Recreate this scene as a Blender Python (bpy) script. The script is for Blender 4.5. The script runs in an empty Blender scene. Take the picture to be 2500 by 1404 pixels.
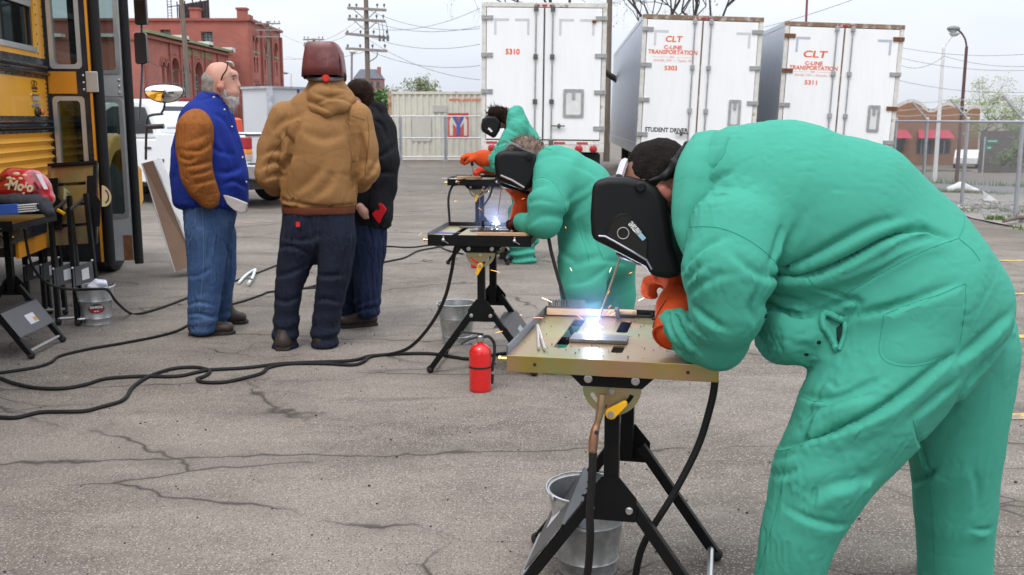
import bpy, bmesh, math, random
import numpy as np
from mathutils import Vector, Matrix, noise as mnoise
from mathutils.bvhtree import BVHTree
rnd = random.Random(7)
PI = math.pi
R = math.radians
S = bpy.context.scene
COL = S.collection

# ---------------------------------------------------------------- camera
FPX, PITCH, CAMZ = 2450.0, math.atan(410/2450), 1.45      # focal length in photo pixels, tilt, eye height
cd = bpy.data.cameras.new('camera'); cam = bpy.data.objects.new('camera', cd); COL.objects.link(cam)
cd.sensor_width = 36.0; cd.lens = 36.0*FPX/2500.0; cd.clip_start = .05; cd.clip_end = 3000
cam.location = (0, 0, CAMZ); cam.rotation_euler = (PI/2-PITCH, 0, 0); S.camera = cam
cd.dof.use_dof = True; cd.dof.focus_distance = 3.4; cd.dof.aperture_fstop = 10.0

# ---------------------------------------------------------------- overcast sky and weak sun
SUN_EL, SUN_AZ = R(60), R(196)           # azimuth clockwise from +Y
w = bpy.data.worlds.new('World'); S.world = w; w.use_nodes = True
nt = w.node_tree; N = nt.nodes; L = nt.links
bg = N['Background']; bg.inputs['Strength'].default_value = 0.11
sky = N.new('ShaderNodeTexSky'); sky.sky_type = 'NISHITA'; sky.sun_disc = False
sky.sun_elevation = SUN_EL; sky.sun_rotation = SUN_AZ; sky.dust_density = 4; sky.air_density = 1.0
tc = N.new('ShaderNodeTexCoord'); mp = N.new('ShaderNodeMapping'); mp.inputs['Scale'].default_value = (1, 1, 5)
cn = N.new('ShaderNodeTexNoise'); cn.inputs['Scale'].default_value = 2.2; cn.inputs['Detail'].default_value = 6
cr = N.new('ShaderNodeValToRGB'); cr.color_ramp.elements[0].position = .3; cr.color_ramp.elements[1].position = .72
cr.color_ramp.elements[0].color = (7.3, 7.95, 9.1, 1); cr.color_ramp.elements[1].color = (9.1, 9.3, 9.7, 1)   # cloud layer radiance
mx = N.new('ShaderNodeMixRGB'); mx.inputs[0].default_value = .88
L.new(tc.outputs['Generated'], mp.inputs[0]); L.new(mp.outputs[0], cn.inputs['Vector']); L.new(cn.outputs[0], cr.inputs[0])
sx = N.new('ShaderNodeSeparateXYZ'); L.new(tc.outputs['Generated'], sx.inputs[0])          # overcast sky: brighter towards the zenith
gr = N.new('ShaderNodeMapRange'); gr.inputs[1].default_value = 0; gr.inputs[2].default_value = 1; gr.inputs[3].default_value = .96; gr.inputs[4].default_value = 2.75; L.new(sx.outputs[2], gr.inputs[0])
ml = N.new('ShaderNodeVectorMath'); ml.operation = 'SCALE'; L.new(cr.outputs[0], ml.inputs[0]); L.new(gr.outputs[0], ml.inputs['Scale'])
L.new(sky.outputs[0], mx.inputs[1]); L.new(ml.outputs[0], mx.inputs[2]); L.new(mx.outputs[0], bg.inputs['Color'])
sd = bpy.data.lights.new('sun', 'SUN'); sun = bpy.data.objects.new('sun', sd); COL.objects.link(sun)
sd.energy = 1.4; sd.angle = R(16); sd.color = (1, .97, .92)
sun.rotation_euler = (PI/2-SUN_EL, 0, PI-SUN_AZ)
vs = S.view_settings; vs.view_transform = 'Standard'; vs.look = 'None'; vs.exposure = 0.0; vs.gamma = 1; vs.use_curve_mapping = False
S.cycles.use_denoising = True; S.cycles.max_bounces = 6; S.cycles.diffuse_bounces = 2; S.cycles.glossy_bounces = 3
S.cycles.transparent_max_bounces = 24; S.cycles.sample_clamp_indirect = 6; S.cycles.volume_bounces = 0
S.cycles.use_adaptive_sampling = True; S.cycles.adaptive_threshold = .02

# ---------------------------------------------------------------- placing helpers (survey of the photograph)
_c, _s = math.cos(PITCH), math.sin(PITCH)
def ray(px, py):
    u = (px-1250)/FPX; v = (702-py)/FPX
    return Vector((u, _c+v*_s, -_s+v*_c))
def P(px, py, Y):
    d = ray(px, py); return Vector((0, 0, CAMZ)) + d*(Y/d.y)
def sm(x, a, b):
    t = min(1, max(0, (x-a)/(b-a))); return t*t*(3-2*t)
def gz(x, y):                             # the lot is level near the tables and falls away to the east
    z = -.04*max(0, x-1)*sm(y, 8, 19) - .03*max(0, y-24)*sm(x, 4, 11)
    return max(z, -2.3)
def G(px, py, z=None):
    d = ray(px, py); zz = z if z is not None else 0
    for _ in range(1 if z is not None else 12):
        q = Vector((0, 0, CAMZ)) + d*((zz-CAMZ)/d.z)
        if z is None: zz = .5*zz+.5*gz(q.x, q.y)
    return q

# ---------------------------------------------------------------- materials
MATS = {}
def mat(name, col, rough=.6, metal=0, var=.12, vs=6, bump=0, bs=80, spec=.4, coat=0, col2=None, c2=(.5, .62), c2s=4, sheen=0, trans=0, alpha=1, emit=None, es=0, stretch=None, bw=.002):
    if name in MATS: return MATS[name]
    m = bpy.data.materials.new(name); m.use_nodes = True; MATS[name] = m
    N = m.node_tree.nodes; L = m.node_tree.links; b = N['Principled BSDF']
    b.inputs['Roughness'].default_value = rough; b.inputs['Metallic'].default_value = metal
    b.inputs['Specular IOR Level'].default_value = spec; b.inputs['Coat Weight'].default_value = coat
    b.inputs['Sheen Weight'].default_value = sheen; b.inputs['Transmission Weight'].default_value = trans
    b.inputs['Alpha'].default_value = alpha
    if emit: b.inputs['Emission Color'].default_value = (*emit, 1); b.inputs['Emission Strength'].default_value = es
    c = (*col, 1); b.inputs['Base Color'].default_value = c
    tc = N.new('ShaderNodeTexCoord'); src = tc.outputs['Object']
    if stretch:
        mp = N.new('ShaderNodeMapping'); mp.inputs['Scale'].default_value = stretch; L.new(src, mp.inputs[0]); src = mp.outputs[0]
    out = None
    if var:
        n = N.new('ShaderNodeTexNoise'); n.inputs['Scale'].default_value = vs; n.inputs['Detail'].default_value = 4; n.inputs['Roughness'].default_value = .62
        L.new(src, n.inputs['Vector'])
        mr = N.new('ShaderNodeMapRange'); mr.inputs[1].default_value = .28; mr.inputs[2].default_value = .72
        mr.inputs[3].default_value = 1-var; mr.inputs[4].default_value = 1+var; L.new(n.outputs[0], mr.inputs[0])
        mu = N.new('ShaderNodeMixRGB'); mu.blend_type = 'MULTIPLY'; mu.inputs[0].default_value = 1; mu.inputs[1].default_value = c
        L.new(mr.outputs[0], mu.inputs[2]); out = mu.outputs[0]
        rr = N.new('ShaderNodeMapRange'); rr.inputs[3].default_value = max(0, rough-.09); rr.inputs[4].default_value = min(1, rough+.09)
        L.new(n.outputs[0], rr.inputs[0]); L.new(rr.outputs[0], b.inputs['Roughness'])
    if col2:
        n2 = N.new('ShaderNodeTexNoise'); n2.inputs['Scale'].default_value = c2s; n2.inputs['Detail'].default_value = 5; n2.inputs['Roughness'].default_value = .68
        L.new(src, n2.inputs['Vector'])
        mr = N.new('ShaderNodeMapRange'); mr.inputs[1].default_value = c2[0]; mr.inputs[2].default_value = c2[1]; L.new(n2.outputs[0], mr.inputs[0])
        mi = N.new('ShaderNodeMixRGB'); mi.inputs[1].default_value = c; mi.inputs[2].default_value = (*col2, 1)
        if out: L.new(out, mi.inputs[1])
        L.new(mr.outputs[0], mi.inputs[0]); out = mi.outputs[0]
    if out: L.new(out, b.inputs['Base Color'])
    if bump:
        n = N.new('ShaderNodeTexNoise'); n.inputs['Scale'].default_value = bs; n.inputs['Detail'].default_value = 3
        L.new(src, n.inputs['Vector'])
        bu = N.new('ShaderNodeBump'); bu.inputs['Strength'].default_value = bump; bu.inputs['Distance'].default_value = bw
        L.new(n.outputs[0], bu.inputs['Height']); L.new(bu.outputs[0], b.inputs['Normal'])
    return m

def glass(name, tint=(.75, .8, .8), dark=.35, rough=.03):
    if name in MATS: return MATS[name]
    m = bpy.data.materials.new(name); m.use_nodes = True; MATS[name] = m
    N = m.node_tree.nodes; L = m.node_tree.links
    t = N.new('ShaderNodeBsdfTransparent'); t.inputs[0].default_value = (*[q*(1-dark) for q in tint], 1)
    g = N.new('ShaderNodeBsdfGlossy'); g.inputs['Roughness'].default_value = rough
    f = N.new('ShaderNodeFresnel'); f.inputs[0].default_value = 1.5
    x = N.new('ShaderNodeMixShader'); L.new(f.outputs[0], x.inputs[0]); L.new(t.outputs[0], x.inputs[1]); L.new(g.outputs[0], x.inputs[2])
    L.new(x.outputs[0], N['Material Output'].inputs[0]); N.remove(N['Principled BSDF'])
    return m

# ---------------------------------------------------------------- objects
def tag(o, label=None, cat=None, group=None, kind=None):
    if label: o['label'] = label
    if cat: o['category'] = cat
    if group: o['group'] = group
    if kind: o['kind'] = kind
    return o
def thing(name, label, cat, loc=(0, 0, 0), rz=0, group=None, local=False, rx=0, ry=0):
    o = bpy.data.objects.new(name, None); COL.objects.link(o); o.empty_display_size = .1
    o.location = loc; o.rotation_euler = (rx, ry, rz)
    o['local'] = 1 if local else 0
    return tag(o, label, cat, group)
def link(name, me, m=None, parent=None):
    o = bpy.data.objects.new(name, me); COL.objects.link(o)
    if m is not None and not me.materials: me.materials.append(m)
    if parent is not None:
        o.parent = parent
        r = parent
        if not r.get('local', 1):
            if r.parent is None:
                o.matrix_parent_inverse = Matrix.LocRotScale(r.location, r.rotation_euler, None).inverted()
    return o
def clone(o, parent=None, **kw):
    c = o.copy(); COL.objects.link(c)
    if parent is not None: c.parent = parent
    for ch in o.children: clone(ch, c)
    for k, v in kw.items(): c[k] = v
    return c

class MB:
    def __init__(s): s.v = []; s.f = []; s.mi = []; s.cur = 0
    def add(s, vs, fs):
        b = len(s.v); s.v += [tuple(q) for q in vs]; s.f += [tuple(i+b for i in q) for q in fs]; s.mi += [s.cur]*len(fs); return s
    def box(s, c, d, rot=None):
        c = Vector(c); h = Vector(d)/2
        vs = [Vector((x*h.x, y*h.y, z*h.z)) for x in (-1, 1) for y in (-1, 1) for z in (-1, 1)]
        if rot is not None: vs = [rot @ q for q in vs]
        return s.add([c+q for q in vs], [(0, 1, 3, 2), (4, 6, 7, 5), (0, 4, 5, 1), (2, 3, 7, 6), (0, 2, 6, 4), (1, 5, 7, 3)])
    def bb(s, a, b): return s.box([(a[i]+b[i])/2 for i in range(3)], [abs(b[i]-a[i]) for i in range(3)])
    def beam(s, a, b, w, h, up=(0, 0, 1)):
        a = Vector(a); b = Vector(b); d = b-a; z = d.normalized(); u = Vector(up)
        if abs(z.dot(u)) > .98: u = Vector((0, 1, 0))
        x = z.cross(u).normalized(); y = x.cross(z)
        return s.box((a+b)/2, (w, h, d.length), Matrix((x, y, z)).transposed())
    def tube(s, pts, r, n=8, caps=True, closed=False):
        pts = [Vector(q) for q in pts]; m = len(pts); rs = r if isinstance(r, (list, tuple)) else [r]*m
        vs = []; prev = None
        for i, q in enumerate(pts):
            t = (pts[(i+1) % m]-pts[i-1]) if closed else pts[min(i+1, m-1)]-pts[max(i-1, 0)]
            t = t.normalized() if t.length > 1e-9 else Vector((0, 0, 1))
            if prev is None:
                u = Vector((0, 0, 1)) if abs(t.z) < .9 else Vector((1, 0, 0)); x = t.cross(u).normalized()
            else:
                x = prev-t*prev.dot(t); x = x.normalized() if x.length > 1e-6 else t.orthogonal().normalized()
            prev = x; y = t.cross(x)
            for k in range(n):
                a = 2*PI*k/n; vs.append(q+(x*math.cos(a)+y*math.sin(a))*rs[i])
        fs = [(i*n+k, i*n+(k+1) % n, (i+1) % m*n+(k+1) % n, (i+1) % m*n+k) for i in range(m if closed else m-1) for k in range(n)]
        if caps and not closed: fs += [tuple(range(n-1, -1, -1)), tuple((m-1)*n+k for k in range(n))]
        return s.add(vs, fs)
    def lathe(s, prof, n=24, c=(0, 0, 0), M=None, caps=True):
        c = Vector(c); vs = []
        for (r, z) in prof:
            for k in range(n):
                a = 2*PI*k/n; q = Vector((r*math.cos(a), r*math.sin(a), z)); vs.append(c+(M @ q if M else q))
        m = len(prof)
        fs = [(i*n+k, i*n+(k+1) % n, (i+1)*n+(k+1) % n, (i+1)*n+k) for i in range(m-1) for k in range(n)]
        if caps: fs += [tuple(range(n-1, -1, -1)), tuple((m-1)*n+k for k in range(n))]
        return s.add(vs, fs)
    def prism(s, poly, M, t):            # 2-D outline in the frame M, thickness t along its z (centred)
        n = len(poly); M = Matrix(M) if not isinstance(M, Matrix) else M
        vs = [M @ Vector((x, y, -t/2)) for x, y in poly]+[M @ Vector((x, y, t/2)) for x, y in poly]
        return s.add(vs, [tuple(range(n-1, -1, -1)), tuple(range(n, 2*n))]+[(i, (i+1) % n, n+(i+1) % n, n+i) for i in range(n)])
    def ball(s, c, r, n=10, m=6, sc=(1, 1, 1), M=None):
        pr = [(max(1e-4, r*math.sin(PI*i/m)), -r*math.cos(PI*i/m)) for i in range(m+1)]
        q = Matrix.Diagonal((*sc, 1)).to_3x3()
        return s.lathe(pr, n, c, (M @ q) if M else q)
    def mesh(s, name='m', mats=(), smooth=False):
        me = bpy.data.meshes.new(name); me.from_pydata(s.v, [], s.f)
        for m in mats: me.materials.append(m)
        if len(mats) > 1: me.polygons.foreach_set('material_index', s.mi)
        if smooth: me.polygons.foreach_set('use_smooth', [True]*len(me.polygons)); me.set_sharp_from_angle(angle=R(smooth if smooth > 1 else 40))
        me.validate(); me.update(); return me
    def build(s, name, m, parent=None, smooth=False, bevel=0, fix=True):
        ms = m if isinstance(m, (list, tuple)) else [m]
        me = s.mesh(name, ms, smooth)
        if fix:
            bm = bmesh.new(); bm.from_mesh(me); bmesh.ops.recalc_face_normals(bm, faces=bm.faces); bm.to_mesh(me); bm.free()
        o = link(name, me, None, parent)
        if bevel:
            q = o.modifiers.new('bevel', 'BEVEL'); q.width = bevel; q.segments = 2; q.limit_method = 'ANGLE'; q.angle_limit = R(40)
        return o

def frame(o, x, y):                       # 4x4 frame from origin and two directions
    x = Vector(x).normalized(); z = x.cross(Vector(y)).normalized(); y = z.cross(x)
    M = Matrix((x, y, z)).transposed().to_4x4(); M.translation = Vector(o); return M
def spline(pts, n=6):
    pts = [Vector(p) for p in pts]; out = []
    for i in range(len(pts)-1):
        a, b, c, d = pts[max(i-1, 0)], pts[i], pts[i+1], pts[min(i+2, len(pts)-1)]
        for k in range(n):
            t = k/n; out.append(.5*((2*b)+(c-a)*t+(2*a-5*b+4*c-d)*t*t+(3*b-a-3*c+d)*t**3))
    return out+[pts[-1]]
def rrect(w, h, r, n=4, cx=0, cy=0):
    out = []
    for (sx, sy, a0) in ((1, 1, 0), (-1, 1, 90), (-1, -1, 180), (1, -1, 270)):
        for k in range(n+1):
            a = R(a0+90*k/n); out.append((cx+sx*(w/2-r)+r*math.cos(a), cy+sy*(h/2-r)+r*math.sin(a)))
    return out
def text_mesh(body, size, bold=0, ext=.001, shear=0, spacing=1.0, width=None, align='CENTER'):
    cu = bpy.data.curves.new('t', 'FONT'); cu.body = body; cu.size = size; cu.offset = bold; cu.extrude = ext; cu.shear = shear
    cu.space_character = spacing; cu.align_x = align; cu.align_y = 'CENTER'; cu.resolution_u = 3
    o = bpy.data.objects.new('t', cu); COL.objects.link(o)
    me = bpy.data.meshes.new_from_object(o); bpy.data.objects.remove(o); bpy.data.curves.remove(cu)
    if width and len(me.vertices):
        xs = [v.co.x for v in me.vertices]; k = width/max(1e-6, max(xs)-min(xs))
        for v in me.vertices: v.co.x *= k
    return me
def text(name, body, size, M, m, parent, **kw):
    me = text_mesh(body, size, **kw); me.transform(M); me.materials.clear()
    return link(name, me, m, parent)
# ---------------------------------------------------------------- bodies and clothes: one continuous skin grown round limb chains
class Body:
    def __init__(s): s.ch = []
    def chain(s, pts, rads, side=(0, 1, 0), k=.04, sub=False):
        pts = [np.array(tuple(p), float) for p in pts]
        rads = [(q, q) if not isinstance(q, (tuple, list)) else q for q in rads]
        s.ch.append((pts, rads, np.array(tuple(side), float), k, sub)); return s
    @staticmethod
    def seg(X, a, b, ra, rb, side):
        d = b-a; Ln = np.linalg.norm(d)+1e-9; ax = d/Ln
        e1 = side-ax*side.dot(ax); n1 = np.linalg.norm(e1)
        if n1 < 1e-4: e1 = np.cross(ax, [1., .2, 0]); n1 = np.linalg.norm(e1)
        e1 /= n1; e2 = np.cross(ax, e1)
        q = X-a; h = np.clip((q@ax)/Ln, 0, 1); q = q-h[..., None]*d
        r1 = ra[0]+(rb[0]-ra[0])*h; r2 = ra[1]+(rb[1]-ra[1])*h
        s1 = q@e1; s2 = q@e2; sa = q@ax
        rr = np.sqrt(s1*s1+s2*s2+sa*sa)+1e-9; rm = np.minimum(r1, r2)
        m = np.sqrt((s1/r1)**2+(s2/r2)**2+(sa/rm)**2)+1e-9
        return rr-rr/m
    def field(s, h, pad=.05):
        lo = np.min([np.min([p-max(r) for p, r in zip(c[0], c[1])], axis=0) for c in s.ch if not c[4]], axis=0)-pad
        hi = np.max([np.max([p+max(r) for p, r in zip(c[0], c[1])], axis=0) for c in s.ch if not c[4]], axis=0)+pad
        n = np.ceil((hi-lo)/h).astype(int)+1
        F = np.full(n, .3, np.float32)
        for pts, rads, side, k, sub in s.ch:
            C = None
            l = np.min([p-max(r) for p, r in zip(pts, rads)], axis=0)-pad*1.6; u = np.max([p+max(r) for p, r in zip(pts, rads)], axis=0)+pad*1.6
            i0 = np.maximum(0, np.floor((l-lo)/h).astype(int)); i1 = np.minimum(n, np.ceil((u-lo)/h).astype(int)+1)
            if np.any(i1 <= i0): continue
            g = [lo[j]+h*np.arange(i0[j], i1[j]) for j in range(3)]
            X = np.stack(np.meshgrid(*g, indexing='ij'), -1)
            for i in range(max(1, len(pts)-1)):
                j = min(i+1, len(pts)-1)
                d = s.seg(X, pts[i], pts[j], rads[i], rads[j], side)
                if C is None: C = d
                else:
                    kk = .02; hh = np.maximum(kk-np.abs(C-d), 0)/kk; C = np.minimum(C, d)-hh*hh*kk/4
            sl = tuple(slice(i0[j], i1[j]) for j in range(3)); A = F[sl]
            if sub:
                C = -C; hh = np.maximum(k-np.abs(A-C), 0)/k; F[sl] = np.maximum(A, C)+hh*hh*k/4
            else:
                hh = np.maximum(k-np.abs(A-C), 0)/k; F[sl] = np.minimum(A, C)-hh*hh*k/4
        return F, lo
    def grow(s, h=.012, smooth=2, cut=None):
        F, lo = s.field(h)
        if cut is not None:
            g = [lo[j]+h*np.arange(F.shape[j]) for j in range(3)]
            X = np.stack(np.meshgrid(*g, indexing='ij'), -1)
            for (c, nrm) in cut: F = np.maximum(F, (X-np.array(tuple(c)))@np.array(tuple(nrm)))
        V, Q = nets(F); V = lo+V*h
        return relax(V, Q, smooth), Q
def nets(F):
    nx, ny, nz = F.shape; I = F < 0
    corner = [(i, j, k) for i in (0, 1) for j in (0, 1) for k in (0, 1)]
    cs = np.zeros((nx-1, ny-1, nz-1), np.int8)
    for (i, j, k) in corner: cs += I[i:nx-1+i, j:ny-1+j, k:nz-1+k]
    act = (cs > 0) & (cs < 8); idx = np.argwhere(act)
    vid = np.full(act.shape, -1, np.int64); vid[act] = np.arange(len(idx))
    acc = np.zeros((len(idx), 3)); cnt = np.zeros(len(idx))
    for a in range(8):
        for ax in range(3):
            ca = corner[a]
            if ca[ax]: continue
            cb = list(ca); cb[ax] = 1
            fa = F[tuple((idx+np.array(ca)).T)]; fb = F[tuple((idx+np.array(cb)).T)]
            m = (fa < 0) != (fb < 0); t = np.where(m, fa/(fa-fb+1e-12), 0)
            p = np.tile(np.array(ca, float), (len(idx), 1)); p[:, ax] = t
            acc[m] += p[m]; cnt[m] += 1
    V = idx+acc/np.maximum(cnt, 1)[:, None]; Q = []
    for ax in range(3):
        o1, o2 = [(1, 2), (2, 0), (0, 1)][ax]
        sl = [slice(1, -1)]*3; sl[ax] = slice(0, -1); sl2 = list(sl); sl2[ax] = slice(1, None)
        A = I[tuple(sl)]; B = I[tuple(sl2)]
        for fl in (0, 1):
            e = np.argwhere((A & ~B) if fl == 0 else (~A & B))
            e = e+1; e[:, ax] -= 1
            d1 = np.zeros(3, int); d1[o1] = 1; d2 = np.zeros(3, int); d2[o2] = 1
            q = np.stack([vid[tuple((e-d1-d2).T)], vid[tuple((e-d2).T)], vid[tuple(e.T)], vid[tuple((e-d1).T)]], 1)
            Q.append(q if fl == 0 else q[:, ::-1])
    return V, np.concatenate(Q)
def relax(V, Q, it, lam=.5):
    E = np.concatenate([Q[:, [0, 1]], Q[:, [1, 2]], Q[:, [2, 3]], Q[:, [3, 0]]])
    deg = np.bincount(E.ravel(), minlength=len(V)).astype(float)
    for i in range(it*2):
        A = np.stack([np.bincount(E[:, 0], V[E[:, 1], j], len(V))+np.bincount(E[:, 1], V[E[:, 0], j], len(V)) for j in range(3)], 1)
        V = V+(lam if i % 2 == 0 else -lam*.92)*(A/np.maximum(deg, 1)[:, None]-V)
    return V
def vnorm(V, Q):
    n = np.cross(V[Q[:, 2]]-V[Q[:, 0]], V[Q[:, 3]]-V[Q[:, 1]]); out = np.zeros_like(V)
    for k in range(4):
        for j in range(3): out[:, j] += np.bincount(Q[:, k], n[:, j], len(V))
    return out/(np.linalg.norm(out, axis=1)[:, None]+1e-12)
def bvh_of(V, Q): return BVHTree.FromPolygons([tuple(v) for v in V.tolist()], Q.tolist())
def onto(bvh, px, py):                    # the point of a surface that the photograph shows at a pixel
    d = ray(px, py).normalized(); r = bvh.ray_cast(Vector((0, 0, CAMZ)), d)
    return r[0], r[1]
def curve_on(bvh, pix, n=6):
    out = []
    for q in spline([(x, y, 0) for x, y in pix], n):
        p, nn = onto(bvh, q.x, q.y)
        if p is not None: out.append((p, nn))
    return out
def fold(V, Nn, bvh, pix, wd=.02, amp=.01, mode='fold', taper=True):
    c = curve_on(bvh, pix)
    if len(c) < 2: return V
    pts = np.array([tuple(p) for p, _ in c]); nn = np.array([tuple(q) for _, q in c])
    lo = pts.min(0)-wd*4; hi = pts.max(0)+wd*4
    sel = np.where(np.all((V > lo) & (V < hi), axis=1))[0]
    if not len(sel): return V
    X = V[sel]; best = np.full(len(sel), 1e9); sg = np.zeros(len(sel)); tt = np.zeros(len(sel)); m = len(pts)
    for i in range(m-1):
        a, b = pts[i], pts[i+1]; d = b-a; l2 = d.dot(d)+1e-12
        h = np.clip(((X-a)@d)/l2, 0, 1); q = X-a-h[:, None]*d; r = np.linalg.norm(q, axis=1)
        sd = np.cross(d/np.sqrt(l2), nn[i]); u = r < best
        best[u] = r[u]; sg[u] = (q@sd)[u]; tt[u] = ((i+h)/(m-1))[u]
    s = sg; tp = np.sin(PI*np.clip(tt*.9+.05, 0, 1))**.7 if taper else np.ones(len(tt))
    far = np.exp(-np.maximum(best-np.abs(s), 0)**2/(wd*.8)**2)
    if mode == 'fold':
        Hh = 1/(1+np.exp(-np.clip(s/(.16*wd), -30, 30))); f = Hh*.62*np.exp(-((s-.2*wd)/(2.3*wd))**2)-(1-Hh)*.85*np.exp(-((s+.25*wd)/(.85*wd))**2)
    elif mode == 'ridge': f = np.exp(-(s/wd)**2)
    elif mode == 'step': f = np.tanh(s/(wd*.4))*np.exp(-(s/(wd*2))**2)
    else: f = -np.exp(-(s/wd)**2)
    V = V.copy(); V[sel] += Nn[sel]*(amp*f*tp*far)[:, None]
    return V
def npnoise(X, sc, seed=0, octv=3):
    r = np.random.RandomState(seed); out = np.zeros(len(X)); a = 1
    for o in range(octv):
        for k in range(5):
            d = r.normal(size=3)*sc*(2**o); out += a*np.sin(X@d+r.uniform(0, 6.28)+1.3*np.sin(X@(r.normal(size=3)*sc*(2**o)*.6)))/5
        a *= .5
    return out
def skin(name, V, Q, m, parent, subsurf=0):
    me = bpy.data.meshes.new(name); me.vertices.add(len(V)); me.vertices.foreach_set('co', V.astype(np.float32).ravel())
    me.loops.add(len(Q)*4); me.polygons.add(len(Q)); me.loops.foreach_set('vertex_index', Q.astype(np.int32).ravel())
    me.polygons.foreach_set('loop_start', np.arange(0, len(Q)*4, 4, dtype=np.int32)); me.polygons.foreach_set('use_smooth', np.ones(len(Q), bool))
    me.update(); me.validate(); me.materials.append(m)
    o = link(name, me, None, parent)
    if subsurf: q = o.modifiers.new('s', 'SUBSURF'); q.levels = q.render_levels = subsurf
    return o
def seam(bvh, pix, m, parent, r=.0014, name='seam', n=8):
    c = curve_on(bvh, pix, n)
    if len(c) < 2: return None
    return MB().tube([p+q*.0004 for p, q in c], r, 5).build(name, m, parent, smooth=True)
def patch(bvh, outline, m, parent, name='pocket', t=.004, n=14):   # a stitched-on pocket following the cloth
    xs = [p[0] for p in outline]; ys = [p[1] for p in outline]; me = MB(); k = len(outline)
    cx, cy = sum(xs)/k, sum(ys)/k; rings = 7; vs = []; ok = True
    for i in range(rings+1):
        f = i/rings
        for (x, y) in outline:
            p, q = onto(bvh, cx+(x-cx)*f, cy+(y-cy)*f)
            if p is None: return None
            vs.append(p+q*(t if i < rings else -.002))
    fs = [(i*k+j, i*k+(j+1) % k, (i+1)*k+(j+1) % k, (i+1)*k+j) for i in range(rings) for j in range(k)]
    me.add(vs, fs); return me.build(name, m, parent, smooth=60)

def subdiv(V, Q):
    E = np.concatenate([Q[:, [0, 1]], Q[:, [1, 2]], Q[:, [2, 3]], Q[:, [3, 0]]]); Es = np.sort(E, 1)
    U, inv = np.unique(Es, axis=0, return_inverse=True); inv = inv.reshape(-1); n = len(V); m = len(Q)
    W = np.concatenate([V, (V[U[:, 0]]+V[U[:, 1]])/2, V[Q].mean(1)])
    e = [n+inv[i*m:(i+1)*m] for i in range(4)]; c = n+len(U)+np.arange(m)
    q = np.concatenate([np.stack([Q[:, 0], e[0], c, e[3]], 1), np.stack([e[0], Q[:, 1], e[1], c], 1), np.stack([c, e[1], Q[:, 2], e[2]], 1), np.stack([e[3], c, e[2], Q[:, 3]], 1)])
    return W, q
def drape(V, Q, frames=12, grow=.05, gap=.018, pin=None, bend=.06, tension=25, grav=1.0, q=2):
    """lets a garment settle on its wearer so that the cloth hangs and creases by itself"""
    C = relax(V, Q, 2)-vnorm(V, Q)*gap
    def tmp(W, nm):
        me = bpy.data.meshes.new(nm); me.from_pydata(W.tolist(), [], Q.tolist()); o = bpy.data.objects.new(nm, me); COL.objects.link(o); return o
    o = tmp(V, 'tmp_cloth'); co = tmp(C, 'tmp_body'); co.modifiers.new('c', 'COLLISION'); k = co.collision
    k.thickness_outer = .006; k.cloth_friction = 10; k.damping = .5
    m = o.modifiers.new('cl', 'CLOTH'); s = m.settings
    if pin is not None:
        g = o.vertex_groups.new(name='pin')
        for i in np.where(pin(V))[0]: g.add([int(i)], 1.0, 'REPLACE')
        s.vertex_group_mass = 'pin'
    s.quality = q; s.mass = .3; s.tension_stiffness = s.compression_stiffness = tension; s.shear_stiffness = 5; s.bending_stiffness = bend
    s.shrink_min = s.shrink_max = -grow; s.effector_weights.gravity = grav
    m.collision_settings.distance_min = .006; m.collision_settings.collision_quality = 2; m.collision_settings.use_self_collision = False
    m.point_cache.frame_start = 1; m.point_cache.frame_end = frames
    for f in range(1, frames+1): S.frame_set(f)
    ev = o.evaluated_get(bpy.context.evaluated_depsgraph_get()); W = np.empty(len(V)*3, np.float32); ev.data.vertices.foreach_get('co', W)
    bpy.data.objects.remove(o); bpy.data.objects.remove(co); S.frame_set(1); W = W.reshape(-1, 3).astype(float)
    D = W-V; l = np.linalg.norm(D, axis=1, keepdims=True); return V+D*np.minimum(1, .06/np.maximum(l, 1e-9))

def crisp(V, Q, k, it=7):
    """deepens the creases a garment already has"""
    E = np.concatenate([Q[:, [0, 1]], Q[:, [1, 2]], Q[:, [2, 3]], Q[:, [3, 0]]]); deg = np.bincount(E.ravel(), minlength=len(V)).astype(float); W = V
    for _ in range(it):
        A = np.stack([np.bincount(E[:, 0], W[E[:, 1], j], len(V))+np.bincount(E[:, 1], W[E[:, 0], j], len(V)) for j in range(3)], 1); W = W+.6*(A/np.maximum(deg, 1)[:, None]-W)
    return V+np.clip(k*(V-W), -.02, .02)
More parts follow.
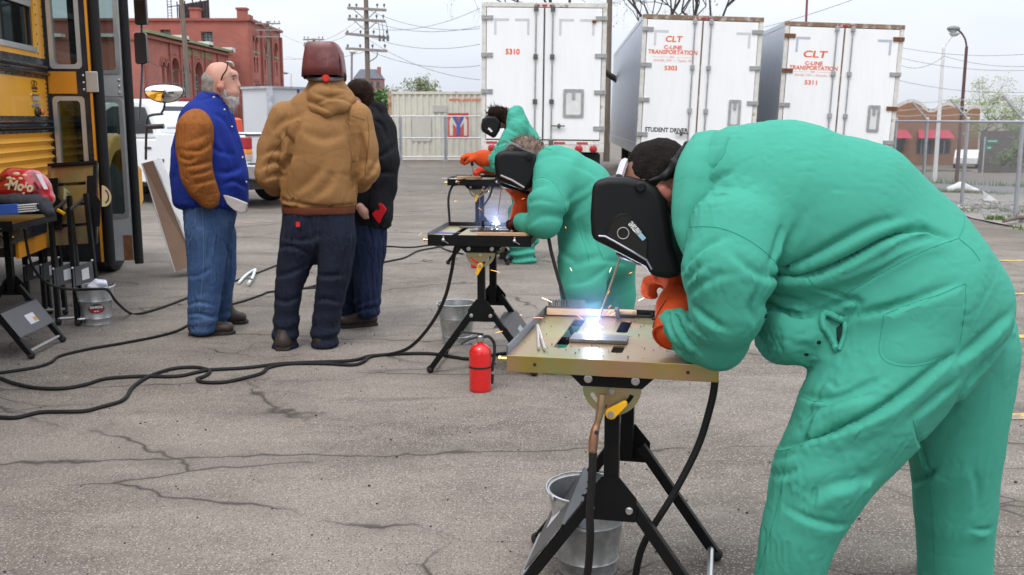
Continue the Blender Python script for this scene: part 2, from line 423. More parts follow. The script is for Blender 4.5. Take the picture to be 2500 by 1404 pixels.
# ---------------------------------------------------------------- ground
def asphalt():
    m = bpy.data.materials.new('old_asphalt'); m.use_nodes = True; N = m.node_tree.nodes; L = m.node_tree.links; b = N['Principled BSDF']
    def nd(t, **k):
        n = N.new('ShaderNode'+t)
        if t == 'TexNoise': n.noise_dimensions = '2D'
        for a, v in k.items(): n.inputs[a].default_value = v
        return n
    def mix(a, c2, fac, mode='MIX'):
        q = N.new('ShaderNodeMixRGB'); q.blend_type = mode
        for i, s in ((1, a), (2, c2), (0, fac)):
            if isinstance(s, (tuple, float, int)): q.inputs[i].default_value = s if not isinstance(s, tuple) else (*s, 1)
            else: L.new(s, q.inputs[i])
        return q.outputs[0]
    def rng(s, a, c2, lo=0., hi=1.):
        q = N.new('ShaderNodeMapRange'); L.new(s, q.inputs[0])
        for i, v in enumerate((a, c2, lo, hi)): q.inputs[i+1].default_value = v
        return q.outputs[0]
    tc = nd('TexCoord'); src = tc.outputs['Object']
    def mapped(sc):
        q = nd('Mapping'); q.inputs['Scale'].default_value = sc; L.new(src, q.inputs[0]); return q.outputs[0]
    big = nd('TexNoise', Scale=.5, Detail=5., Roughness=.65); L.new(mapped((1, 1.6, 1)), big.inputs['Vector'])
    mid = nd('TexNoise', Scale=3.1, Detail=6., Roughness=.7); L.new(mapped((.8, 1.5, 1)), mid.inputs['Vector'])
    col = mix((.146, .124, .103), (.243, .209, .176), rng(big.outputs[0], .36, .62))
    col = mix(col, (.285, .247, .207), rng(mid.outputs[0], .5, .72, 0, .55))
    dk = nd('TexNoise', Scale=1.15, Detail=5., Roughness=.72, Distortion=.6); L.new(mapped((.6, 1.7, 1)), dk.inputs['Vector'])
    col = mix(col, (.09, .076, .066), rng(dk.outputs[0], .56, .74, 0, .65))                 # oil and patched tar
    # far traffic lane, browner and darker
    sx = nd('SeparateXYZ'); L.new(src, sx.inputs[0])
    lane = rng(sx.outputs[1], 10.5, 15., 0., .5)
    lm = N.new('ShaderNodeMath'); lm.operation = 'MULTIPLY'; L.new(lane, lm.inputs[0]); L.new(rng(mid.outputs[0], .3, .6, .3, 1), lm.inputs[1])
    col = mix(col, (.1, .084, .07), lm.outputs[0])
    # aggregate chips
    for sc_, th, cc, st in ((110., .42, (.33, .295, .255), .75), (150., .42, (.04, .034, .03), .8), (60., .26, (.42, .38, .335), .8)):
        vo = nd('TexVoronoi', Scale=sc_); vo.voronoi_dimensions = '2D'; L.new(src, vo.inputs['Vector'])
        bw = nd('RGBToBW'); L.new(vo.outputs['Color'], bw.inputs[0])
        a = rng(vo.outputs['Distance'], th, th-.12); q = rng(bw.outputs[0], .66, .68)
        mm = N.new('ShaderNodeMath'); mm.operation = 'MULTIPLY'; L.new(a, mm.inputs[0]); L.new(q, mm.inputs[1])
        m3 = N.new('ShaderNodeMath'); m3.operation = 'MULTIPLY'; L.new(mm.outputs[0], m3.inputs[0]); m3.inputs[1].default_value = st
        col = mix(col, cc, m3.outputs[0])
    # cracks
    hts = []
    for k, (scv, sc_, wdt, seed, fr) in enumerate((((.34, 1.0, 1), 1.05, .012, 0., .47), ((.6, 1.25, 1), 2.3, .018, 7., .56), ((.16, .62, 1), .6, .006, 3., .36))):
        dn = nd('TexNoise', Scale=2.0, Detail=3., Roughness=.6); L.new(src, dn.inputs['Vector'])
        ad = N.new('ShaderNodeVectorMath'); ad.operation = 'MULTIPLY_ADD'; L.new(dn.outputs['Color'], ad.inputs[0]); ad.inputs[1].default_value = (.22, .15, 0); L.new(mapped(scv), ad.inputs[2])
        of = N.new('ShaderNodeVectorMath'); of.operation = 'ADD'; L.new(ad.outputs[0], of.inputs[0]); of.inputs[1].default_value = (seed, seed*.7, 0)
        vo = nd('TexVoronoi', Scale=sc_); vo.feature = 'DISTANCE_TO_EDGE'; vo.voronoi_dimensions = '2D'; L.new(of.outputs[0], vo.inputs['Vector'])
        mk = nd('TexNoise', Scale=.75, Detail=3.); o2 = N.new('ShaderNodeVectorMath'); o2.operation = 'ADD'; o2.inputs[1].default_value = (seed*3+1, 2, 0); L.new(src, o2.inputs[0]); L.new(o2.outputs[0], mk.inputs['Vector'])
        a = rng(vo.outputs['Distance'], wdt, 0.); s_ = rng(vo.outputs['Distance'], wdt*11, 0., 0, .32); q = rng(mk.outputs[0], fr, fr+.1)
        for z, cc in ((s_, (.11, .094, .082)), (a, (.058, .049, .042))):
            mm = N.new('ShaderNodeMath'); mm.operation = 'MULTIPLY'; L.new(z, mm.inputs[0]); L.new(q, mm.inputs[1]); col = mix(col, cc, mm.outputs[0])
            last = mm.outputs[0]
        hts.append(last)
    L.new(col, b.inputs['Base Color']); b.inputs['Roughness'].default_value = .93; b.inputs['Specular IOR Level'].default_value = .25
    fine = nd('TexNoise', Scale=90., Detail=3., Roughness=.75); L.new(src, fine.inputs['Vector'])
    sub = N.new('ShaderNodeMath'); sub.operation = 'SUBTRACT'; L.new(fine.outputs[0], sub.inputs[0]); L.new(hts[0], sub.inputs[1])
    s2 = N.new('ShaderNodeMath'); s2.operation = 'SUBTRACT'; L.new(sub.outputs[0], s2.inputs[0]); L.new(hts[1], s2.inputs[1])
    bu = nd('Bump', Strength=.8, Distance=.006); L.new(s2.outputs[0], bu.inputs['Height']); L.new(bu.outputs[0], b.inputs['Normal'])
    return m
def axis(a, b, st, far, g=1.5):
    out = list(np.arange(a, b+1e-6, st)); s_ = st
    while out[-1] < far: s_ *= g; out.append(out[-1]+s_)
    s_ = st
    while out[0] > -far: s_ *= g; out.insert(0, out[0]-s_)
    return out
def height_sheet(name, xs, ys, dz, m):
    mb = MB(); n = len(ys)
    vs = [(x, y, gz(x, y)+dz) for x in xs for y in ys]
    mb.add(vs, [(i*n+j, (i+1)*n+j, (i+1)*n+j+1, i*n+j+1) for i in range(len(xs)-1) for j in range(n-1)])
    return mb.build(name, m, smooth=60)
AS = asphalt()
tag(height_sheet('ground', axis(-14, 50, 1., 1600), axis(-3, 100, 1., 1600), 0, AS), 'cracked grey brown asphalt of the yard', kind='structure')

M_yel = mat('worn_yellow_paint', (.55, .36, .07), .8, var=.3, vs=20, col2=(.19, .17, .15), c2=(.46, .6), c2s=9)
for i, (x0, x1, py, wdt) in enumerate(((2.1, 6.5, 1018, .1), (3.1, 7.5, 822, .1), (4.0, 8, 718, .1), (4.9, 9, 637, .1))):
    y = G(2460, py).y; mb = MB(); xs = np.linspace(x0, x1, 14)
    vs = [(x, y+s_*wdt/2+.012*mnoise.noise((x*3, i, s_)), gz(x, y)+.004) for x in xs for s_ in (-1, 1)]
    mb.add(vs, [(2*k, 2*k+2, 2*k+3, 2*k+1) for k in range(13)])
    tag(mb.build('parking_line', M_yel), kind='structure')
for (ax_, ay_, bx_, by_) in ((590, 545, 690, 541), (590, 551, 1060, 522), (940, 478, 1100, 470)):
    a, b_ = G(ax_, ay_), G(bx_, by_); mb = MB()
    mb.add([a+Vector((0, -.04, .004)), b_+Vector((0, -.04, .004)), b_+Vector((0, .04, .004)), a+Vector((0, .04, .004))], [(0, 1, 2, 3)])
    tag(mb.build('parking_line', mat('faded_yellow_paint', (.33, .25, .12), .85, var=.25, vs=15, col2=(.18, .165, .15), c2=(.42, .52), c2s=6)), kind='structure')

# loose grit lying on the asphalt near the camera
mb = MB()
for i in range(520):
    y = rnd.uniform(2.6, 9); x = rnd.uniform(-.55*y, .55*y); r = rnd.uniform(.002, .0055)*(1.4 if rnd.random() < .1 else 1)
    mb.ball((x, y, r*.5), r, 5, 3, (1, rnd.uniform(.6, 1), .7))
tag(mb.build('gravel', mat('dark_grit', (.045, .035, .03), .9)), 'dark loose grit scattered over the asphalt', 'grit', kind='stuff')

# ---------------------------------------------------------------- gravel verge, road and grass beyond the chain link fence
def strip(name, pts_l, pts_r, dz, m, n=40):
    a = spline(pts_l, 8); b_ = spline(pts_r, 8); mb = MB(); vs = []; k = 9
    for p, q in zip(a, b_):
        for j in range(k):
            t = j/(k-1); r_ = p.lerp(q, t); vs.append((r_.x+.12*mnoise.noise((r_.x, r_.y, 3)), r_.y, gz(r_.x, r_.y)+dz*(1 if 0 < j < k-1 else .3)+(.05*mnoise.noise((r_.x*2, r_.y*2, 1)) if dz > .05 else 0)))
    mb.add(vs, [(i*k+j, i*k+j+1, (i+1)*k+j+1, (i+1)*k+j) for i in range(len(a)-1) for j in range(k-1)])
    return mb.build(name, m, smooth=60)
M_verge = mat('gravel_dirt', (.27, .24, .21), .95, var=.35, vs=14, bump=1, bs=60, bw=.03, col2=(.42, .4, .38), c2=(.5, .6), c2s=30)
M_road = mat('road_asphalt', (.15, .145, .145), .9, var=.2, vs=2)
tag(strip('verge', [(7.3, 12, 0), (8.0, 17, 0), (8.6, 21, 0), (9.2, 25, 0)], [(12, 12, 0), (12.6, 17, 0), (13, 21, 0), (13.6, 26, 0)], .07, M_verge), kind='structure')
tag(strip('road', [(13.5, 24, 0), (14, 27, 0), (14, 40, 0), (13, 60, 0)], [(30, 24, 0), (34, 30, 0), (40, 44, 0), (50, 60, 0)], .02, M_road), kind='structure')
M_grass = mat('spring_grass', (.09, .16, .03), .8, var=.35, vs=6)
M_stone = mat('pale_rubble', (.36, .34, .32), .9, var=.3, vs=9, bump=.5, bs=30)
def scatter_grass(name, label, spots):
    mb = MB()
    for (x, y, rx, ry, n, h) in spots:
        for _ in range(n):
            a = rnd.uniform(0, 2*PI); q = rnd.random()**.5; px, py = x+rx*q*math.cos(a), y+ry*q*math.sin(a); z = gz(px, py)+.03
            hh = h*rnd.uniform(.5, 1.2); ang = rnd.uniform(0, PI); dx, dy = .012*math.cos(ang), .012*math.sin(ang); lx, ly = rnd.gauss(0, .35)*hh, rnd.gauss(0, .35)*hh
            mb.add([(px-dx, py-dy, z), (px+dx, py+dy, z), (px+lx, py+ly, z+hh)], [(0, 1, 2)])
    return tag(mb.build(name, M_grass, fix=False), label, 'grass', kind='stuff')
ga, gb, gc = G(2480, 543), G(2300, 420), G(2210, 410)
scatter_grass('grass', 'green grass tufts along the fence and the road edge', [(ga.x+.3, ga.y, .8, .35, 900, .09), (gb.x+.6, gb.y+1.5, 2.2, .8, 900, .12), (11.5, 26, 1.5, .7, 500, .14), (7.6, 14.6, .25, .5, 60, .08), (20, 42, 8, 1.0, 900, .3), (9.6, 19.2, 1.5, .5, 400, .12)])
mb = MB()
for i in range(900):
    t = rnd.random(); y = 15.2+t*7; x = 8.1+.12*(y-15)+rnd.random()**1.5*2.6; r = rnd.uniform(.015, .06)*(1.7 if rnd.random() < .12 else 1)
    M = Matrix.Rotation(rnd.uniform(0, 6), 3, 'Z')
    mb.ball((x, y, gz(x, y)+.06+r*.3), r, 5, 3, (1, rnd.uniform(.5, .9), rnd.uniform(.4, .8)), M)
tag(mb.build('rubble', M_stone), 'pale broken rubble heaped along the foot of the chain link fence', 'rubble', kind='stuff')

# ---------------------------------------------------------------- shared helpers
def holed(outer, holes, t, M, name='m'):
    cu = bpy.data.curves.new('h', 'CURVE'); cu.dimensions = '2D'; cu.fill_mode = 'BOTH'; cu.extrude = t/2
    for pl in [outer]+list(holes):
        sp = cu.splines.new('POLY'); sp.points.add(len(pl)-1); sp.use_cyclic_u = True
        for q, (x, y) in zip(sp.points, pl): q.co = (x, y, 0, 1)
    o = bpy.data.objects.new('h', cu); COL.objects.link(o)
    me = bpy.data.meshes.new_from_object(o); bpy.data.objects.remove(o); bpy.data.curves.remove(cu); me.transform(M); me.materials.clear(); me.name = name
    return me
def rect(x0, y0, x1, y1): return [(x0, y0), (x1, y0), (x1, y1), (x0, y1)]
def arch(x0, y0, x1, y1, n=8):            # rectangle with a round head whose crown is at y1
    r = (x1-x0)/2; c = (x0+x1)/2; return [(x0, y0), (x1, y0)]+[(c+r*math.cos(PI*k/n), y1-r+r*math.sin(PI*k/n)) for k in range(n+1)]
M_white = mat('trailer_white_paint', (.82, .82, .81), .42, var=.03, vs=2.5, col2=(.6, .58, .54), c2=(.74, .9), c2s=2.2, stretch=(3, 3, .5))
M_rust = mat('rust', (.17, .075, .035), .9, var=.35, vs=20)
M_steel = mat('dull_galvanised', (.36, .36, .35), .5, metal=.55, var=.2, vs=10)
M_steeld = mat('dark_greasy_steel', (.11, .105, .1), .6, metal=.3, var=.3, vs=15)
M_frame = mat('stained_white_frame', (.62, .6, .55), .5, var=.15, vs=8, col2=(.25, .13, .07), c2=(.58, .7), c2s=5)
M_rframe = mat('rusted_frame', (.23, .15, .1), .8, var=.35, vs=8, col2=(.5, .47, .42), c2=(.52, .66), c2s=6)
M_alu = mat('aluminium_sheet', (.6, .62, .66), .36, metal=.55, var=.12, vs=1.5)
M_black = mat('black_rubber', (.018, .018, .019), .7, var=.2, vs=20)
M_orange = mat('orange_vinyl', (.72, .12, .035), .5, var=.08)
M_ink = mat('black_vinyl', (.02, .02, .02), .5, var=.05)
M_red = mat('red_lens', (.38, .015, .02), .25, var=.1, coat=.4)
M_pink = mat('faded_thin_script', (.7, .3, .22), .6, var=.1)
M_tape = mat('grey_reflective_tape', (.55, .56, .57), .4, var=.08)
M_tapeb = mat('blue_grey_reflective_tape', (.42, .46, .53), .4, var=.08)

# ---------------------------------------------------------------- the three box trailers
def trailer(x0, x1, Y, ztop, tilt, yaw, label, style):
    W = x1-x0; xc = (x0+x1)/2; g = gz(xc, Y)
    t = thing('box_trailer', label, 'trailer', (xc, Y, g), R(yaw), 'box trailers parked at the back of the yard', True, ry=R(tilt))
    H = ztop-g; zb = H-2.82; h = W/2; Ln = 13.0
    rf = M_frame if style == 0 else M_rframe
    MB().bb((-h+.02, .06, zb-.02), (h-.02, Ln, zb+.12)).build('floor', M_steeld, t)
    MB().bb((-h+.005, .05, H-.05), (h-.005, Ln, H-.01)).build('roof', M_alu, t)
    sp = MB().bb((-.006, 0, 0), (.006, .588, H-zb-.2)).mesh('side_panel', [M_alu])
    sw = mat('side_sheet_white', (.7, .71, .72), .35, metal=.3, var=.1, vs=1)
    for s_ in (-1, 1):
        for i in range(22):
            o = link('side_panel', sp, None, t); o.location = (s_*(h-.012)+rnd.uniform(-.002, .002), .06+i*.59, zb+.12)
        MB().bb((s_*(h-.03), .02, zb-.12), (s_*(h+.004), Ln, zb+.12)).build('bottom_rail', M_alu, t)
        MB().bb((s_*(h-.03), .02, H-.1), (s_*(h+.004), Ln, H-.005)).build('top_rail', M_alu, t)
    MB().bb((-h, 13.0, zb), (h, 13.03, H)).build('front_wall', M_white, t)
    # rear frame
    MB().bb((-h, -.03, zb-.05), (-h+.09, .06, H)).build('rear_post', M_frame, t, bevel=.006)
    MB().bb((h-.09, -.03, zb-.05), (h, .06, H)).build('rear_post', M_frame, t, bevel=.006)
    MB().bb((-h-.005, -.035, H-.09), (h+.005, .06, H+.004)).build('header', rf, t, bevel=.006)
    MB().bb((-h, -.04, zb-.17), (h, .06, zb+.06)).build('sill', rf if style else M_frame, t, bevel=.006)
    # doors
    dr = []
    for s_, a, b_ in ((-1, -h+.1, -.012), (1, .012, h-.1)):
        d = MB().bb((a, -.045, zb+.085), (b_, .0, H-.105)).build('door', M_white, t, bevel=.008); dr.append(d)
        rx = s_*.17
        MB().tube([(rx, -.075, zb+.02), (rx, -.075, H-.02)], .016, 8).build('lock_rod', M_steel, d, smooth=True)
        for z in (zb+.03, zb+.85, zb+1.75, H-.12):
            MB().bb((rx-.045, -.1, z-.05), (rx+.045, -.046, z+.05)).build('rod_bracket', M_steeld if style == 0 else M_steel, d, bevel=.006)
        for i, z in enumerate((zb+.32, zb+1.05, zb+1.78, H-.3)):
            hm = M_rust if style == 2 and ((s_ < 0 and i > 1) or (s_ > 0 and i in (1, 3))) else M_steel
            xe = -h-.01 if s_ < 0 else h+.01; xi = xe+.24*(-s_)
            hb = MB().bb((min(xe, xi), -.07, z-.045), (max(xe, xi), -.046, z+.045))
            for dx in (.07, .13, .2):
                for dz in (-.022, .022): hb.ball((xe-s_*dx, -.072, z+dz), .012, 6, 4)
            hb.build('hinge', hm, d, bevel=.004)
        MB().bb((s_*.004 if s_ > 0 else -.011, -.06, zb+.09), (.011 if s_ > 0 else -.004, -.046, H-.11)).build('seal', M_steeld if style == 0 else rf, d)
    d = dr[1]
    MB().bb((.17, -.11, zb+.35), (.45, -.085, zb+.375)).ball((.33, -.1, zb+.36), .045, 8, 6, (.8, .5, 1.2)).build('door_handle', M_steeld, d)
    if style:
        MB().bb((-.45, -.11, zb+.35), (-.17, -.085, zb+.375)).ball((-.32, -.1, zb+.36), .045, 8, 6, (.8, .5, 1.2)).build('door_handle', M_steeld, dr[0])
    pw = .2 if style == 0 else .12; px = .62 if style == 0 else .78
    pl = MB(); a, b_ = zb+.55, zb+1.1
    pl.bb((px-pw, -.055, a), (px+pw, -.046, b_)); pl.build('placard_plate', mat('placard', (.66, .66, .64), .5, var=.1), d)
    link('placard_frame', holed(rrect(2*pw+.02, b_-a+.02, .03), [rrect(2*pw-.09, b_-a-.09, .03)], .012, frame((px, -.062, (a+b_)/2), (1, 0, 0), (0, 0, 1))), M_steel, d)
    MB().bb((px-.03, -.08, b_-.19), (px+.03, -.056, b_+.01)).build('placard_latch', M_steel, d)
    # lights, bumper, tape
    for s_ in (-1, 1):
        for k in (0, 1):
            MB().lathe([(.075, 0), (.08, .02), (.06, .035), (.01, .04)], 14, (s_*(h-.22-.3*k), -.042, zb-.1), Matrix.Rotation(PI/2, 3, 'X')).build('tail_light', M_red, t, smooth=True)
        MB().beam((s_*.45, 0, zb-.16), (s_*.45, .03, .5-g*0), .09, .06).build('bumper_strut', M_steeld, t)
    MB().bb((-h+.15, -.05, .44), (h-.15, .03, .55)).build('bumper', mat('bumper_white', (.5, .48, .44), .6, var=.2, vs=6, col2=(.16, .1, .07), c2=(.55, .66)), t, bevel=.006)
    for i in range(10):
        a = -h+.1+i*(W-.2)/10; MB().bb((a+.004, -.0475, zb-.012), (a+(W-.2)/10-.004, -.042, zb+.035)).build('reflector_tape', mat('tape_red', (.45, .05, .06), .4) if i % 2 == 0 else mat('tape_white', (.7, .68, .66), .4), t)
    for k in (-.15, 0, .15): MB().bb((k-.05, -.045, H-.075), (k+.05, -.036, H-.035)).build('marker_light', M_red, t)
    tb = MB()
    for s_ in (-1, 1):
        for (cx, dr_) in (((s_*(h-.25)), -s_),) + (((s_*.3, s_),) if style == 0 else ()):
            z = H-.34; a = dr_; MB().prism([(cx, z+.025), (cx+a*.3, z+.025), (cx+a*.3, z-.025), (cx+a*.05, z-.025), (cx+a*.05, z-.3), (cx, z-.3)], frame((0, -.047, 0), (1, 0, 0), (0, 0, 1)), .002).build('corner_tape', M_tapeb if style == 2 else M_tape, dr[0] if cx < 0 else dr[1])
    # wheels and chassis
    for s_ in (-1, 1):
        for ky in (1.3, 2.55):
            for dx in (.16, .48):
                wl = MB().lathe([(.2, -.13), (.44, -.13), (.5, -.1), (.5, .1), (.44, .13), (.2, .13)], 26, (s_*(h-dx), ky, .5-g*0), Matrix.Rotation(PI/2, 3, 'Y')).build('wheel', M_black, t, smooth=True)
                MB().lathe([(.02, -.1), (.2, -.1), (.22, -.13), (.22, .13), (.02, .1)], 16, (s_*(h-dx), ky, .5), Matrix.Rotation(PI/2, 3, 'Y')).build('hub', M_steeld, wl, smooth=True)
        MB().bb((s_*.5, .2, .62), (s_*.6, 4, zb)).build('chassis_rail', M_steeld, t)
        MB().bb((s_*(h-.65), .28, .18), (s_*(h-.05), .3, .75)).build('mud_flap', M_black, t)
    # lettering on the left door
    F = lambda x, z: frame((x, -.047, z), (1, 0, 0), (0, 0, 1))
    dl = dr[0]; xm = -h+.0
    if style == 0:
        text('number_5310', '5310', .15, F(-.64, H-.98), M_orange, dl, bold=.006, width=.29)
        MB().tube([(h-.3, -.06, H-.36), (h-.22, -.06, H-.36)], .03, 8).build('rust_plug', M_rust, dr[1])
    else:
        c = -.6; z0 = H-.5 if style == 1 else H-.68
        k = 1.0 if style == 1 else 1.0
        text('clt_lettering', 'CLT', .17 if style == 1 else .2, F(c, z0), M_orange, dl, bold=.005, shear=.12, width=.36 if style == 1 else .52)
        text('c_line_lettering', 'C-LINE', .11, F(c, z0-.17-(.02 if style == 2 else 0)), M_orange, dl, bold=.0035, width=.38)
        text('transportation_lettering', 'TRANSPORTATION', .12, F(c, z0-.27-(.02 if style == 2 else 0)), M_orange, dl, bold=.0035, shear=.1, width=1.04)
        text('inc_lettering', 'INC.', .055, F(c, z0-.37), M_orange, dl, width=.1)
        MB().bb((c-.42, -.0465, z0-.373), (c-.08, -.0458, z0-.367)).bb((c+.08, -.0465, z0-.373), (c+.42, -.0458, z0-.367)).build('rule', M_pink, dl)
        text('town_lettering', 'Ashville, OH — Taylor, MI' if style == 1 else 'Ashville, OH — Romulus, MI', .075, F(c, z0-.44), M_pink, dl, shear=.35, width=.82)
        text('number_5303' if style == 1 else 'number_5311', '5303' if style == 1 else '5311', .13, F(c-.02, z0-.6), M_orange, dl, bold=.004, width=.27)
        if style == 1: text('student_driver_lettering', 'STUDENT DRIVER', .13, F(-.64, zb+.42), M_ink, dl, bold=.004, width=.92)
    return t
trailer(P(1172, 8, 21).x, P(1478, 8, 21).x, 21.0, P(1172, 7, 21).z, .6, -.6, 'white box trailer numbered 5310, behind the two farther green welders', 0)
trailer(P(1556, 40, 21.8).x, P(1848, 40, 21.8).x, 21.8, P(1700, 39, 21.8).z, 2.0, -3, 'white box trailer lettered 5303 and student driver, middle one of three', 1)
trailer(P(1903, 57, 22.3).x, P(2190, 57, 22.3).x, 22.3, P(2045, 57, 22.3).z, 2.2, -3, 'white box trailer numbered 5311 with brown rusty hinges, beside the chain link fence', 2)

# ---------------------------------------------------------------- cream shipping container with its temporary fence
M_cream = mat('cream_container_paint', (.6, .57, .48), .6, var=.1, vs=3, col2=(.3, .14, .06), c2=(.64, .72), c2s=2.6)
cy = 36.0; cx0 = P(948, 300, cy).x; cz = P(1000, 223, cy).z
t = thing('shipping_container', 'cream corrugated shipping container with rust streaks and a red YM logo', 'container', (cx0+3, cy, 0))
mb = MB(); vs = []; n = 0
x = cx0+.1
while x < cx0+5.95:
    for dx, dy in ((0, 0), (.07, 0), (.105, .036), (.175, .036)): vs += [(x+dx, cy+dy, .16), (x+dx, cy+dy, cz-.09)]
    x += .21
mb.add(vs, [(2*i, 2*i+2, 2*i+3, 2*i+1) for i in range(len(vs)//2-1)]); mb.build('corrugated_wall', M_cream, t)
MB().bb((cx0, cy-.03, 0), (cx0+.12, cy+.15, cz)).build('corner_post', mat('rusty_cream', (.5, .42, .3), .7, var=.2, col2=(.3, .11, .04), c2=(.42, .55), c2s=6), t)
MB().bb((cx0+5.94, cy-.03, 0), (cx0+6.06, cy+.15, cz)).build('corner_post', M_cream, t)
MB().bb((cx0+.12, cy-.02, cz-.1), (cx0+5.94, cy+.08, cz-.005)).build('top_rail', M_cream, t)
MB().bb((cx0+.12, cy-.02, .02), (cx0+5.94, cy+.08, .17)).build('bottom_rail', M_cream, t)
MB().bb((cx0+.05, cy+.09, .1), (cx0+6, cy+2.4, cz-.02)).build('box_body', M_cream, t)
F = lambda px, py, dy=0: frame(P(px, py, cy-.008-dy), (1, 0, 0), (0, 0, 1))
sc = cy/FPX
text('web_address', 'www.yml.com', .2, frame(P(1096, 243, cy-.008), (1, 0, 0), (0, 0, 1)), M_orange, t, bold=.004, align='LEFT')
lw = 50*sc; lh = 58*sc; M_lr = mat('logo_red', (.55, .06, .035), .6, var=.15, vs=8); M_lb = mat('logo_blue', (.05, .07, .32), .6, var=.15); M_lw = mat('logo_white', (.66, .63, .55), .6, var=.1)
link('logo_square', holed(rect(-lw/2, -lh/2, lw/2, lh/2), [], .006, F(1119, 306)), M_lr, t)
link('logo_white_letter', holed([(-.42*lw, -.42*lh), (-.27*lw, -.42*lh), (-.27*lw, .1*lh), (0, -.2*lh), (.27*lw, .1*lh), (.27*lw, -.42*lh), (.42*lw, -.42*lh), (.42*lw, .2*lh), (.3*lw, .42*lh), (0, .05*lh), (-.3*lw, .42*lh), (-.42*lw, .2*lh)], [], .006, F(1119, 306, .006)), M_lw, t)
link('logo_blue_letter', holed([(-.09*lw, -.42*lh), (.09*lw, -.42*lh), (.09*lw, .0*lh), (.34*lw, .42*lh), (.14*lw, .42*lh), (0, .14*lh), (-.14*lw, .42*lh), (-.34*lw, .42*lh), (-.09*lw, 0)], [], .006, F(1119, 306, .012)), M_lb, t)
MB().bb(P(1006, 345, cy-.02), P(1052, 285, cy-.01)).build('paint_patch', mat('patch_grey', (.52, .5, .42), .6, var=.05), t)
MB().bb(P(1056, 274, cy-.02), P(1092, 258, cy-.01)).build('paint_patch', mat('patch_grey2', (.45, .43, .38), .6, var=.05), t)

M_galv = mat('galvanised_tube', (.45, .46, .48), .42, metal=.6, var=.12, vs=8)
# wire mesh material: diamond holes cut by real transparency so it works from any side
def mesh_mat(name, cell, wire, col):
    m = bpy.data.materials.new(name); m.use_nodes = True; N = m.node_tree.nodes; L = m.node_tree.links; b = N['Principled BSDF']
    b.inputs['Base Color'].default_value = (*col, 1); b.inputs['Metallic'].default_value = .5; b.inputs['Roughness'].default_value = .45
    uv = N.new('ShaderNodeUVMap'); sx = N.new('ShaderNodeSeparateXYZ'); L.new(uv.outputs[0], sx.inputs[0]); outs = []
    for sgn in (1, -1):
        a = N.new('ShaderNodeMath'); a.operation = 'MULTIPLY_ADD'; L.new(sx.outputs[1], a.inputs[0]); a.inputs[1].default_value = sgn; L.new(sx.outputs[0], a.inputs[2])
        d = N.new('ShaderNodeMath'); d.operation = 'DIVIDE'; L.new(a.outputs[0], d.inputs[0]); d.inputs[1].default_value = cell
        f = N.new('ShaderNodeMath'); f.operation = 'FRACT'; L.new(d.outputs[0], f.inputs[0])
        c = N.new('ShaderNodeMath'); c.operation = 'COMPARE'; L.new(f.outputs[0], c.inputs[0]); c.inputs[1].default_value = .5; c.inputs[2].default_value = wire/cell*.7; outs.append(c.outputs[0])
    o = N.new('ShaderNodeMath'); o.operation = 'MAXIMUM'; L.new(outs[0], o.inputs[0]); L.new(outs[1], o.inputs[1]); L.new(o.outputs[0], b.inputs['Alpha'])
    return m
M_link = mesh_mat('chain_link', .065, .0075, (.42, .43, .45))
M_link2 = mesh_mat('chain_link_far', .09, .004, (.5, .5, .5))
def netting(name, a, b_, z0, z1, m, parent):
    a = Vector(a); b_ = Vector(b_); ln = (b_-a).length
    me = bpy.data.meshes.new(name); me.from_pydata([(a.x, a.y, z0(a)), (b_.x, b_.y, z0(b_)), (b_.x, b_.y, z1), (a.x, a.y, z1)], [], [(0, 1, 2, 3)])
    uv = me.uv_layers.new(name='UVMap')
    for i, q in enumerate(((0, 0), (ln, z0(b_)-z0(a)), (ln, z1-z0(a)), (0, z1-z0(a)))): uv.data[i].uv = q
    return link(name, me, m, parent)
fy = 34.2
def temp_panel(xa, xb, label):
    t = thing('temporary_fence', label, 'fence', ((xa+xb)/2, fy, 0), group='temporary fence panels before the container')
    for x in (xa, xb): MB().tube([(x, fy, .03), (x, fy, P(1000, 284, fy).z)], .03, 8).build('post', M_galv, t, smooth=True)
    for z in (P(1000, 284, fy).z, P(1000, 337, fy).z, .2): MB().tube([(xa, fy, z), (xb, fy, z)], .022, 8).build('rail', M_galv, t, smooth=True)
    netting('wire_netting', (xa+.02, fy+.012, 0), (xb-.02, fy+.012, 0), lambda q: .2, P(1000, 284, fy).z, M_link2, t)
pxs = [600, 668, 760, 870, 977, 1087, 1197]
labs = ['temporary fence panel behind the pickup, left of the grey trailer doors', 'temporary fence panel in front of the grey cargo trailer', 'temporary fence panel hidden behind the helmeted man', 'temporary fence panel at the left end of the container', 'temporary fence panel before the blank side of the container', 'temporary fence panel in front of the red YM logo']
for i in range(6): temp_panel(P(pxs[i], 300, fy).x+.03, P(pxs[i+1], 300, fy).x-.03, labs[i])
b = Body(); c = G(985, 388)
b.chain([c+Vector((-.22, 0, .1)), c+Vector((.1, 0, .12)), c+Vector((.25, .05, .08))], [.1, .13, .07], k=.05).chain([c+Vector((-.05, 0, .2)), c+Vector((.03, 0, .34))], [.09, .04])
V, Q = b.grow(.03); V = V+.02*npnoise(V, 14, 3)[:, None]*vnorm(V, Q)
tag(skin('sandbag', V, Q, mat('white_plastic_sack', (.75, .74, .72), .5, var=.08), None), 'crumpled white sandbag at the foot of the temporary fence', 'sandbag')

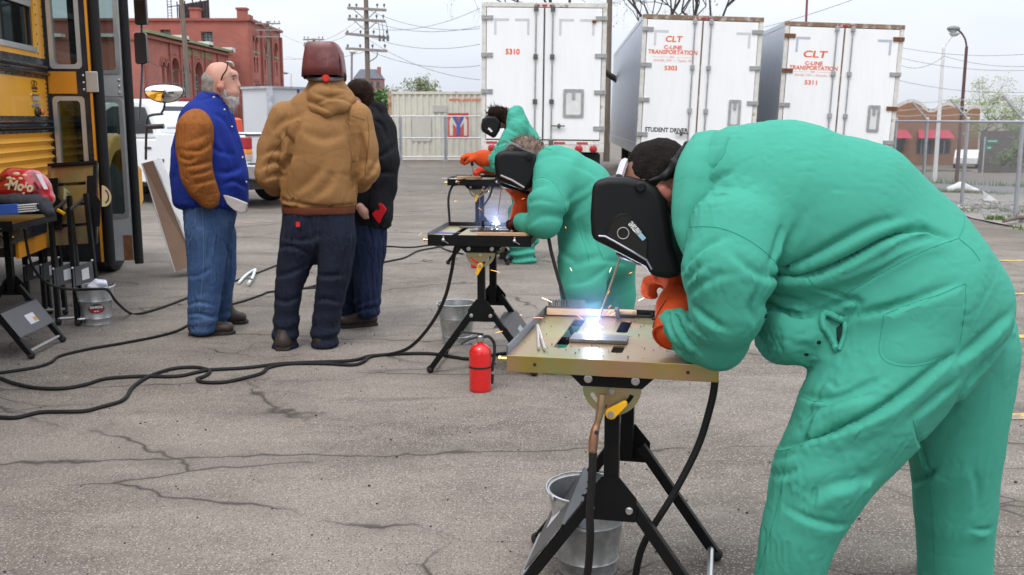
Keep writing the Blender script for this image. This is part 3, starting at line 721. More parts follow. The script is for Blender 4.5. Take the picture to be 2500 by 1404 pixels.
# ---------------------------------------------------------------- chain link fence on the east side with barbed wire arms
t = thing('chain_link_fence', 'galvanised chain link fence with slanted barbed wire arms', 'fence', (8.9, 19.8, gz(8.9, 19.8)))
FP = [Vector((8.49-.49*k, 16.9-3.1*k, 0)) if k > 0 else Vector((8.49+.47*-k, 16.9+3.1*-k, 0)) for k in (1, 0, -1, -2, -3, -4)]
zt = 1.43
for i, q in enumerate(FP):
    g = gz(q.x, q.y); p_ = MB().tube([(q.x, q.y, g-.05), (q.x, q.y, zt+.02)], .036, 10).build('post', M_galv, t, smooth=True)
    MB().lathe([(.042, -.02), (.042, .05), (.02, .07)], 10, (q.x, q.y, zt)).build('post_cap', M_galv, p_)
    MB().beam((q.x, q.y, zt+.03), (q.x-.36, q.y+.03, zt+.42), .045, .03).build('barb_arm', M_galv, p_)
    for zz in (.2, .65, 1.05): MB().lathe([(.041, -.012), (.041, .012)], 10, (q.x, q.y, g+zz)).build('tie_band', M_galv, p_)
for i in range(5):
    a, b_ = FP[i], FP[i+1]
    MB().tube([(a.x-.04, a.y, zt-.02), (b_.x-.04, b_.y, zt-.02)], .024, 8).build('top_rail', M_galv, t, smooth=True)
    netting('wire_netting', (a.x-.045, a.y, 0), (b_.x-.045, b_.y, 0), lambda q: gz(q.x, q.y)+.02, zt, M_link, t)
    for k in (.1, .24, .38):
        s_ = [Vector((a.x-.36*k/.39, a.y, zt+.03+k)), Vector((b_.x-.36*k/.39, b_.y, zt+.03+k))]; md = (s_[0]+s_[1])/2-Vector((0, 0, .03))
        bw = MB().tube(spline([s_[0], md, s_[1]], 6), .004, 4)
        for j in range(1, 22):
            q = s_[0].lerp(s_[1], j/22)-Vector((0, 0, .03*4*(j/22)*(1-j/22))); bw.beam(q-Vector((.015, .02, .02)), q+Vector((.015, .02, .02)), .004, .004)
        bw.build('barbed_wire', M_galv, t)
# ---------------------------------------------------------------- red brick factory
def brick_mat(name, c1, c2, mort, sc):
    m = mat(name, c1, .85, var=.18, vs=.35, col2=c2, c2=(.45, .7), c2s=.8, bump=.3, bs=6, bw=.02)
    return m
M_brick = brick_mat('red_brick', (.35, .125, .095), (.3, .1, .076), 0, 0)
M_brickd = mat('dark_brick_trim', (.29, .095, .073), .85, var=.15, vs=2)
M_stonec = mat('pale_coping', (.62, .6, .56), .7, var=.1)
M_green = mat('green_copper_trim', (.2, .24, .12), .7, var=.2, vs=3)
M_wglass = mat('old_window_glass', (.05, .075, .08), .15, var=.25, vs=1.2, spec=.6)
M_wframe = mat('grey_green_window_frame', (.22, .28, .27), .6, var=.1)
M_dark = mat('dark_metal', (.035, .028, .03), .7, var=.2)
fac = thing('brick_factory', 'red brick factory with arched windows and a billboard on its roof', 'building', (-28, 90, 0))
def facade(M, ln, ht, ops, depth, name='wall', ring=True, bars=(3, 5)):
    me = holed(rect(0, 0, ln, ht), ops, depth, M @ Matrix.Translation((0, 0, -depth/2))); wo = link(name, me, M_brick, fac)
    for o in ops:
        xs = [q[0] for q in o]; ys = [q[1] for q in o]; x0, x1, y0, y1 = min(xs), max(xs), min(ys), max(ys)
        d = depth*.8; wn = link('window', holed([(x, y) for x, y in o], [], .05, M @ Matrix.Translation((0, 0, -d))), M_wglass, fac)
        fb = MB(); nx, ny = bars
        for i in range(nx+1):
            x = x0+(x1-x0)*i/nx; yt = y1 if len(o) < 6 else y1-(x1-x0)/2+math.sqrt(max(0, ((x1-x0)/2)**2-(x-(x0+x1)/2)**2))
            fb.beam(M @ Vector((x, y0, -d+.06)), M @ Vector((x, max(y0+.05, yt), -d+.06)), .09, .05, up=M.col[2].xyz)
        for j in range(1, ny): fb.beam(M @ Vector((x0, y0+(y1-y0)*j/ny*.92, -d+.07)), M @ Vector((x1, y0+(y1-y0)*j/ny*.92, -d+.07)), .07, .05, up=M.col[2].xyz)
        fb.build('window_frame', M_wframe, wn)
        if ring and len(o) > 6:
            c = (x0+x1)/2; r = (x1-x0)/2; yc = y1-r; k = 12
            for rr, pr in ((.22, .1), (.5, .06)):
                oo = [(c+(r+rr)*math.cos(PI*i/k), yc+(r+rr)*math.sin(PI*i/k)) for i in range(k+1)]; ii = [(c+(r+rr-.2)*math.cos(PI*i/k), yc+(r+rr-.2)*math.sin(PI*i/k)) for i in range(k, -1, -1)]
                link('arch_ring', holed(oo+ii, [], pr, M @ Matrix.Translation((0, 0, pr/2+.003))), M_brickd, wo)
            MB().beam(M @ Vector((x0-.1, y0-.1, .06)), M @ Vector((x1+.1, y0-.1, .06)), .2, .16, up=M.col[2].xyz).build('sill', M_green, wn)
    return wo
XW = -28.0
Fw = frame((XW, 78.03, 0), (0, 1, 0), (0, 0, 1))
facade(Fw, 23.4, 8.0, [arch(4.0, 3.6, 4.65, 6.0), arch(5.1, 3.6, 5.75, 6.0), arch(6.2-.5, 1, 8.1-.5, 6.5) if 0 else arch(6.1, 1, 8.1, 6.5), arch(9, 1, 11, 6.5), arch(12.3, 1, 14.5, 6.5), arch(16.2, 1, 18.4, 6.5)], .6, bars=(4, 8))
for z, pr in ((7.95, .5), (7.6, .3)): MB().bb((XW, 78, z), (XW+pr, 101.5, z+.22)).build('cornice', M_green if pr > .4 else M_brickd, fac)
for a, b_ in ((4.6+6, 13.2), (14.5, 17.3)): MB().bb((XW, 78+a, 6.9), (XW+.06, 78+b_, 7.5)).build('sign_panel', mat('mossy_panel', (.16, .17, .07), .8, var=.3, vs=3), fac)
for y in (86.5, 93.5, 101): MB().bb((XW-.5, y, 8.0), (XW+.5, y+1.3, 8.45)).build('coping_block', M_stonec, fac)
for k in range(6): MB().bb((XW, 78+.0+k*3.9 if 0 else 78.2+[0, 5.65, 8.3, 11.5, 15.2, 19.2][k], 0), (XW+.14, 78.2+[0, 5.65, 8.3, 11.5, 15.2, 19.2][k]+.35, 7.55)).build('pilaster', M_brickd, fac)
# front of the wing facing the yard, stepped
Ff = frame((-45, 78, 0), (1, 0, 0), (0, 0, 1))
facade(Ff, 16.98, 7.4, [rect(4.1, 2.6, 6.0, 5.2), rect(8.3, 2.6, 10.2, 5.2), rect(12.6, 2.6, 14.4, 5.2)], .6, ring=False)
MB().bb((-45, 77.9, 7.4), (-28.0, 78.6, 7.6)).build('coping', M_brickd, fac)
for a, b_ in ((-32.6, -30), (-36.5, -34)): MB().bb((a, 77.7, 7.6), (b_, 78.5, 7.85)).build('coping_stone', M_stonec, fac)
MB().bb((-45, 78.6, 0), (-28.6, 101.5, 7.3)).build('wing_body', M_brickd, fac)
# tall block behind
Fb = frame((-46, 103, 0), (1, 0, 0), (0, 0, 1))
facade(Fb, 19.68, 11.15, [rect(14.95, 8.6, 16.1, 10.1), rect(10.9, 9.4, 11.9, 10.3)], .6, ring=False)
Fs = frame((-26.3, 103.03, 0), (0, 1, 0), (0, 0, 1))
ops = []
for y0 in (.9, 2.35, 6.6, 10.6): ops.append(arch(y0, 8.3, y0+.95 if y0 < 4 else y0+1.5, 9.85))
for y0 in (.5, 1.6, 2.7, 6.0, 7.3, 10.1, 11.4): ops.append(rect(y0, 6.2, y0+.65, 7.75))
for y0 in (.5, 1.6, 2.7, 6.0, 7.3, 10.1, 11.4): ops.append(arch(y0, 3.4, y0+.65, 5.1))
facade(Fs, 14, 11.15, ops, .6, bars=(2, 2))
for y in (0, 4.6, 8.9, 13.4): MB().bb((-26.3, 103+y, 0), (-26.05, 103.55+y, 10.6)).build('pilaster', M_brickd, fac)
MB().bb((-46, 102.8, 11.15), (-26.1, 103.4, 11.4)).bb((-26.6, 103, 11.15), (-26.0, 117.2, 11.4)).build('cornice', M_brickd, fac)
MB().bb((-26.35, 102.75, 11.2), (-24.9-1.2, 104.3, 11.75)).build('parapet_block', M_brick, fac)
MB().bb((-46, 103.6, 0), (-26.9, 117, 11.1)).build('block_body', M_brickd, fac)
for px in (475, 590):
    q = P(px, 55, 104); ch = MB().bb((q.x-.45, 104, 11.1), (q.x+.45, 104.9, 12.35)).build('chimney', M_brick, fac)
    MB().bb((q.x-.55, 103.9, 12.35), (q.x+.55, 105, 12.55)).build('chimney_cap', M_brickd, ch)
# billboard seen from behind
a, b_ = P(437, 55, 106), P(510, 3, 106); bz = 11.3
bb = MB()
for i in range(11):
    x = a.x+(b_.x-a.x)*i/11; bb.bb((x+.02, 106, bz+.15), (x+(b_.x-a.x)/11-.02, 106.12, bz+1.75+.5*i/11))
bb.build('billboard_panels', M_dark, fac)
bf = MB()
for i in range(5): x = a.x+(b_.x-a.x)*i/4; bf.beam((x, 105.7, bz-.2), (x, 105.7, bz+2.0+.4*i/4), .1, .1)
bf.beam((a.x-.9, 105.4, bz+1.45), (b_.x, 105.4, bz+1.95), .08, .08); bf.beam((a.x-.9, 105.4, bz+.1), (a.x-.9, 105.4, bz+2.2), .06, .06); bf.beam((a.x-.5, 105.4, bz+.1), (a.x-.5, 105.4, bz+2.2), .06, .06)
for k in range(7): bf.beam((a.x-.9, 105.4, bz+.3+k*.28), (a.x-.5, 105.4, bz+.3+k*.28), .04, .04)
bf.build('billboard_frame', M_dark, fac)

# far gabled brick house
t = thing('distant_house', 'distant brick house with a steep slate roof behind the tall utility pole', 'house', (-36, 250, 0))
hx0, hx1 = P(864, 200, 250).x, P(929, 200, 250).x; z1 = P(890, 192, 250).z; z2 = P(890, 168, 250).z
M_far = mat('hazy_brick', (.3, .15, .13), .9, var=.1); M_slate = mat('slate', (.12, .125, .15), .8, var=.15)
MB().bb((hx0, 250, 0), (hx1, 258, z1)).build('wall', M_far, t)
MB().add([(hx0-.2, 249.7, z1), (hx1+.2, 249.7, z1), (hx1+.2, 258.3, z1), (hx0-.2, 258.3, z1), (hx0+1.3, 252, z2), (hx1-1.3, 252, z2), (hx1-1.3, 256, z2), (hx0+1.3, 256, z2)], [(0, 1, 5, 4), (1, 2, 6, 5), (2, 3, 7, 6), (3, 0, 4, 7), (4, 5, 6, 7)]).build('roof', M_slate, t)
MB().bb((hx1-.9, 251, z1), (hx1-.1, 252.2, z2+.5)).build('chimney', M_far, t)
for i in range(4): MB().bb((hx0+.7+i*1.6, 249.93, z1-2.2), (hx0+1.5+i*1.6, 250.1, z1-.7)).build('window', M_wglass, t)

# ---------------------------------------------------------------- utility poles, lamps and wires
M_wood = mat('weathered_pole_wood', (.17, .135, .11), .9, var=.25, vs=3, stretch=(6, 6, .6))
M_woodg = mat('grey_crossarm_wood', (.25, .22, .2), .9, var=.2)
M_ins = mat('insulator', (.12, .12, .13), .3, var=.1)
M_wire = mat('wire', (.09, .09, .1), .6, var=0)
def upole(label, px, Y, ztop, r, arms, lean=0, group='utility poles'):
    x = P(px, 150, Y).x; t = thing('utility_pole', label, 'utility pole', (x, Y, 0), group=group)
    MB().tube([(x, Y, -.2), (x+lean*.5, Y, ztop*.5), (x+lean, Y, ztop)], [r*1.15, r, r*.8], 10).build('pole', M_wood, t, smooth=True)
    for (z, l0, l1, br, tl) in arms:
        a = MB().beam((x+lean*z/ztop-l0, Y-r*1.1, z+tl/2), (x+lean*z/ztop+l1, Y-r*1.1, z-tl/2), .1, .12).build('crossarm', M_woodg, t)
        for k in np.linspace(-l0+.1, l1-.1, 6 if br else 4):
            if abs(k) < .25: continue
            MB().lathe([(.02, 0), (.02, .08), (.05, .1), (.055, .16), (.03, .2)], 8, (x+k+lean*z/ztop, Y-r*1.1, z+.05)).build('insulator', M_ins, a)
        if br:
            bm_ = MB()
            for s_ in (-1, 1): bm_.beam((x+s_*.55, Y-r*1.2, z-.03), (x, Y-r*1.2, z-.5), .03, .04)
            bm_.build('brace', M_woodg, a)
    return x
Yp = 48
z_ = lambda py, Y: P(897, py, Y).z
xp = upole('tall wooden utility pole with stacked crossarms above the dark-haired woman', 897, Yp, 9.5, .115, [(z_(23, Yp), .85, .95, 1, .1), (z_(50, Yp), .85, .9, 1, .1), (z_(88, Yp), .98, 1.05, 0, .2), (z_(122, Yp), .98, .95, 0, .12)])
tp = bpy.data.objects['utility_pole']
for k in (.62, .8, 1.0):
    MB().tube(spline([(xp+k*.9, Yp-.15, z_(52, Yp)), (xp+k, Yp-.2, z_(75, Yp)), (xp+k*1.02, Yp-.14, z_(96, Yp))], 5), .015, 5).lathe([(.03, 0), (.06, .03), (.05, .28), (.03, .3)], 8, (xp+k, Yp-.2, z_(102, Yp))).build('fuse_cutout', M_ins, tp)
MB().tube(spline([(xp+.5, Yp-.15, z_(125, Yp)), (xp+.45, Yp-.2, z_(140, Yp)), (xp+.08, Yp-.14, z_(152, Yp))], 5), .025, 5).build('cable_riser', M_ins, tp)
x2 = upole('dark slim pole rising in front of the arched factory windows', 461, 42, 9, .1, [], lean=-.25)
x3 = upole('short utility pole in front of the factory end wall', 657, 95, P(657, 52, 95).z, .16, [(P(657, 58, 95).z, 1.1, 1.2, 1, 0), (P(657, 74, 95).z, 1.1, 1.2, 0, 0), (P(657, 90, 95).z, 1.0, 1.0, 0, 0)])
x4 = upole('utility pole directly behind the raised welding helmet', 768, 85, P(768, 94, 85).z, .14, [(P(768, 97, 85).z, .85, .85, 1, 0), (P(768, 111, 85).z, .85, .8, 0, 0)])
x5 = upole('dark utility pole between the first two trailers', 1484, 38, 11, .11, [], lean=.05)
t = thing('flag_pole', 'thin rust red pole above the third trailer', 'pole', (P(1968, 50, 40).x, 40, 0))
MB().tube([(P(1968, 50, 40).x, 40, gz(11, 40)), (P(1968, 50, 40).x, 40, 8)], [.06, .04], 8).build('pole', mat('red_brown_paint', (.22, .06, .05), .6), t, smooth=True)
def lamp(label, pts, head, Y, m, r=.09, hm=None):
    base = pts[0]; t = thing('street_lamp', label, 'street lamp', (P(*base, Y).x, Y, 0), group='street lamps')
    b0 = P(*base, Y); MB().tube([(b0.x, Y, gz(b0.x, Y)-.1), P(*pts[1], Y)], [r, r*.7], 10).build('pole', m, t, smooth=True)
    MB().tube(spline([P(*q, Y) for q in pts[1:]], 5), r*.45, 8).build('arm', m, t, smooth=True)
    h = P(*head, Y); MB().ball(h, .28, 12, 8, (1, .6, .42)).build('lamp_head', hm or m, t, smooth=True)
    MB().ball(h-Vector((.02, 0, .08)), .2, 10, 6, (1, .6, .45)).build('lens', mat('lamp_lens', (.5, .52, .5), .2), t, smooth=True)
M_brownp = mat('brown_painted_steel', (.11, .055, .05), .5, var=.1); M_paleP = mat('pale_concrete_pole', (.66, .65, .63), .7, var=.08)
lamp('brown steel street lamp with a curved arm beyond the fence', [(2338, 400), (2360, 114), (2356, 95), (2345, 78), (2334, 72)], (2328, 70), 42, M_brownp, .085, mat('green_grey_lamp', (.2, .22, .2), .4))
lamp('pale street lamp pole with a straight arm beyond the fence', [(2285, 395), (2304, 117), (2314, 101), (2326, 86)], (2331, 80), 47, M_paleP, .1, M_paleP)
lamp('slim lamp with a round head left of the tall utility pole', [(856, 300), (859, 128), (859, 126), (860, 125)], (862, 126), 70, M_woodg, .1, M_paleP)
lamp('small far street lamp beside the factory corner', [(711, 300), (711, 180), (706, 178), (700, 178)], (698, 178), 110, M_paleP, .08, M_steel)
def wire(label, pts, sag, Y0, Y1, r=.013):
    a, b_ = P(*pts[0], Y0), P(*pts[1], Y1); k = 14
    tag(MB().tube([a.lerp(b_, i/k)-Vector((0, 0, sag*4*(i/k)*(1-i/k))) for i in range(k+1)], r, 4).build('overhead_wire', M_wire, smooth=True), label, 'wire', 'overhead power lines')
WL = ['wire from the bus roof across to the dark slim pole', 'wire crossing the factory wall behind the side mirrors', 'low wire running across the arched windows to the short pole', 'wire sagging from the dark slim pole to the short factory pole', 'wire from the short factory pole to the pole behind the helmet', "lowest wire reaching the tall pole's bottom crossarm", 'lower of the wires joining the short pole and the pole behind the helmet', 'wire climbing to the top crossarm of the tall pole', 'wire climbing to the second crossarm of the tall pole', "wire from the tall pole's top crossarm towards the first trailer", "wire from the tall pole's second crossarm towards the first trailer", "wire from the tall pole's third crossarm towards the first trailer", "wire from the tall pole's lowest crossarm towards the first trailer", 'wire dropping from the tall pole to just above the container', "wire rising from the tall pole to the first trailer's top corner", 'wire slanting up above the third trailer', 'highest wire crossing both street lamps', 'second wire below the lamp heads, sagging to the right', 'short wire between the third trailer and the pale lamp', 'wire leaving the pale lamp pole to the right', 'lowest wire above the mission style building']
W_ = [((0, 118), (455, 205)), ((330, 122), (460, 165)), ((330, 178), (660, 200)), ((455, 60), (655, 125)), ((655, 60), (768, 112)), ((700, 138), (897, 125)), ((655, 135), (768, 135)), ((768, 100), (897, 30)), ((768, 103), (897, 55)), ((897, 23), (1172, 70)), ((897, 50), (1172, 64)), ((897, 88), (1172, 108)), ((897, 122), (1172, 160)), ((897, 95), (1172, 195)), ((910, 70), (1172, 20)), ((1850, 70), (2080, 0)), ((2188, 114), (2620, 118)), ((2188, 139), (2620, 163)), ((2188, 154), (2305, 137)), ((2305, 137), (2620, 148)), ((2188, 195), (2620, 216))]
for i, (a, b_) in enumerate(W_):
    Y0, Y1 = (40, 42) if i < 3 else (46, 90) if i < 8 else (60, 48) if i < 9 else (48, 42) if i < 15 else (40, 30) if i == 15 else (46, 44)
    if i in (3, 4, 5, 6): Y0, Y1 = ((42, 94), (94, 85), (88, 48), (94, 85))[i-3]
    if i in (7, 8): Y0, Y1 = 85, 48
    wire(WL[i], (a, b_), .35 if i != 15 else .05, Y0, Y1, .009 if i < 15 else .008)

# ---------------------------------------------------------------- trees
def tree(name, label, x, y, h, spread, seed, leaves, lc, ls, depth=6, trunk=.2, bark=(.1, .08, .065), base=.3, mats=None, lspread=.5, fork=3):
    rr = random.Random(seed); z0 = gz(x, y); t = thing(name, label, 'tree', (x, y, z0)); wd = MB(); tips = []
    def grow(p, d, ln, r, dep):
        q = p+d*ln*.55+Vector((rr.gauss(0, .06), rr.gauss(0, .06), 0))*ln; e = p+d*ln+Vector((rr.gauss(0, .1), rr.gauss(0, .1), rr.gauss(0, .05)))*ln
        wd.tube([p, q, e], [r, r*.85, r*.68], 6 if dep > 3 else 4, caps=False)
        if dep <= 2: tips.append((e, ln)); tips.append((q, ln))
        if dep == 0: return
        for k in range(fork if rr.random() < .6 else 2):
            a = Vector((rr.gauss(0, 1), rr.gauss(0, 1), rr.gauss(.25, .6))).normalized()
            grow(e, (d*.75+a*spread).normalized(), ln*rr.uniform(.66, .86), r*rr.uniform(.5, .68), dep-1)
    grow(Vector((x, y, z0)), Vector((rr.gauss(0, .05), 0, 1)).normalized(), h*base, trunk, depth)
    wd.build('trunk', mat('bark_%d' % int(bark[0]*1000), bark, .95, var=.25, vs=8), t, smooth=True)
    lf = MB(); L_ = lc if isinstance(lc[0], tuple) else (lc,)
    for i in range(leaves):
        e, ln = rr.choice(tips); c = e+Vector((rr.gauss(0, 1), rr.gauss(0, 1), rr.gauss(0, .8)))*ln*lspread
        u = Vector((rr.gauss(0, 1), rr.gauss(0, 1), rr.gauss(0, 1))).normalized(); v = u.orthogonal().normalized(); s_ = ls*rr.uniform(.5, 1.3)
        lf.cur = rr.randrange(len(L_)); lf.add([c-u*s_, c+v*s_*.55, c+u*s_, c-v*s_*.55], [(0, 1, 2, 3)])
    ms = [mat('leaf_%d_%d_%d' % tuple(int(q*1000) for q in c), c, .7, var=.3, vs=.7) for c in L_]
    lf.build('crown', ms, t, fix=False)
    return t
q = P(930, 260, 62)
gl = ((.06, .13, .03), (.1, .19, .045), (.035, .075, .02))
for i, (px, h, sd) in enumerate(((925, 4.2, 1), (948, 4.0, 2), (905, 3.6, 3), (735, 2.6, 4), (1010, 2.2, 5))):
    tree('leafy_tree', ['dense green leafy tree left of the container', 'green leafy tree just behind the container corner', 'low green tree at the foot of the tall utility pole', 'small green tree beside the grey cargo trailer', 'low green tree showing above the container'][i], P(px, 260, 62).x, 62+i, h, .9, sd, 5200, gl, .1, 4, .12, base=.22, lspread=.75)
tree('sparse_tree', 'sparse budding tree behind the container', P(1058, 220, 75).x, 75, 5.2, .8, 11, 1500, ((.2, .22, .1), (.14, .17, .07)), .09, 6, .12, base=.28)
tree('bare_tree', 'bare branching tree with first green buds behind the first two trailers', P(1535, 40, 33).x, 33, 8.4, .7, 23, 1900, ((.16, .2, .06), (.22, .25, .1)), .045, 9, .17, (.055, .045, .04), base=.3, lspread=.35)
tree('bare_tree', 'thin bare tree above the middle of trailer 5303', P(1740, 40, 34).x, 34, 7.8, .7, 41, 1700, ((.17, .21, .07), (.24, .27, .11)), .045, 9, .13, (.06, .05, .042), base=.3, lspread=.35)
tree('budding_tree', 'pale green budding tree behind the mission style building', P(2412, 260, 95).x, 95, 8.2, .85, 29, 4200, ((.22, .26, .1), (.3, .32, .14)), .1, 6, .14, (.12, .1, .08), base=.27)
tree('budding_tree', 'small budding tree by the street sign', P(2452, 270, 80).x, 80, 6.0, .9, 31, 3000, ((.2, .24, .09), (.15, .19, .06)), .09, 5, .1, (.12, .1, .08), base=.27)
tree('fence_shrub', 'green climbing shrub at the right edge behind the fence', 9.6, 18.2, 1.9, .8, 37, 2600, ((.12, .18, .05), (.08, .13, .03)), .035, 5, .03, base=.25)
tree('fence_shrub', 'tall green shrub just beyond the last fence posts', 13.1, 24.5, 2.6, .7, 38, 3000, ((.14, .2, .06), (.1, .15, .045)), .045, 5, .04, base=.25)

# ---------------------------------------------------------------- mission style building beyond the road
YB = 85; zb = -2.3
t = thing('mission_building', 'brown brick building with curved parapet and red awnings', 'building', (36, YB, zb))
out = [(2120, 268), (2172, 268), (2188, 264), (2202, 257), (2216, 251), (2232, 251), (2246, 258), (2254, 267), (2264, 274), (2278, 274), (2290, 268), (2300, 260), (2312, 257), (2326, 260), (2338, 267), (2348, 275), (2358, 276), (2366, 268), (2378, 264), (2391, 266)]
pts = [P(a, b_, YB) for a, b_ in out]; poly = [(p.x, p.z) for p in pts]+[(pts[-1].x, zb), (pts[0].x, zb)]
def WX(px): return P(px, 350, YB).x
def WZ(py): return P(2250, py, YB).z
ops = [rect(WX(2150), WZ(372), WX(2206), WZ(336)), rect(WX(2236), WZ(376), WX(2276), WZ(342)), rect(WX(2280), WZ(376), WX(2318), WZ(342))]
M_mb = mat('brown_brick', (.27, .15, .09), .9, var=.15, vs=1.5)
link('front_wall', holed(poly, ops, .4, frame((0, YB, 0), (1, 0, 0), (0, 0, 1))), M_mb, t)
cp = MB()
for a, b_ in zip(pts[:-1], pts[1:]): cp.beam((a.x, YB-.05, a.z+.05), (b_.x, YB-.05, b_.z+.05), .5, .14, up=(0, 1, 0))
cp.build('coping', mat('pale_coping_stone', (.55, .52, .48), .7), t)
MB().bb((pts[0].x, YB+.2, zb), (pts[-1].x, YB+14, WZ(290))).build('building_body', M_mb, t)
MB().bb((WX(2085), YB+4, WZ(300)), (WX(2216), YB+9, WZ(245))).build('rear_roof_block', mat('dark_red_roof', (.2, .07, .06), .8), t)
MB().bb((WX(2180), YB+5, WZ(260)), (WX(2186), YB+5.4, WZ(212))).build('vent_pipe', M_rust, t)
for o in ops:
    x0, z0, x1, z1 = o[0][0], o[0][1], o[2][0], o[2][1]
    wn = MB().bb((x0, YB+.1, z0), (x1, YB+.14, z1)).build('window', M_wglass, t)
    fb = MB()
    for k in range(4): fb.bb((x0+(x1-x0)*k/3-.04, YB-.02, z0), (x0+(x1-x0)*k/3+.04, YB+.08, z1))
    fb.build('window_frame', M_steel, wn)
M_aw = mat('faded_red_awning', (.42, .06, .085), .8, var=.15)
for a, b_ in ((2150, 2210), (2236, 2312)):
    x0, x1 = WX(a), WX(b_); z1, z0 = WZ(317), WZ(337)
    MB().add([(x0, YB-.22, z1), (x1, YB-.22, z1), (x1+.2, YB-1.1, z0), (x0-.2, YB-1.1, z0), (x0, YB-.22, z0), (x1, YB-.22, z0)], [(0, 1, 2, 3), (0, 3, 4), (1, 5, 2)]).build('awning', M_aw, t, fix=False)
# far car, street sign, dark roadside bush wall
cx = Vector((0, 0, 0)); q0 = P(2362, 385, 80)
t = thing('parked_car', 'small white car parked on the road beyond the fence', 'car', (q0.x, 80, gz(q0.x, 80)), R(62), local=True)
g = 0; prof = [(-2.1, .35), (2.1, .35), (2.1, .75), (1.3, .9), (.7, 1.4), (-1.0, 1.42), (-1.6, .95), (-2.1, .85)]
MB().prism(prof, frame((cx.x, 0, g), (1, 0, 0), (0, 0, 1)), 1.7).build('body', mat('white_car_paint', (.7, .7, .7), .3, coat=.5), t, bevel=.06)
for s_ in (-1, 1): MB().prism([(1.1, .93), (.62, 1.34), (-.9, 1.35), (-1.35, .95)], frame((cx.x, s_*.86, g), (1, 0, 0), (0, 0, 1)), .03).build('side_window', M_wglass, t)
for k in (-1.25, 1.3):
    for s_ in (-1, 1): MB().lathe([(.05, -.1), (.32, -.1), (.32, .1), (.05, .1)], 16, (cx.x+k, s_*.78, g+.32), Matrix.Rotation(PI/2, 3, 'X')).build('wheel', M_black, t)
for s_ in (-.6, .6): MB().bb((cx.x+2.09, s_-.15, g+.6), (cx.x+2.12, s_+.15, g+.72)).build('tail_light', M_red, t)
q = P(2424, 350, 55); g = gz(q.x, 55)
t = thing('street_sign', 'green street sign on a post beyond the fence', 'street sign', (q.x, 55, g))
MB().tube([(q.x-.45, 55, g), (q.x-.45, 55, q.z+.35)], .04, 8).build('post', M_galv, t)
M_sg = mat('sign_green', (.0, .2, .12), .5)
MB().bb((q.x-.42, 54.98, q.z), (q.x+.3, 55, q.z+.2)).bb((q.x-.42, 54.98, q.z-.35), (q.x+.0, 55, q.z-.1)).build('sign_plate', M_sg, t)
MB().bb((q.x-.3, 54.97, q.z+.1), (q.x+.2, 54.978, q.z+.14)).bb((q.x-.3, 54.97, q.z-.26), (q.x-.1, 54.978, q.z-.21)).build('sign_lettering', mat('sign_white', (.7, .72, .7), .5), t)
q = P(2440, 330, 72); tb = thing('dark_shed', 'dark brown shed wall behind the street sign', 'wall', (q.x, 72, -2.3))
MB().bb((q.x-1.2, 72, -2.3), (q.x+1.5, 72.3, P(2440, 320, 72).z)).build('panel', mat('dark_shed_boards', (.1, .085, .075), .8, var=.3, vs=2), tb)
# white junk beside the road and branch on the verge
b = Body(); c = P(2352, 440, 27); gg = gz(c.x, 27)
b.chain([(c.x-.35, 27, gg+.12), (c.x-.05, 27, gg+.2), (c.x+.4, 27, gg+.1)], [(.12, .1), (.16, .14), (.04, .05)])
V, Q = b.grow(.03); V += .02*npnoise(V, 12, 5)[:, None]*vnorm(V, Q)
tag(skin('plastic_bag', V, Q, mat('white_bag', (.75, .74, .73), .5, var=.06), None), 'crumpled white plastic bag lying by the road beyond the fence', 'bag')
t = thing('fallen_branch', 'broken grey branch lying on the verge by the fence', 'branch', G(2480, 552))
a = G(2450, 553); b_ = G(2520, 548); MB().tube(spline([a+Vector((0, 0, .09)), a.lerp(b_, .5)+Vector((0, 0, .13)), b_+Vector((0, 0, .1))], 5), [.035]*10+[.02], 7).build('stem', M_wood, t, smooth=True)
q = a.lerp(b_, .3)+Vector((0, 0, .12)); MB().tube([q, q+Vector((.12, .05, .1))], [.018, .008], 6).build('twig', M_wood, t)
q = G(2420, 490, -.2); t = thing('concrete_chunk', 'pale jagged scrap standing in the rubble by the fence', 'scrap', q)
MB().add([(q.x-.15, q.y, q.z), (q.x+.15, q.y+.05, q.z), (q.x+.1, q.y+.15, q.z), (q.x-.1, q.y+.1, q.z), (q.x-.2, q.y, q.z+.22), (q.x-.02, q.y+.08, q.z+.12)], [(0, 1, 2, 3), (0, 1, 5, 4), (1, 2, 5), (2, 3, 4, 5), (3, 0, 4)]).build('slab', mat('white_concrete', (.6, .6, .58), .8, var=.1), t)

# ---------------------------------------------------------------- grey enclosed cargo trailer
t = thing('cargo_trailer', 'pale grey enclosed cargo trailer with a blue maker badge', 'trailer', (P(664, 300, 26).x, 26, 0))
c = Vector((P(662, 300, 26).x, 26, 0)); ya = R(38); dl = Vector((-math.cos(ya), math.sin(ya), 0)); dr_ = Vector((math.cos(R(52)), math.sin(R(52)), 0))
z0, z1 = .5, P(660, 213, 26).z; Ll = 4.5 if 0 else 1.35/math.cos(ya)*.9; Lr = 1.2
M_cg = mat('pale_grey_sheet', (.56, .57, .59), .4, metal=.1, var=.04, vs=1); M_br = mat('bright_trim', (.55, .56, .58), .2, metal=.9, var=.3, vs=6)
Ll = 1.15; Lr = 2.4
def slab(a, b_, z0, z1, t_, m, nm):
    d = (b_-a); n = Vector((d.y, -d.x, 0)).normalized(); M = frame((a+b_)/2+Vector((0, 0, (z0+z1)/2))-n*t_/2, d, (0, 0, 1))
    return MB().prism(rect(-d.length/2, -(z1-z0)/2, d.length/2, (z1-z0)/2), M, t_).build(nm, m, t, bevel=.01)
slab(c+dl*Ll, c, z0, z1, .05, M_cg, 'side_wall'); slab(c, c+dr_*Lr, z0, z1, .05, M_cg, 'front_wall')
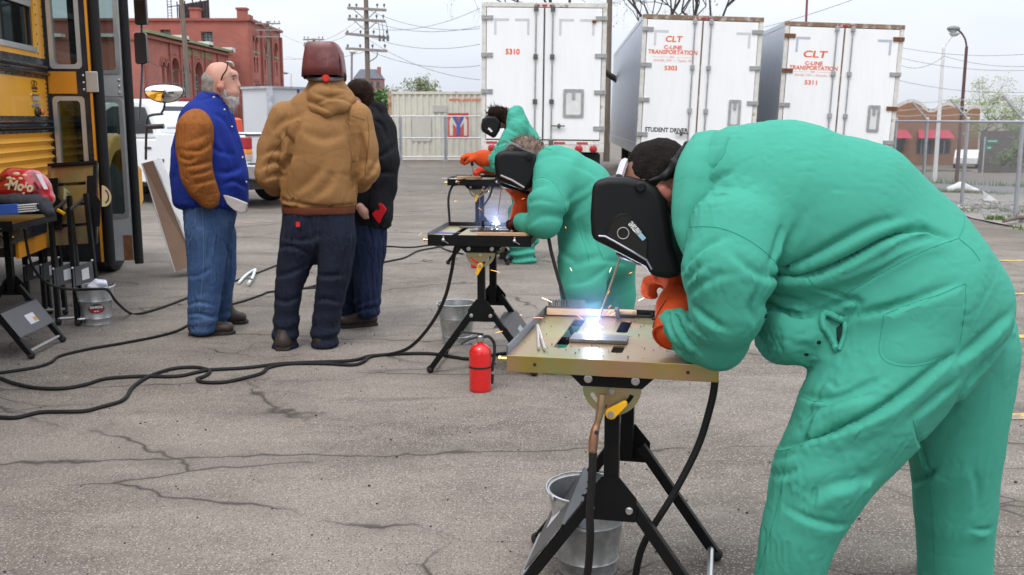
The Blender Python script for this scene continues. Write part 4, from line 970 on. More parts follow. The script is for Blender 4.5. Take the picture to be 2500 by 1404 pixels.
slab(c+dl*Ll+dr_*Lr, c+dl*Ll, z0, z1, .05, M_cg, 'side_wall'); slab(c+dr_*Lr, c+dl*Ll+dr_*Lr, z0, z1, .05, M_cg, 'rear_wall')
MB().add([c+Vector((0, 0, z1)), c+dr_*Lr+Vector((0, 0, z1)), c+dr_*Lr+dl*Ll+Vector((0, 0, z1)), c+dl*Ll+Vector((0, 0, z1))], [(0, 1, 2, 3)]).build('roof', M_cg, t)
MB().beam(c+Vector((0, -.02, z0)), c+Vector((0, -.02, z1)), .16, .04).build('corner_trim', M_br, t)
MB().beam(c+Vector((0, -.03, z1)), c+dr_*Lr+Vector((.03, 0, z1)), .06, .06).build('top_trim', M_br, t); MB().beam(c+Vector((0, -.03, z1)), c+dl*Ll+Vector((0, -.03, z1)), .06, .06).build('top_trim', M_br, t)
n = Vector((dr_.y, -dr_.x, 0)); q = c+dr_*1.5+n*.012+Vector((0, 0, P(690, 221, 26).z-.0))
MB().prism(rect(-.62, -.065, .62, .065), frame(q, dr_, (0, 0, 1)), .006).build('badge_plate', mat('badge_blue', (.05, .07, .25), .4), t)
text('badge_lettering', 'SURE-TRAC', .13, frame(q+n*.006, dr_, (0, 0, 1)), mat('badge_white', (.75, .75, .78), .4), t, width=1.1, bold=.004)
for k in (.4, 2.0):
    qq = c+dr_*k+dl*.1; MB().lathe([(.08, -.1), (.34, -.1), (.34, .1), (.08, .1)], 18, qq+Vector((0, 0, .34)), frame((0, 0, 0), dr_, (0, 0, 1)).to_3x3()).build('wheel', M_black, t, smooth=True)

# ---------------------------------------------------------------- white pickup
t = thing('pickup_truck', 'white extended cab pickup truck parked beside the school bus', 'pickup truck', (P(604, 440, 16.2).x, 16.2, 0), R(-30), local=True); t.scale = (-1, 1, 1)
M_pw = mat('white_truck_paint', (.76, .77, .78), .25, var=.03, vs=2, coat=.6); M_tg = mat('tinted_glass', (.02, .025, .027), .06, var=0, spec=.8)
M_pl = mat('grey_plastic', (.07, .07, .075), .5, var=.1)
# local x forward from the tail, +y is the truck's left side away from us (mirrored), near side is y=0
Wd = 1.95
def side(poly, y0, y1, m, nm, par=t, bev=.02): return MB().prism(poly, frame((0, (y0+y1)/2, 0), (1, 0, 0), (0, 0, 1)), abs(y1-y0)).build(nm, m, par, bevel=bev)
arc_ = lambda cx, r, n=10: [(cx+r*math.cos(PI-PI*i/n), .38+r*math.sin(PI-PI*i/n)) for i in range(n+1)]
lower = [(0.06, .55), (0.0, .75), (0.02, 1.2), (2.05, 1.22), (2.1, 1.12), (4.05, 1.12), (4.2, 1.1), (5.4, 1.0), (5.6, .9), (5.65, .5), (5.0, .38)]+[(q[0], q[1]) for q in reversed(arc_(4.5, .48))]+[(3.9, .38), (1.75, .38)]+[(q[0], q[1]) for q in reversed(arc_(1.2, .48))]+[(.5, .5)]
side(lower, 0.0, .1, M_pw, 'body_side', bev=.03); side(lower, Wd-.1, Wd, M_pw, 'body_side', bev=.03)
MB().bb((.02, .1, .55), (.1, Wd-.1, 1.18)).build('tailgate', M_pw, t, bevel=.02)
MB().bb((0, .08, 1.19), (2.05, 0.02, 1.225)).bb((.0, .08, 1.185), (.1, Wd-.08, 1.22)).build('bed_rail_cap', M_pl, t, bevel=.008)
MB().bb((.1, .1, .6), (2.05, Wd-.1, .66)).build('bed_floor', M_pl, t)
MB().bb((2.05, .1, .5), (5.5, Wd-.1, 1.08)).build('cab_body', M_pw, t)
cab = [(2.1, 1.12), (2.14, 1.35), (2.3, 1.72), (2.5, 1.8), (3.3, 1.8), (3.5, 1.76), (4.1, 1.15)]
MB().prism(cab, frame((0, Wd/2, 0), (1, 0, 0), (0, 0, 1)), Wd-.24).build('cab_roof', M_pw, t, bevel=.06)
side([(2.27, 1.22), (2.3, 1.36), (2.44, 1.66), (2.78, 1.68), (2.78, 1.2)], .1, .125, M_tg, 'quarter_window', bev=.01)
side([(2.86, 1.19), (2.86, 1.68), (3.28, 1.68), (3.42, 1.62), (3.85, 1.19)], .1, .125, M_tg, 'door_window', bev=.01)
MB().add([(2.128, .3, 1.3), (2.128, Wd-.3, 1.3), (2.28, Wd-.36, 1.68), (2.28, .36, 1.68)], [(0, 1, 2, 3)]).build('rear_window', M_tg, t)
MB().bb((2.42, .75, 1.79), (2.5, 1.2, 1.83)).build('cab_brake_light', M_red, t)
tl = MB().bb((-.015, -.012, .98), (.13, .13, 1.17)).build('tail_light', M_red, t, bevel=.015)
MB().bb((-.014, -.011, .9), (.13, .13, .978)).build('amber_lens', mat('amber_lens', (.75, .25, .03), .25, coat=.4), t, bevel=.01); MB().bb((-.014, -.011, .8), (.13, .13, .898)).build('white_lens', mat('clear_lens', (.5, .4, .38), .2, coat=.4), t, bevel=.01)
MB().bb((-.015, Wd-.13, .8), (.13, Wd+.012, 1.17)).build('tail_light', M_red, t, bevel=.015)
MB().bb((-.2, -.02, .5), (.02, Wd+.02, .74)).build('rear_bumper', mat('chrome', (.6, .61, .63), .15, metal=1, var=.05), t, bevel=.03)
MB().bb((-.19, .02, .735), (.02, Wd-.02, .76)).build('bumper_step', M_pl, t)
MB().lathe([(.11, 0), (.11, .004), (.1, .006)], 24, (1.62, -.002, .98), Matrix.Rotation(PI/2, 3, 'X')).build('fuel_door', M_pw, t, smooth=True)
for k in (1.2, 4.5):
    for y in (.14, Wd-.14):
        wl = MB().lathe([(.22, -.13), (.36, -.13), (.39, -.1), (.39, .1), (.36, .13), (.22, .13)], 26, (k, y, .39), Matrix.Rotation(PI/2, 3, 'X')).build('wheel', M_black, t, smooth=True)
        MB().lathe([(.02, -.1), (.2, -.09), (.23, -.12), (.23, .12), (.02, .1)], 16, (k, y, .39), Matrix.Rotation(PI/2, 3, 'X')).build('rim', M_steel, wl, smooth=True)
MB().bb((.3, .2, .3), (5.3, Wd-.2, .5)).build('chassis', M_steeld, t)
MB().bb((3.55, -.22, 1.1), (3.68, -.02, 1.34)).build('wing_mirror', M_pl, t, bevel=.03)
MB().bb((1.9, -.012, .74), (2.05, -.004, .79)).bb((2.2, -.014, .95), (2.36, -.004, .99)).build('door_handle', M_pl, t)
q = P(572, 292, 30); t = thing('traffic_barrel', 'orange barrel standing between the pickup and the cargo trailer', 'barrel', (q.x, 30, 0))
MB().lathe([(.3, 0), (.3, .5), (.26, .52), (.26, 1), (.24, 1.02), (.22, 1.45), (.1, 1.5)], 18, (q.x, 30, 0)).build('barrel_body', mat('barrel_orange', (.75, .1, .04), .5), t, smooth=True)
# ---------------------------------------------------------------- school bus
M_by = mat('school_bus_yellow', (.70, .33, .02), .38, var=.06, vs=1.5, coat=.25, col2=(.6, .28, .03), c2=(.55, .75), c2s=3)
M_byo = mat('orange_inner_panel', (.62, .24, .012), .5, var=.1, vs=4)
M_bb = mat('bus_black_enamel', (.016, .018, .024), .28, var=.15, vs=3, coat=.3)
M_al = mat('anodised_aluminium', (.52, .52, .51), .38, metal=.75, var=.08, vs=5)
M_algrey = mat('grey_kick_panel', (.42, .42, .42), .5, metal=.2, var=.1, vs=4, col2=(.22, .09, .03), c2=(.66, .74), c2s=3)
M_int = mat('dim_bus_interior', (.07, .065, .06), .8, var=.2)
M_gl = glass('bus_glass', (.7, .8, .78), .25)
M_gld = glass('bus_window_tint', (.4, .45, .45), .55)
M_chrome = mat('mirror_chrome', (.8, .8, .8), .03, metal=1, var=0)
M_amber = mat('amber_marker', (.55, .12, .02), .25, coat=.5)
bus = thing('school_bus', 'yellow school bus with its folding entry door open', 'bus', (-3.53, 7.78, 0), R(8.2), local=True)
X0, YB0 = 0, -7.0
MB().bb((-.03, YB0, 1.47), (0, -.03, 1.755)).build('side_panel', M_by, bus, bevel=.004)
def rail(z0, z1, nm='rub_rail'):
    o = MB()
    for i in range(2):
        a = z0+(z1-z0)*i/2; b_ = z0+(z1-z0)*(i+1)/2; o.prism([(0, a+.004), (.028, a+.018), (.032, (a+b_)/2), (.028, b_-.018), (0, b_-.004)], frame((0, (YB0-.02)/2, 0), (1, 0, 0), (0, 0, 1)), -YB0-.02)
    o.build(nm, M_bb, bus, smooth=30)
MB().bb((-.03, YB0, 1.75), (.004, -.02, 1.9)).bb((-.03, YB0, 1.355), (.004, -.02, 1.475)).build('black_belt', M_bb, bus)
rail(1.765, 1.86); rail(1.368, 1.455)
prof = []; z = 1.355
while z > .93:
    for k in range(6): prof.append((.012+.014*math.cos(2*PI*k/6), z-.062*k/6))
    z -= .062
cs = MB(); vs = []
for (x, z) in prof: vs += [(x, YB0, z), (x, -.025, z)]
cs.add(vs, [(2*i, 2*i+1, 2*i+3, 2*i+2) for i in range(len(prof)-1)]); cs.build('corrugated_panel', M_by, bus, smooth=60)
MB().bb((-.03, YB0, .62), (.006, -.03, .93)).build('skirt', M_bb, bus)
rv = MB()
for z in np.arange(.98, 1.36, .062): rv.ball((.026, -.07, z), .006, 6, 4)
for z in np.arange(1.49, 1.75, .032): rv.ball((.001, -.055, z), .006, 6, 4)
for y in np.arange(-2.6, -.05, .13):
    for z in (1.888, 1.765, 1.47, 1.362): rv.ball((.005, y, z), .006, 6, 4)
for z in np.arange(1.93, 2.7, .07):
    for y in (-.045, -.19, -1.03, -1.15): rv.ball((.004, y, z), .006, 6, 4)
tag(rv.build('rivets', M_bb, bus), kind='stuff')
# window band
wh = [rect(-1.0-.98*i-.15*i, 1.935, -.22-.98*i-.15*i, 2.62) for i in range(6)]
link('window_wall', holed(rect(YB0, 1.9, -.0, 2.9), wh, .05, frame((-.022, 0, 0), (0, 1, 0), (0, 0, 1))), M_by, bus)
for i, q in enumerate(wh):
    y0, y1 = q[0][0], q[1][0]
    wn = link('window', holed(rrect(y1-y0, .685, .03, cx=(y0+y1)/2, cy=2.2775), [rrect(y1-y0-.07, .61, .03, cx=(y0+y1)/2, cy=2.2775)], .03, frame((-.03, 0, 0), (0, 1, 0), (0, 0, 1))), M_bb, bus)
    MB().bb((-.035, y0+.03, 1.97), (-.03, y1-.03, 2.59)).build('pane', M_gld, wn)
    MB().bb((-.02, y0+.04, 2.255), (.0, y1-.03, 2.3)).bb((-.02, y0+.02, 1.935), (.012, y1-.01, 1.975)).build('sash', M_al, wn, bevel=.003)
    MB().bb((-.16, y0+.3, 2.0), (-.14, y0+.34, 2.6)).build('seat_pole', M_steel, wn)
# shell and interior
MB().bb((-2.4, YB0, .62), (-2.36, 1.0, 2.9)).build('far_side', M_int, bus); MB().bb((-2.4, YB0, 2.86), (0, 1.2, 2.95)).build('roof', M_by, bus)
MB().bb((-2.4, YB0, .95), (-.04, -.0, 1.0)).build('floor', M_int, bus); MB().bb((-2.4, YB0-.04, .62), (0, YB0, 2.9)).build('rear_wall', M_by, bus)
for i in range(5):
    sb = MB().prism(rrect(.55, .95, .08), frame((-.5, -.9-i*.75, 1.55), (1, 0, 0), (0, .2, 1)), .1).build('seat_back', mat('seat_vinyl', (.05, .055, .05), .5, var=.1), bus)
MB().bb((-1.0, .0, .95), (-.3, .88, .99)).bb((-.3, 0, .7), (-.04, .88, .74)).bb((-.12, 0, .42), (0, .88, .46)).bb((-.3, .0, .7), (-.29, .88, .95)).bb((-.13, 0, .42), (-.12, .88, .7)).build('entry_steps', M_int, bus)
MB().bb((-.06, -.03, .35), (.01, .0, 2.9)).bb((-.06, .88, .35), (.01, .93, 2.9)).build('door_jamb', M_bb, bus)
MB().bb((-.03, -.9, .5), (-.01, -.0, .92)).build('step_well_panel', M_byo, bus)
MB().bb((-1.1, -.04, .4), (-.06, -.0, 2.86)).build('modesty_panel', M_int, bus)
# door leaves
def leaf(y, wdt, rub, zlo, inner, ang):
    d = bpy.data.objects.new('door', None); COL.objects.link(d); d.parent = bus; d.location = (.0, y, 0); d.rotation_euler = (0, 0, R(ang)); d['local'] = 1
    F_ = frame((0, 0, 0), (1, 0, 0), (0, 0, 1))
    zt = 2.75; z1, z2, z3, z4 = 1.84, 1.81, 1.645, 1.615; zk = .62 if inner else .75
    g0, g1 = .04, wdt-(.025 if inner else .045)
    fr = holed(rect(0, zlo, wdt, zt), [rrect(g1-g0, zt-.1-z1, .02, cx=(g0+g1)/2, cy=(z1+zt-.1)/2), rrect(g1-g0, z4-zk, .02, cx=(g0+g1)/2, cy=(z4+zk)/2)], .034, F_)
    link('leaf_frame', fr, M_algrey if inner else M_bb, d)
    for a, b_ in ((z1, zt-.1), (zk, z4)):
        link('glass_trim', holed(rrect(g1-g0+.02, b_-a+.02, .03, cx=(g0+g1)/2, cy=(a+b_)/2), [rrect(g1-g0-.045, b_-a-.045, .03, cx=(g0+g1)/2, cy=(a+b_)/2)], .05, F_), M_al, d)
        MB().bb((g0, -.004, a), (g1, .004, b_)).build('pane', M_gl, d)
    MB().bb((.01, -.026, z3), (wdt-.005, -.018, z2)).build('mid_plate', M_algrey if inner else M_byo, d)
    bl = MB()
    for z in (z3+.03, (z2+z3)/2, z2-.03): bl.ball((wdt-.03, -.03, z), .011, 8, 5)
    bl.build('bolt_row', M_al, d)
    if not inner:
        MB().bb((.22, -.03, z3-.01), (wdt+.02, -.0265, z2+.01)).build('hinge_plate', M_bb, d); MB().bb((.29, -.046, z3+.01), (wdt+.08, -.031, z2)).build('latch_plate', M_al, d, bevel=.004)
        MB().bb((wdt, -.02, zlo), (wdt+.035, .0, zt)).build('edge_strip', M_bb, d); MB().bb((wdt+.012, -.035, zlo), (wdt+.03, -.021, zt)).build('orange_edge', M_byo, d)
    xr = wdt+(.035 if not inner else 0)
    MB().tube([(xr+rub/2, 0, zlo-.03), (xr+rub/2, 0, zt)], rub/2, 14).build('rubber_edge', mat('door_rubber', (.01, .01, .011), .6, var=.1, spec=.25), d, smooth=True)
    if inner: MB().bb((wdt-.08, -.02, zlo), (wdt-.005, -.0175, zlo+.22)).build('rust_patch', M_rust, d)
leaf(0.01, .3, .075, .35, False, -2); leaf(.87, .36, .075, .24, True, -1)
# cowl, hood, fender and front wheel
MB().bb((-2.3, .95, .7), (-.0, 1.25, 1.75)).build('cowl', M_by, bus, bevel=.05)
MB().prism([(1.2, .75), (1.2, 1.62), (2.2, 1.52), (2.75, 1.4), (2.85, 1.2), (2.85, .75)], frame((-1.2, 0, 0), (0, 1, 0), (0, 0, 1)), 1.7).build('hood', M_by, bus, bevel=.07)
wc = (1.95, .52); fp = [(1.15, .72), (1.15, 1.18)]+[(wc[0]+.8*math.cos(R(a)), wc[1]+.8*math.sin(R(a))) for a in range(125, 30, -12)]+[(2.85, .95), (2.85, .6), (2.62, .52)]+[(wc[0]+.64*math.cos(R(a)), wc[1]+.64*math.sin(R(a))) for a in range(0, 166, 12)]
MB().prism(fp, frame((-.13, 0, 0), (0, 1, 0), (0, 0, 1)), .36).build('front_fender', M_by, bus, bevel=.06)
Ry = Matrix.Rotation(PI/2, 3, 'Y')
fw = MB().lathe([(.28, -.12), (.46, -.13), (.52, -.09), (.52, .09), (.46, .13), (.28, .12)], 32, (-.13, wc[0], .52), Ry).build('front_wheel', M_black, bus, smooth=True)
MB().lathe([(.02, .04), (.1, .06), (.2, -.02), (.27, .03), (.29, .11)], 24, (-.13, wc[0], .52), Ry, caps=False).build('rim', mat('dirty_wheel', (.3, .31, .31), .5, metal=.4, var=.3, vs=15), fw, smooth=True)
MB().bb((-2.2, -6.5, .55), (-.3, 2.6, .75)).build('chassis', M_steeld, bus)
# mirrors
def toloc(v): return Matrix.LocRotScale(bus.location, bus.rotation_euler, None).inverted() @ Vector(v)
for (px, y0, y1) in ((344, -10, 62), (345, 80, 157)):
    a = toloc(P(px, y0, 10.1)); b_ = toloc(P(px, y1, 10.1)); c = (a+b_)/2; h = a.z-b_.z
    mo = MB().prism(rrect(.115, h, .025), frame(c, (1, -.1, 0), (0, 0, 1)), .05).build('side_mirror', M_bb, bus, smooth=30)
    MB().prism(rrect(.1, h-.02, .02), frame(c+Vector((-.003, -.028, 0)), (1, -.1, 0), (0, 0, 1)), .004).build('mirror_glass', M_chrome, mo)
a = toloc(P(352, 180, 10.3)); MB().tube([toloc(P(344, -20, 10.15)), toloc(P(347, 170, 10.15)), toloc(P(340, 300, 10.0))], .012, 8).build('mirror_bracket', M_bb, bus, smooth=True)
c = toloc(P(401, 225, 10.7)); hw = 45/FPX*10.7
o_ = [(hw*math.cos(R(a)), .035*0+.085*math.sin(R(a))) for a in range(0, 181, 15)]; half = [(hw*math.cos(PI*k/16), .035+.06*abs(math.sin(PI*k/16))**.5*1.0) for k in range(17)]
pts = [(hw*.98*math.cos(R(a)), .1*(.55 if math.sin(R(a)) > 0 else 1.25)*math.sin(R(a))+.02) for a in range(0, 360, 15)]
cm = MB().prism([(x*1.06, z*1.08) for x, z in pts], frame(c+Vector((0, .02, 0)), (1, 0, 0), (0, 0, 1)), .05).build('crossover_mirror', M_bb, bus, smooth=50)
mb = MB(); k = len(pts); vs = [c+Vector((x*f, -.008-.06*(1-f*f), z*f)) for f in (1, .8, .6, .4, .2, .02) for x, z in pts]
mb.add(vs, [(i*k+j, i*k+(j+1) % k, (i+1)*k+(j+1) % k, (i+1)*k+j) for i in range(5) for j in range(k)]); mb.build('convex_glass', M_chrome, cm, smooth=80)
q = lambda px, py, Y=10.7: toloc(P(px, py, Y))
MB().tube(spline([q(402, 240), q(401, 262), q(394, 276)], 4), .012, 8).tube(spline([q(398, 278), q(370, 281), q(360, 290), q(357, 330), q(356, 390)], 5), .014, 8).tube([q(360, 310), q(400, 308)], .028, 10).build('mirror_arm', M_bb, bus, smooth=True)
# badges and marker
c = toloc(P(118, 273, 7.5)); c = Vector((.012, c.y, c.z))
MB().ball(c+Vector((.0, -.02, 0)), .04, 12, 8, (.35, 1.5, .85)).build('marker_base', M_bb, bus, smooth=True); MB().ball(c+Vector((.02, .012, 0)), .03, 12, 8, (.5, 1, .9)).build('marker_light', M_amber, bus, smooth=True)
FT = lambda py_, z: frame((.003, py_, z), (0, 1, 0), (0, 0, 1))
text('dealer_initial', 'H', .035, FT(-.33, 1.712), M_ink, bus, bold=.001)
text('dealer_name', 'HOEKSTRA', .03, FT(-.33, 1.675), M_ink, bus, width=.13); text('dealer_line', 'Transportation', .016, FT(-.33, 1.654), M_ink, bus, width=.1)
link('dealer_ring', holed([(.07*math.cos(R(a)), .02*math.sin(R(a))) for a in range(0, 360, 15)], [[(.062*math.cos(R(a)), .015*math.sin(R(a))) for a in range(0, 360, 15)]], .001, FT(-.33, 1.712)), M_ink, bus)
text('maker_badge', 'THOMAS', .062, FT(-.335, 1.605), M_chrome, bus, width=.15, bold=.004, ext=.006); text('maker_badge_line', 'BUILT BUSES', .035, FT(-.335, 1.555), M_al, bus, width=.16, bold=.002, ext=.006)
# ---------------------------------------------------------------- welding tables
def zinc(name, base=(.36, .30, .125)):
    m = mat(name, base, .34, metal=.75, var=.12, vs=5, col2=(.42, .235, .17), c2=(.44, .66), c2s=4.5)
    N = m.node_tree.nodes; L = m.node_tree.links; b = N['Principled BSDF']; src = b.inputs['Base Color'].links[0].from_socket
    tc = N.new('ShaderNodeTexCoord'); n = N.new('ShaderNodeTexNoise'); n.inputs['Scale'].default_value = 3.7; n.inputs['Detail'].default_value = 4; n.inputs['Distortion'].default_value = 1.2
    mp = N.new('ShaderNodeMapping'); mp.inputs['Location'].default_value = (3, 5, 1); L.new(tc.outputs['Object'], mp.inputs[0]); L.new(mp.outputs[0], n.inputs['Vector'])
    mr = N.new('ShaderNodeMapRange'); mr.inputs[1].default_value = .48; mr.inputs[2].default_value = .68; mr.inputs[4].default_value = .8; L.new(n.outputs[0], mr.inputs[0])
    mi = N.new('ShaderNodeMixRGB'); mi.inputs[2].default_value = (.24, .31, .17, 1); L.new(src, mi.inputs[1]); L.new(mr.outputs[0], mi.inputs[0]); L.new(mi.outputs[0], b.inputs['Base Color'])
    return m
M_zn = zinc('yellow_zinc_plate'); M_znl = zinc('yellow_zinc_lip', (.36, .27, .07))
M_pb = mat('black_powder_coat', (.005, .005, .0055), .5, var=.2, vs=12, spec=.18)
M_gp = mat('dark_grey_panel', (.085, .085, .088), .45, metal=.2, var=.15, vs=8)
M_bolt = mat('zinc_bolt', (.5, .5, .5), .3, metal=.9, var=.1)
M_lev = mat('yellow_lever', (.8, .42, .01), .42, var=.05)
M_foot = mat('rubber_foot', (.015, .015, .015), .75, var=.1)
M_stk = mat('sticker_white', (.62, .62, .64), .5, var=.08); M_sto = mat('sticker_orange', (.62, .3, .05), .5)
def weld_table(label, loc, rz, panel=-1, zt=.80, plate='zinc', lip='zinc', guide=True, slots=True, group='welding tables in use', simple=False):
    t = thing('welding_table', label, 'welding table', loc, R(rz), group, local=True)
    W, D = .575, .63; ty = .235
    hl = [rrect(.038, .44, .012, cx=-.162, cy=.025), rrect(.036, .19, .012, cx=-.008, cy=.147), rrect(.034, .09, .01, cx=.006, cy=-.178), rrect(.038, .44, .012, cx=.162, cy=.025)] if slots else []
    link('table_top', holed(rrect(W, D, .004, 2), hl, .005, Matrix.Translation((0, 0, zt-.0025))), M_zn, t)
    lm = M_znl if lip == 'zinc' else M_pb; z1 = zt+.001 if lip == 'zinc' else zt+.016
    fl = MB().bb((-W/2-.003, -D/2-.004, zt-.046), (W/2+.003, -D/2, z1)).build('front_lip', lm, t, bevel=.0015)
    for s_ in (-1, 1):
        if lip == 'zinc': MB().lathe([(.005, 0), (.005, .0012)], 10, (s_*.21, -D/2-.0045, zt-.022), Matrix.Rotation(PI/2, 3, 'X')).build('screw_hole', M_ink, fl)
        else:
            MB().lathe([(.009, 0), (.009, .012), (.004, .016)], 10, (s_*.2, -D/2-.004, zt-.012), Matrix.Rotation(PI/2, 3, 'X')).beam((s_*.2, -D/2-.015, zt-.012), (s_*.2+.03, -D/2-.018, zt-.03), .007, .004).bb((s_*.2-.004, -D/2-.0055, zt-.02), (s_*.2+.004, -D/2-.0035, zt+.01)).build('wing_nut', M_bolt, fl)
    MB().bb((-W/2-.004, -D/2, zt-.04), (-W/2, D/2, zt+(.028 if guide else .0))).build('side_guide', M_gp if guide else M_pb, t, bevel=.001)
    MB().bb((W/2, -D/2, zt-.04), (W/2+.004, D/2, zt-.0005)).build('side_lip', lm, t); MB().bb((-W/2, D/2, zt-.04), (W/2, D/2+.004, zt+.024)).build('rear_guide', M_pb, t)
    MB().lathe([(.006, 0), (.006, .02), (.009, .021), (.009, .028)], 10, (-W/2-.004, -D/2+.03, zt-.018), Matrix.Rotation(-PI/2, 3, 'Y')).build('guide_screw', mat('brass', (.6, .45, .15), .3, metal=.9), t)
    MB().bb((-W/2+.05, -.02, zt-.03), (W/2-.05, .02, zt-.006)).build('cross_member', M_pb, t)
    for s_ in (-1, 1):
        y = s_*(ty+.035); F_ = frame((0, y, zt), (1, 0, 0), (0, 0, 1))
        br = MB().prism([(-.145, -.006), (.145, -.006), (.145, -.03), (.085, -.088), (-.085, -.088), (-.145, -.03)], F_, .006).build('bracket', M_pb, t)
        for k in (-.066, .066): MB().lathe([(.012, 0), (.012, .003), (.007, .004), (.007, .009)], 12, (k, y+s_*.003, zt-.066), Matrix.Rotation(-s_*PI/2, 3, 'X')).build('bolt', M_bolt, br, smooth=True)
        rr = .083; sl = []
        for a0, a1 in ((200, 256), (284, 340)):
            sl.append([(.066*math.cos(R(a)), -.088+.066*math.sin(R(a))) for a in np.linspace(a0, a1, 8)]+[(.054*math.cos(R(a)), -.088+.054*math.sin(R(a))) for a in np.linspace(a1, a0, 8)])
        o_ = [(-rr, -.06), (-rr, -.088)]+[(rr*math.cos(R(a)), -.088+rr*math.sin(R(a))) for a in range(190, 351, 10)]+[(rr, -.088), (rr, -.06)]
        yy = s_*(ty+.029); tp_ = link('tilt_plate', holed(o_, sl, .004, frame((0, yy, zt), (1, 0, 0), (0, 0, 1))), M_zn, t)
        MB().lathe([(.009, 0), (.009, .007)], 6, (0, yy+s_*.002, zt-.1), Matrix.Rotation(-s_*PI/2, 3, 'X')).build('pivot_bolt', M_bolt, tp_)
        lv = MB(); y3 = y+s_*.012; a = (.002, zt-.158); b_ = (.038, zt-.128) if s_ < 0 else (-.03, zt-.125)
        if lip != 'zinc' and s_ < 0: b_ = (-.016, zt-.205)
        d = Vector((b_[0]-a[0], 0, b_[1]-a[1])).normalized(); pr = Vector((-d.z, 0, d.x)); ring = []
        for k in range(9): an = R(90+180*k/8); ring.append(Vector((a[0], y3, a[1]))+(d*math.cos(an)+pr*math.sin(an))*.016)
        for k in range(9): an = R(-90+180*k/8); ring.append(Vector((b_[0], y3, b_[1]))+(d*math.cos(an)+pr*math.sin(an))*.0085)
        n = len(ring); off = Vector((0, s_*.016, 0)); lv.add(ring+[q+off for q in ring], [tuple(range(n)), tuple(range(2*n-1, n-1, -1))]+[(i, (i+1) % n, n+(i+1) % n, n+i) for i in range(n)])
        lo_ = lv.build('lever', M_lev, t, smooth=30, bevel=.002)
        MB().lathe([(.009, 0), (.009, .003)], 12, (a[0], y3+s_*.0165, a[1]), Matrix.Rotation(-s_*PI/2, 3, 'X')).build('lever_bolt', M_bolt, lo_)
        hub = .385
        MB().bb((-.021, s_*ty-.021, hub-.055), (.021, s_*ty+.021, zt-.09)).build('post', M_pb, t, bevel=.003)
        yf = s_*(ty+.0235)
        hp = MB().prism([(-.025, .06), (.025, .06), (.075, -.0), (.075, -.07), (-.075, -.07), (-.075, .0)], frame((0, yf, hub), (1, 0, 0), (0, 0, 1)), .005).build('hub_plate', M_pb, t)
        for k in (-1, 1):
            MB().lathe([(.011, 0), (.011, .004), (.0085, .005), (.0085, .011)], 10, (k*.055, yf+s_*.003, hub-.035), Matrix.Rotation(-s_*PI/2, 3, 'X')).build('bolt', M_bolt, hp, smooth=True)
            lg = MB().beam((k*.045, s_*ty, hub-.005), (k*.3, s_*ty, .025), .032, .034, up=(0, 1, 0)).build('leg', M_pb, t, bevel=.003)
            MB().ball((k*.303, s_*ty, .022), .0225, 12, 8).build('rubber_foot', M_foot, lg, smooth=True)
    for k in (-1, 1):
        lerp = lambda u: (k*(.045+.255*u), .38-.355*u)
        if k == panel:
            x1, za = lerp(.3); x2, zb = lerp(.72); nrm = Vector((.355, 0, .255*k)).normalized()
            e = Vector((x2-x1, 0, zb-za)); M_ = frame(((x1+x2)/2+k*.022, 0, (za+zb)/2+.012), (0, 1, 0), e)
            h_ = [[(.02*math.cos(R(a))*(.7 if j % 2 else .45)+(-.18+.06*j), .018*math.sin(R(a))*(.7 if j % 2 else .45)+.0) for a in range(0, 360, 45)] for j in range(7)]
            pn = link('step_panel', holed(rect(-ty-.016, -e.length/2, ty+.016, e.length/2), [], .003, M_), M_gp, t)
            q0 = M_ @ Vector((0, -e.length/2, 0)); zdir = M_.col[2].xyz
            sh = link('tool_shelf', holed(rect(-ty-.01, 0, ty+.01, .075), [[(a+.0, b_+.037) for a, b_ in hh] for hh in h_], .003, frame(M_ @ Vector((0, -e.length/2, 0)), (0, 1, 0), (-k, 0, -.12))), M_gp, t)
            for (sx, sy, w_, h2, mm) in ((.03, .01, .12, .07, M_stk), (.065, .022, .045, .03, M_sto)):
                link('sticker', holed(rect(sx-w_/2, sy-h2/2, sx+w_/2, sy+h2/2), [], .0006, M_ @ Matrix.Translation((0, 0, (.002+(.0006 if mm is M_sto else 0))*(1 if zdir.x*k > 0 else -1)))), mm, pn)
        MB().tube([(k*.285, -ty, .045), (k*.285, ty, .045)], .011, 8).build('foot_bar', M_bolt, t, smooth=True)
    return t
near_t = weld_table('welding table nearest the camera with gold zinc top and yellow lever', (.335, 2.985, 0), -12, -1)
mid_c = Vector((-.145, 5.86, 0))
mid_t = weld_table('welding table with black edged top beside the red fire extinguisher', mid_c, -7, 1, lip='black')
far_t = weld_table('farthest welding table with blue black rail, by the third welder', (-.33, 10.3, 0), -4, 1, lip='black', zt=.85)
left_t = weld_table('welding table by the bus carrying the red welding helmet', (-3.26, 6.23, 0), 2, 1, zt=.84, lip='black', slots=False)

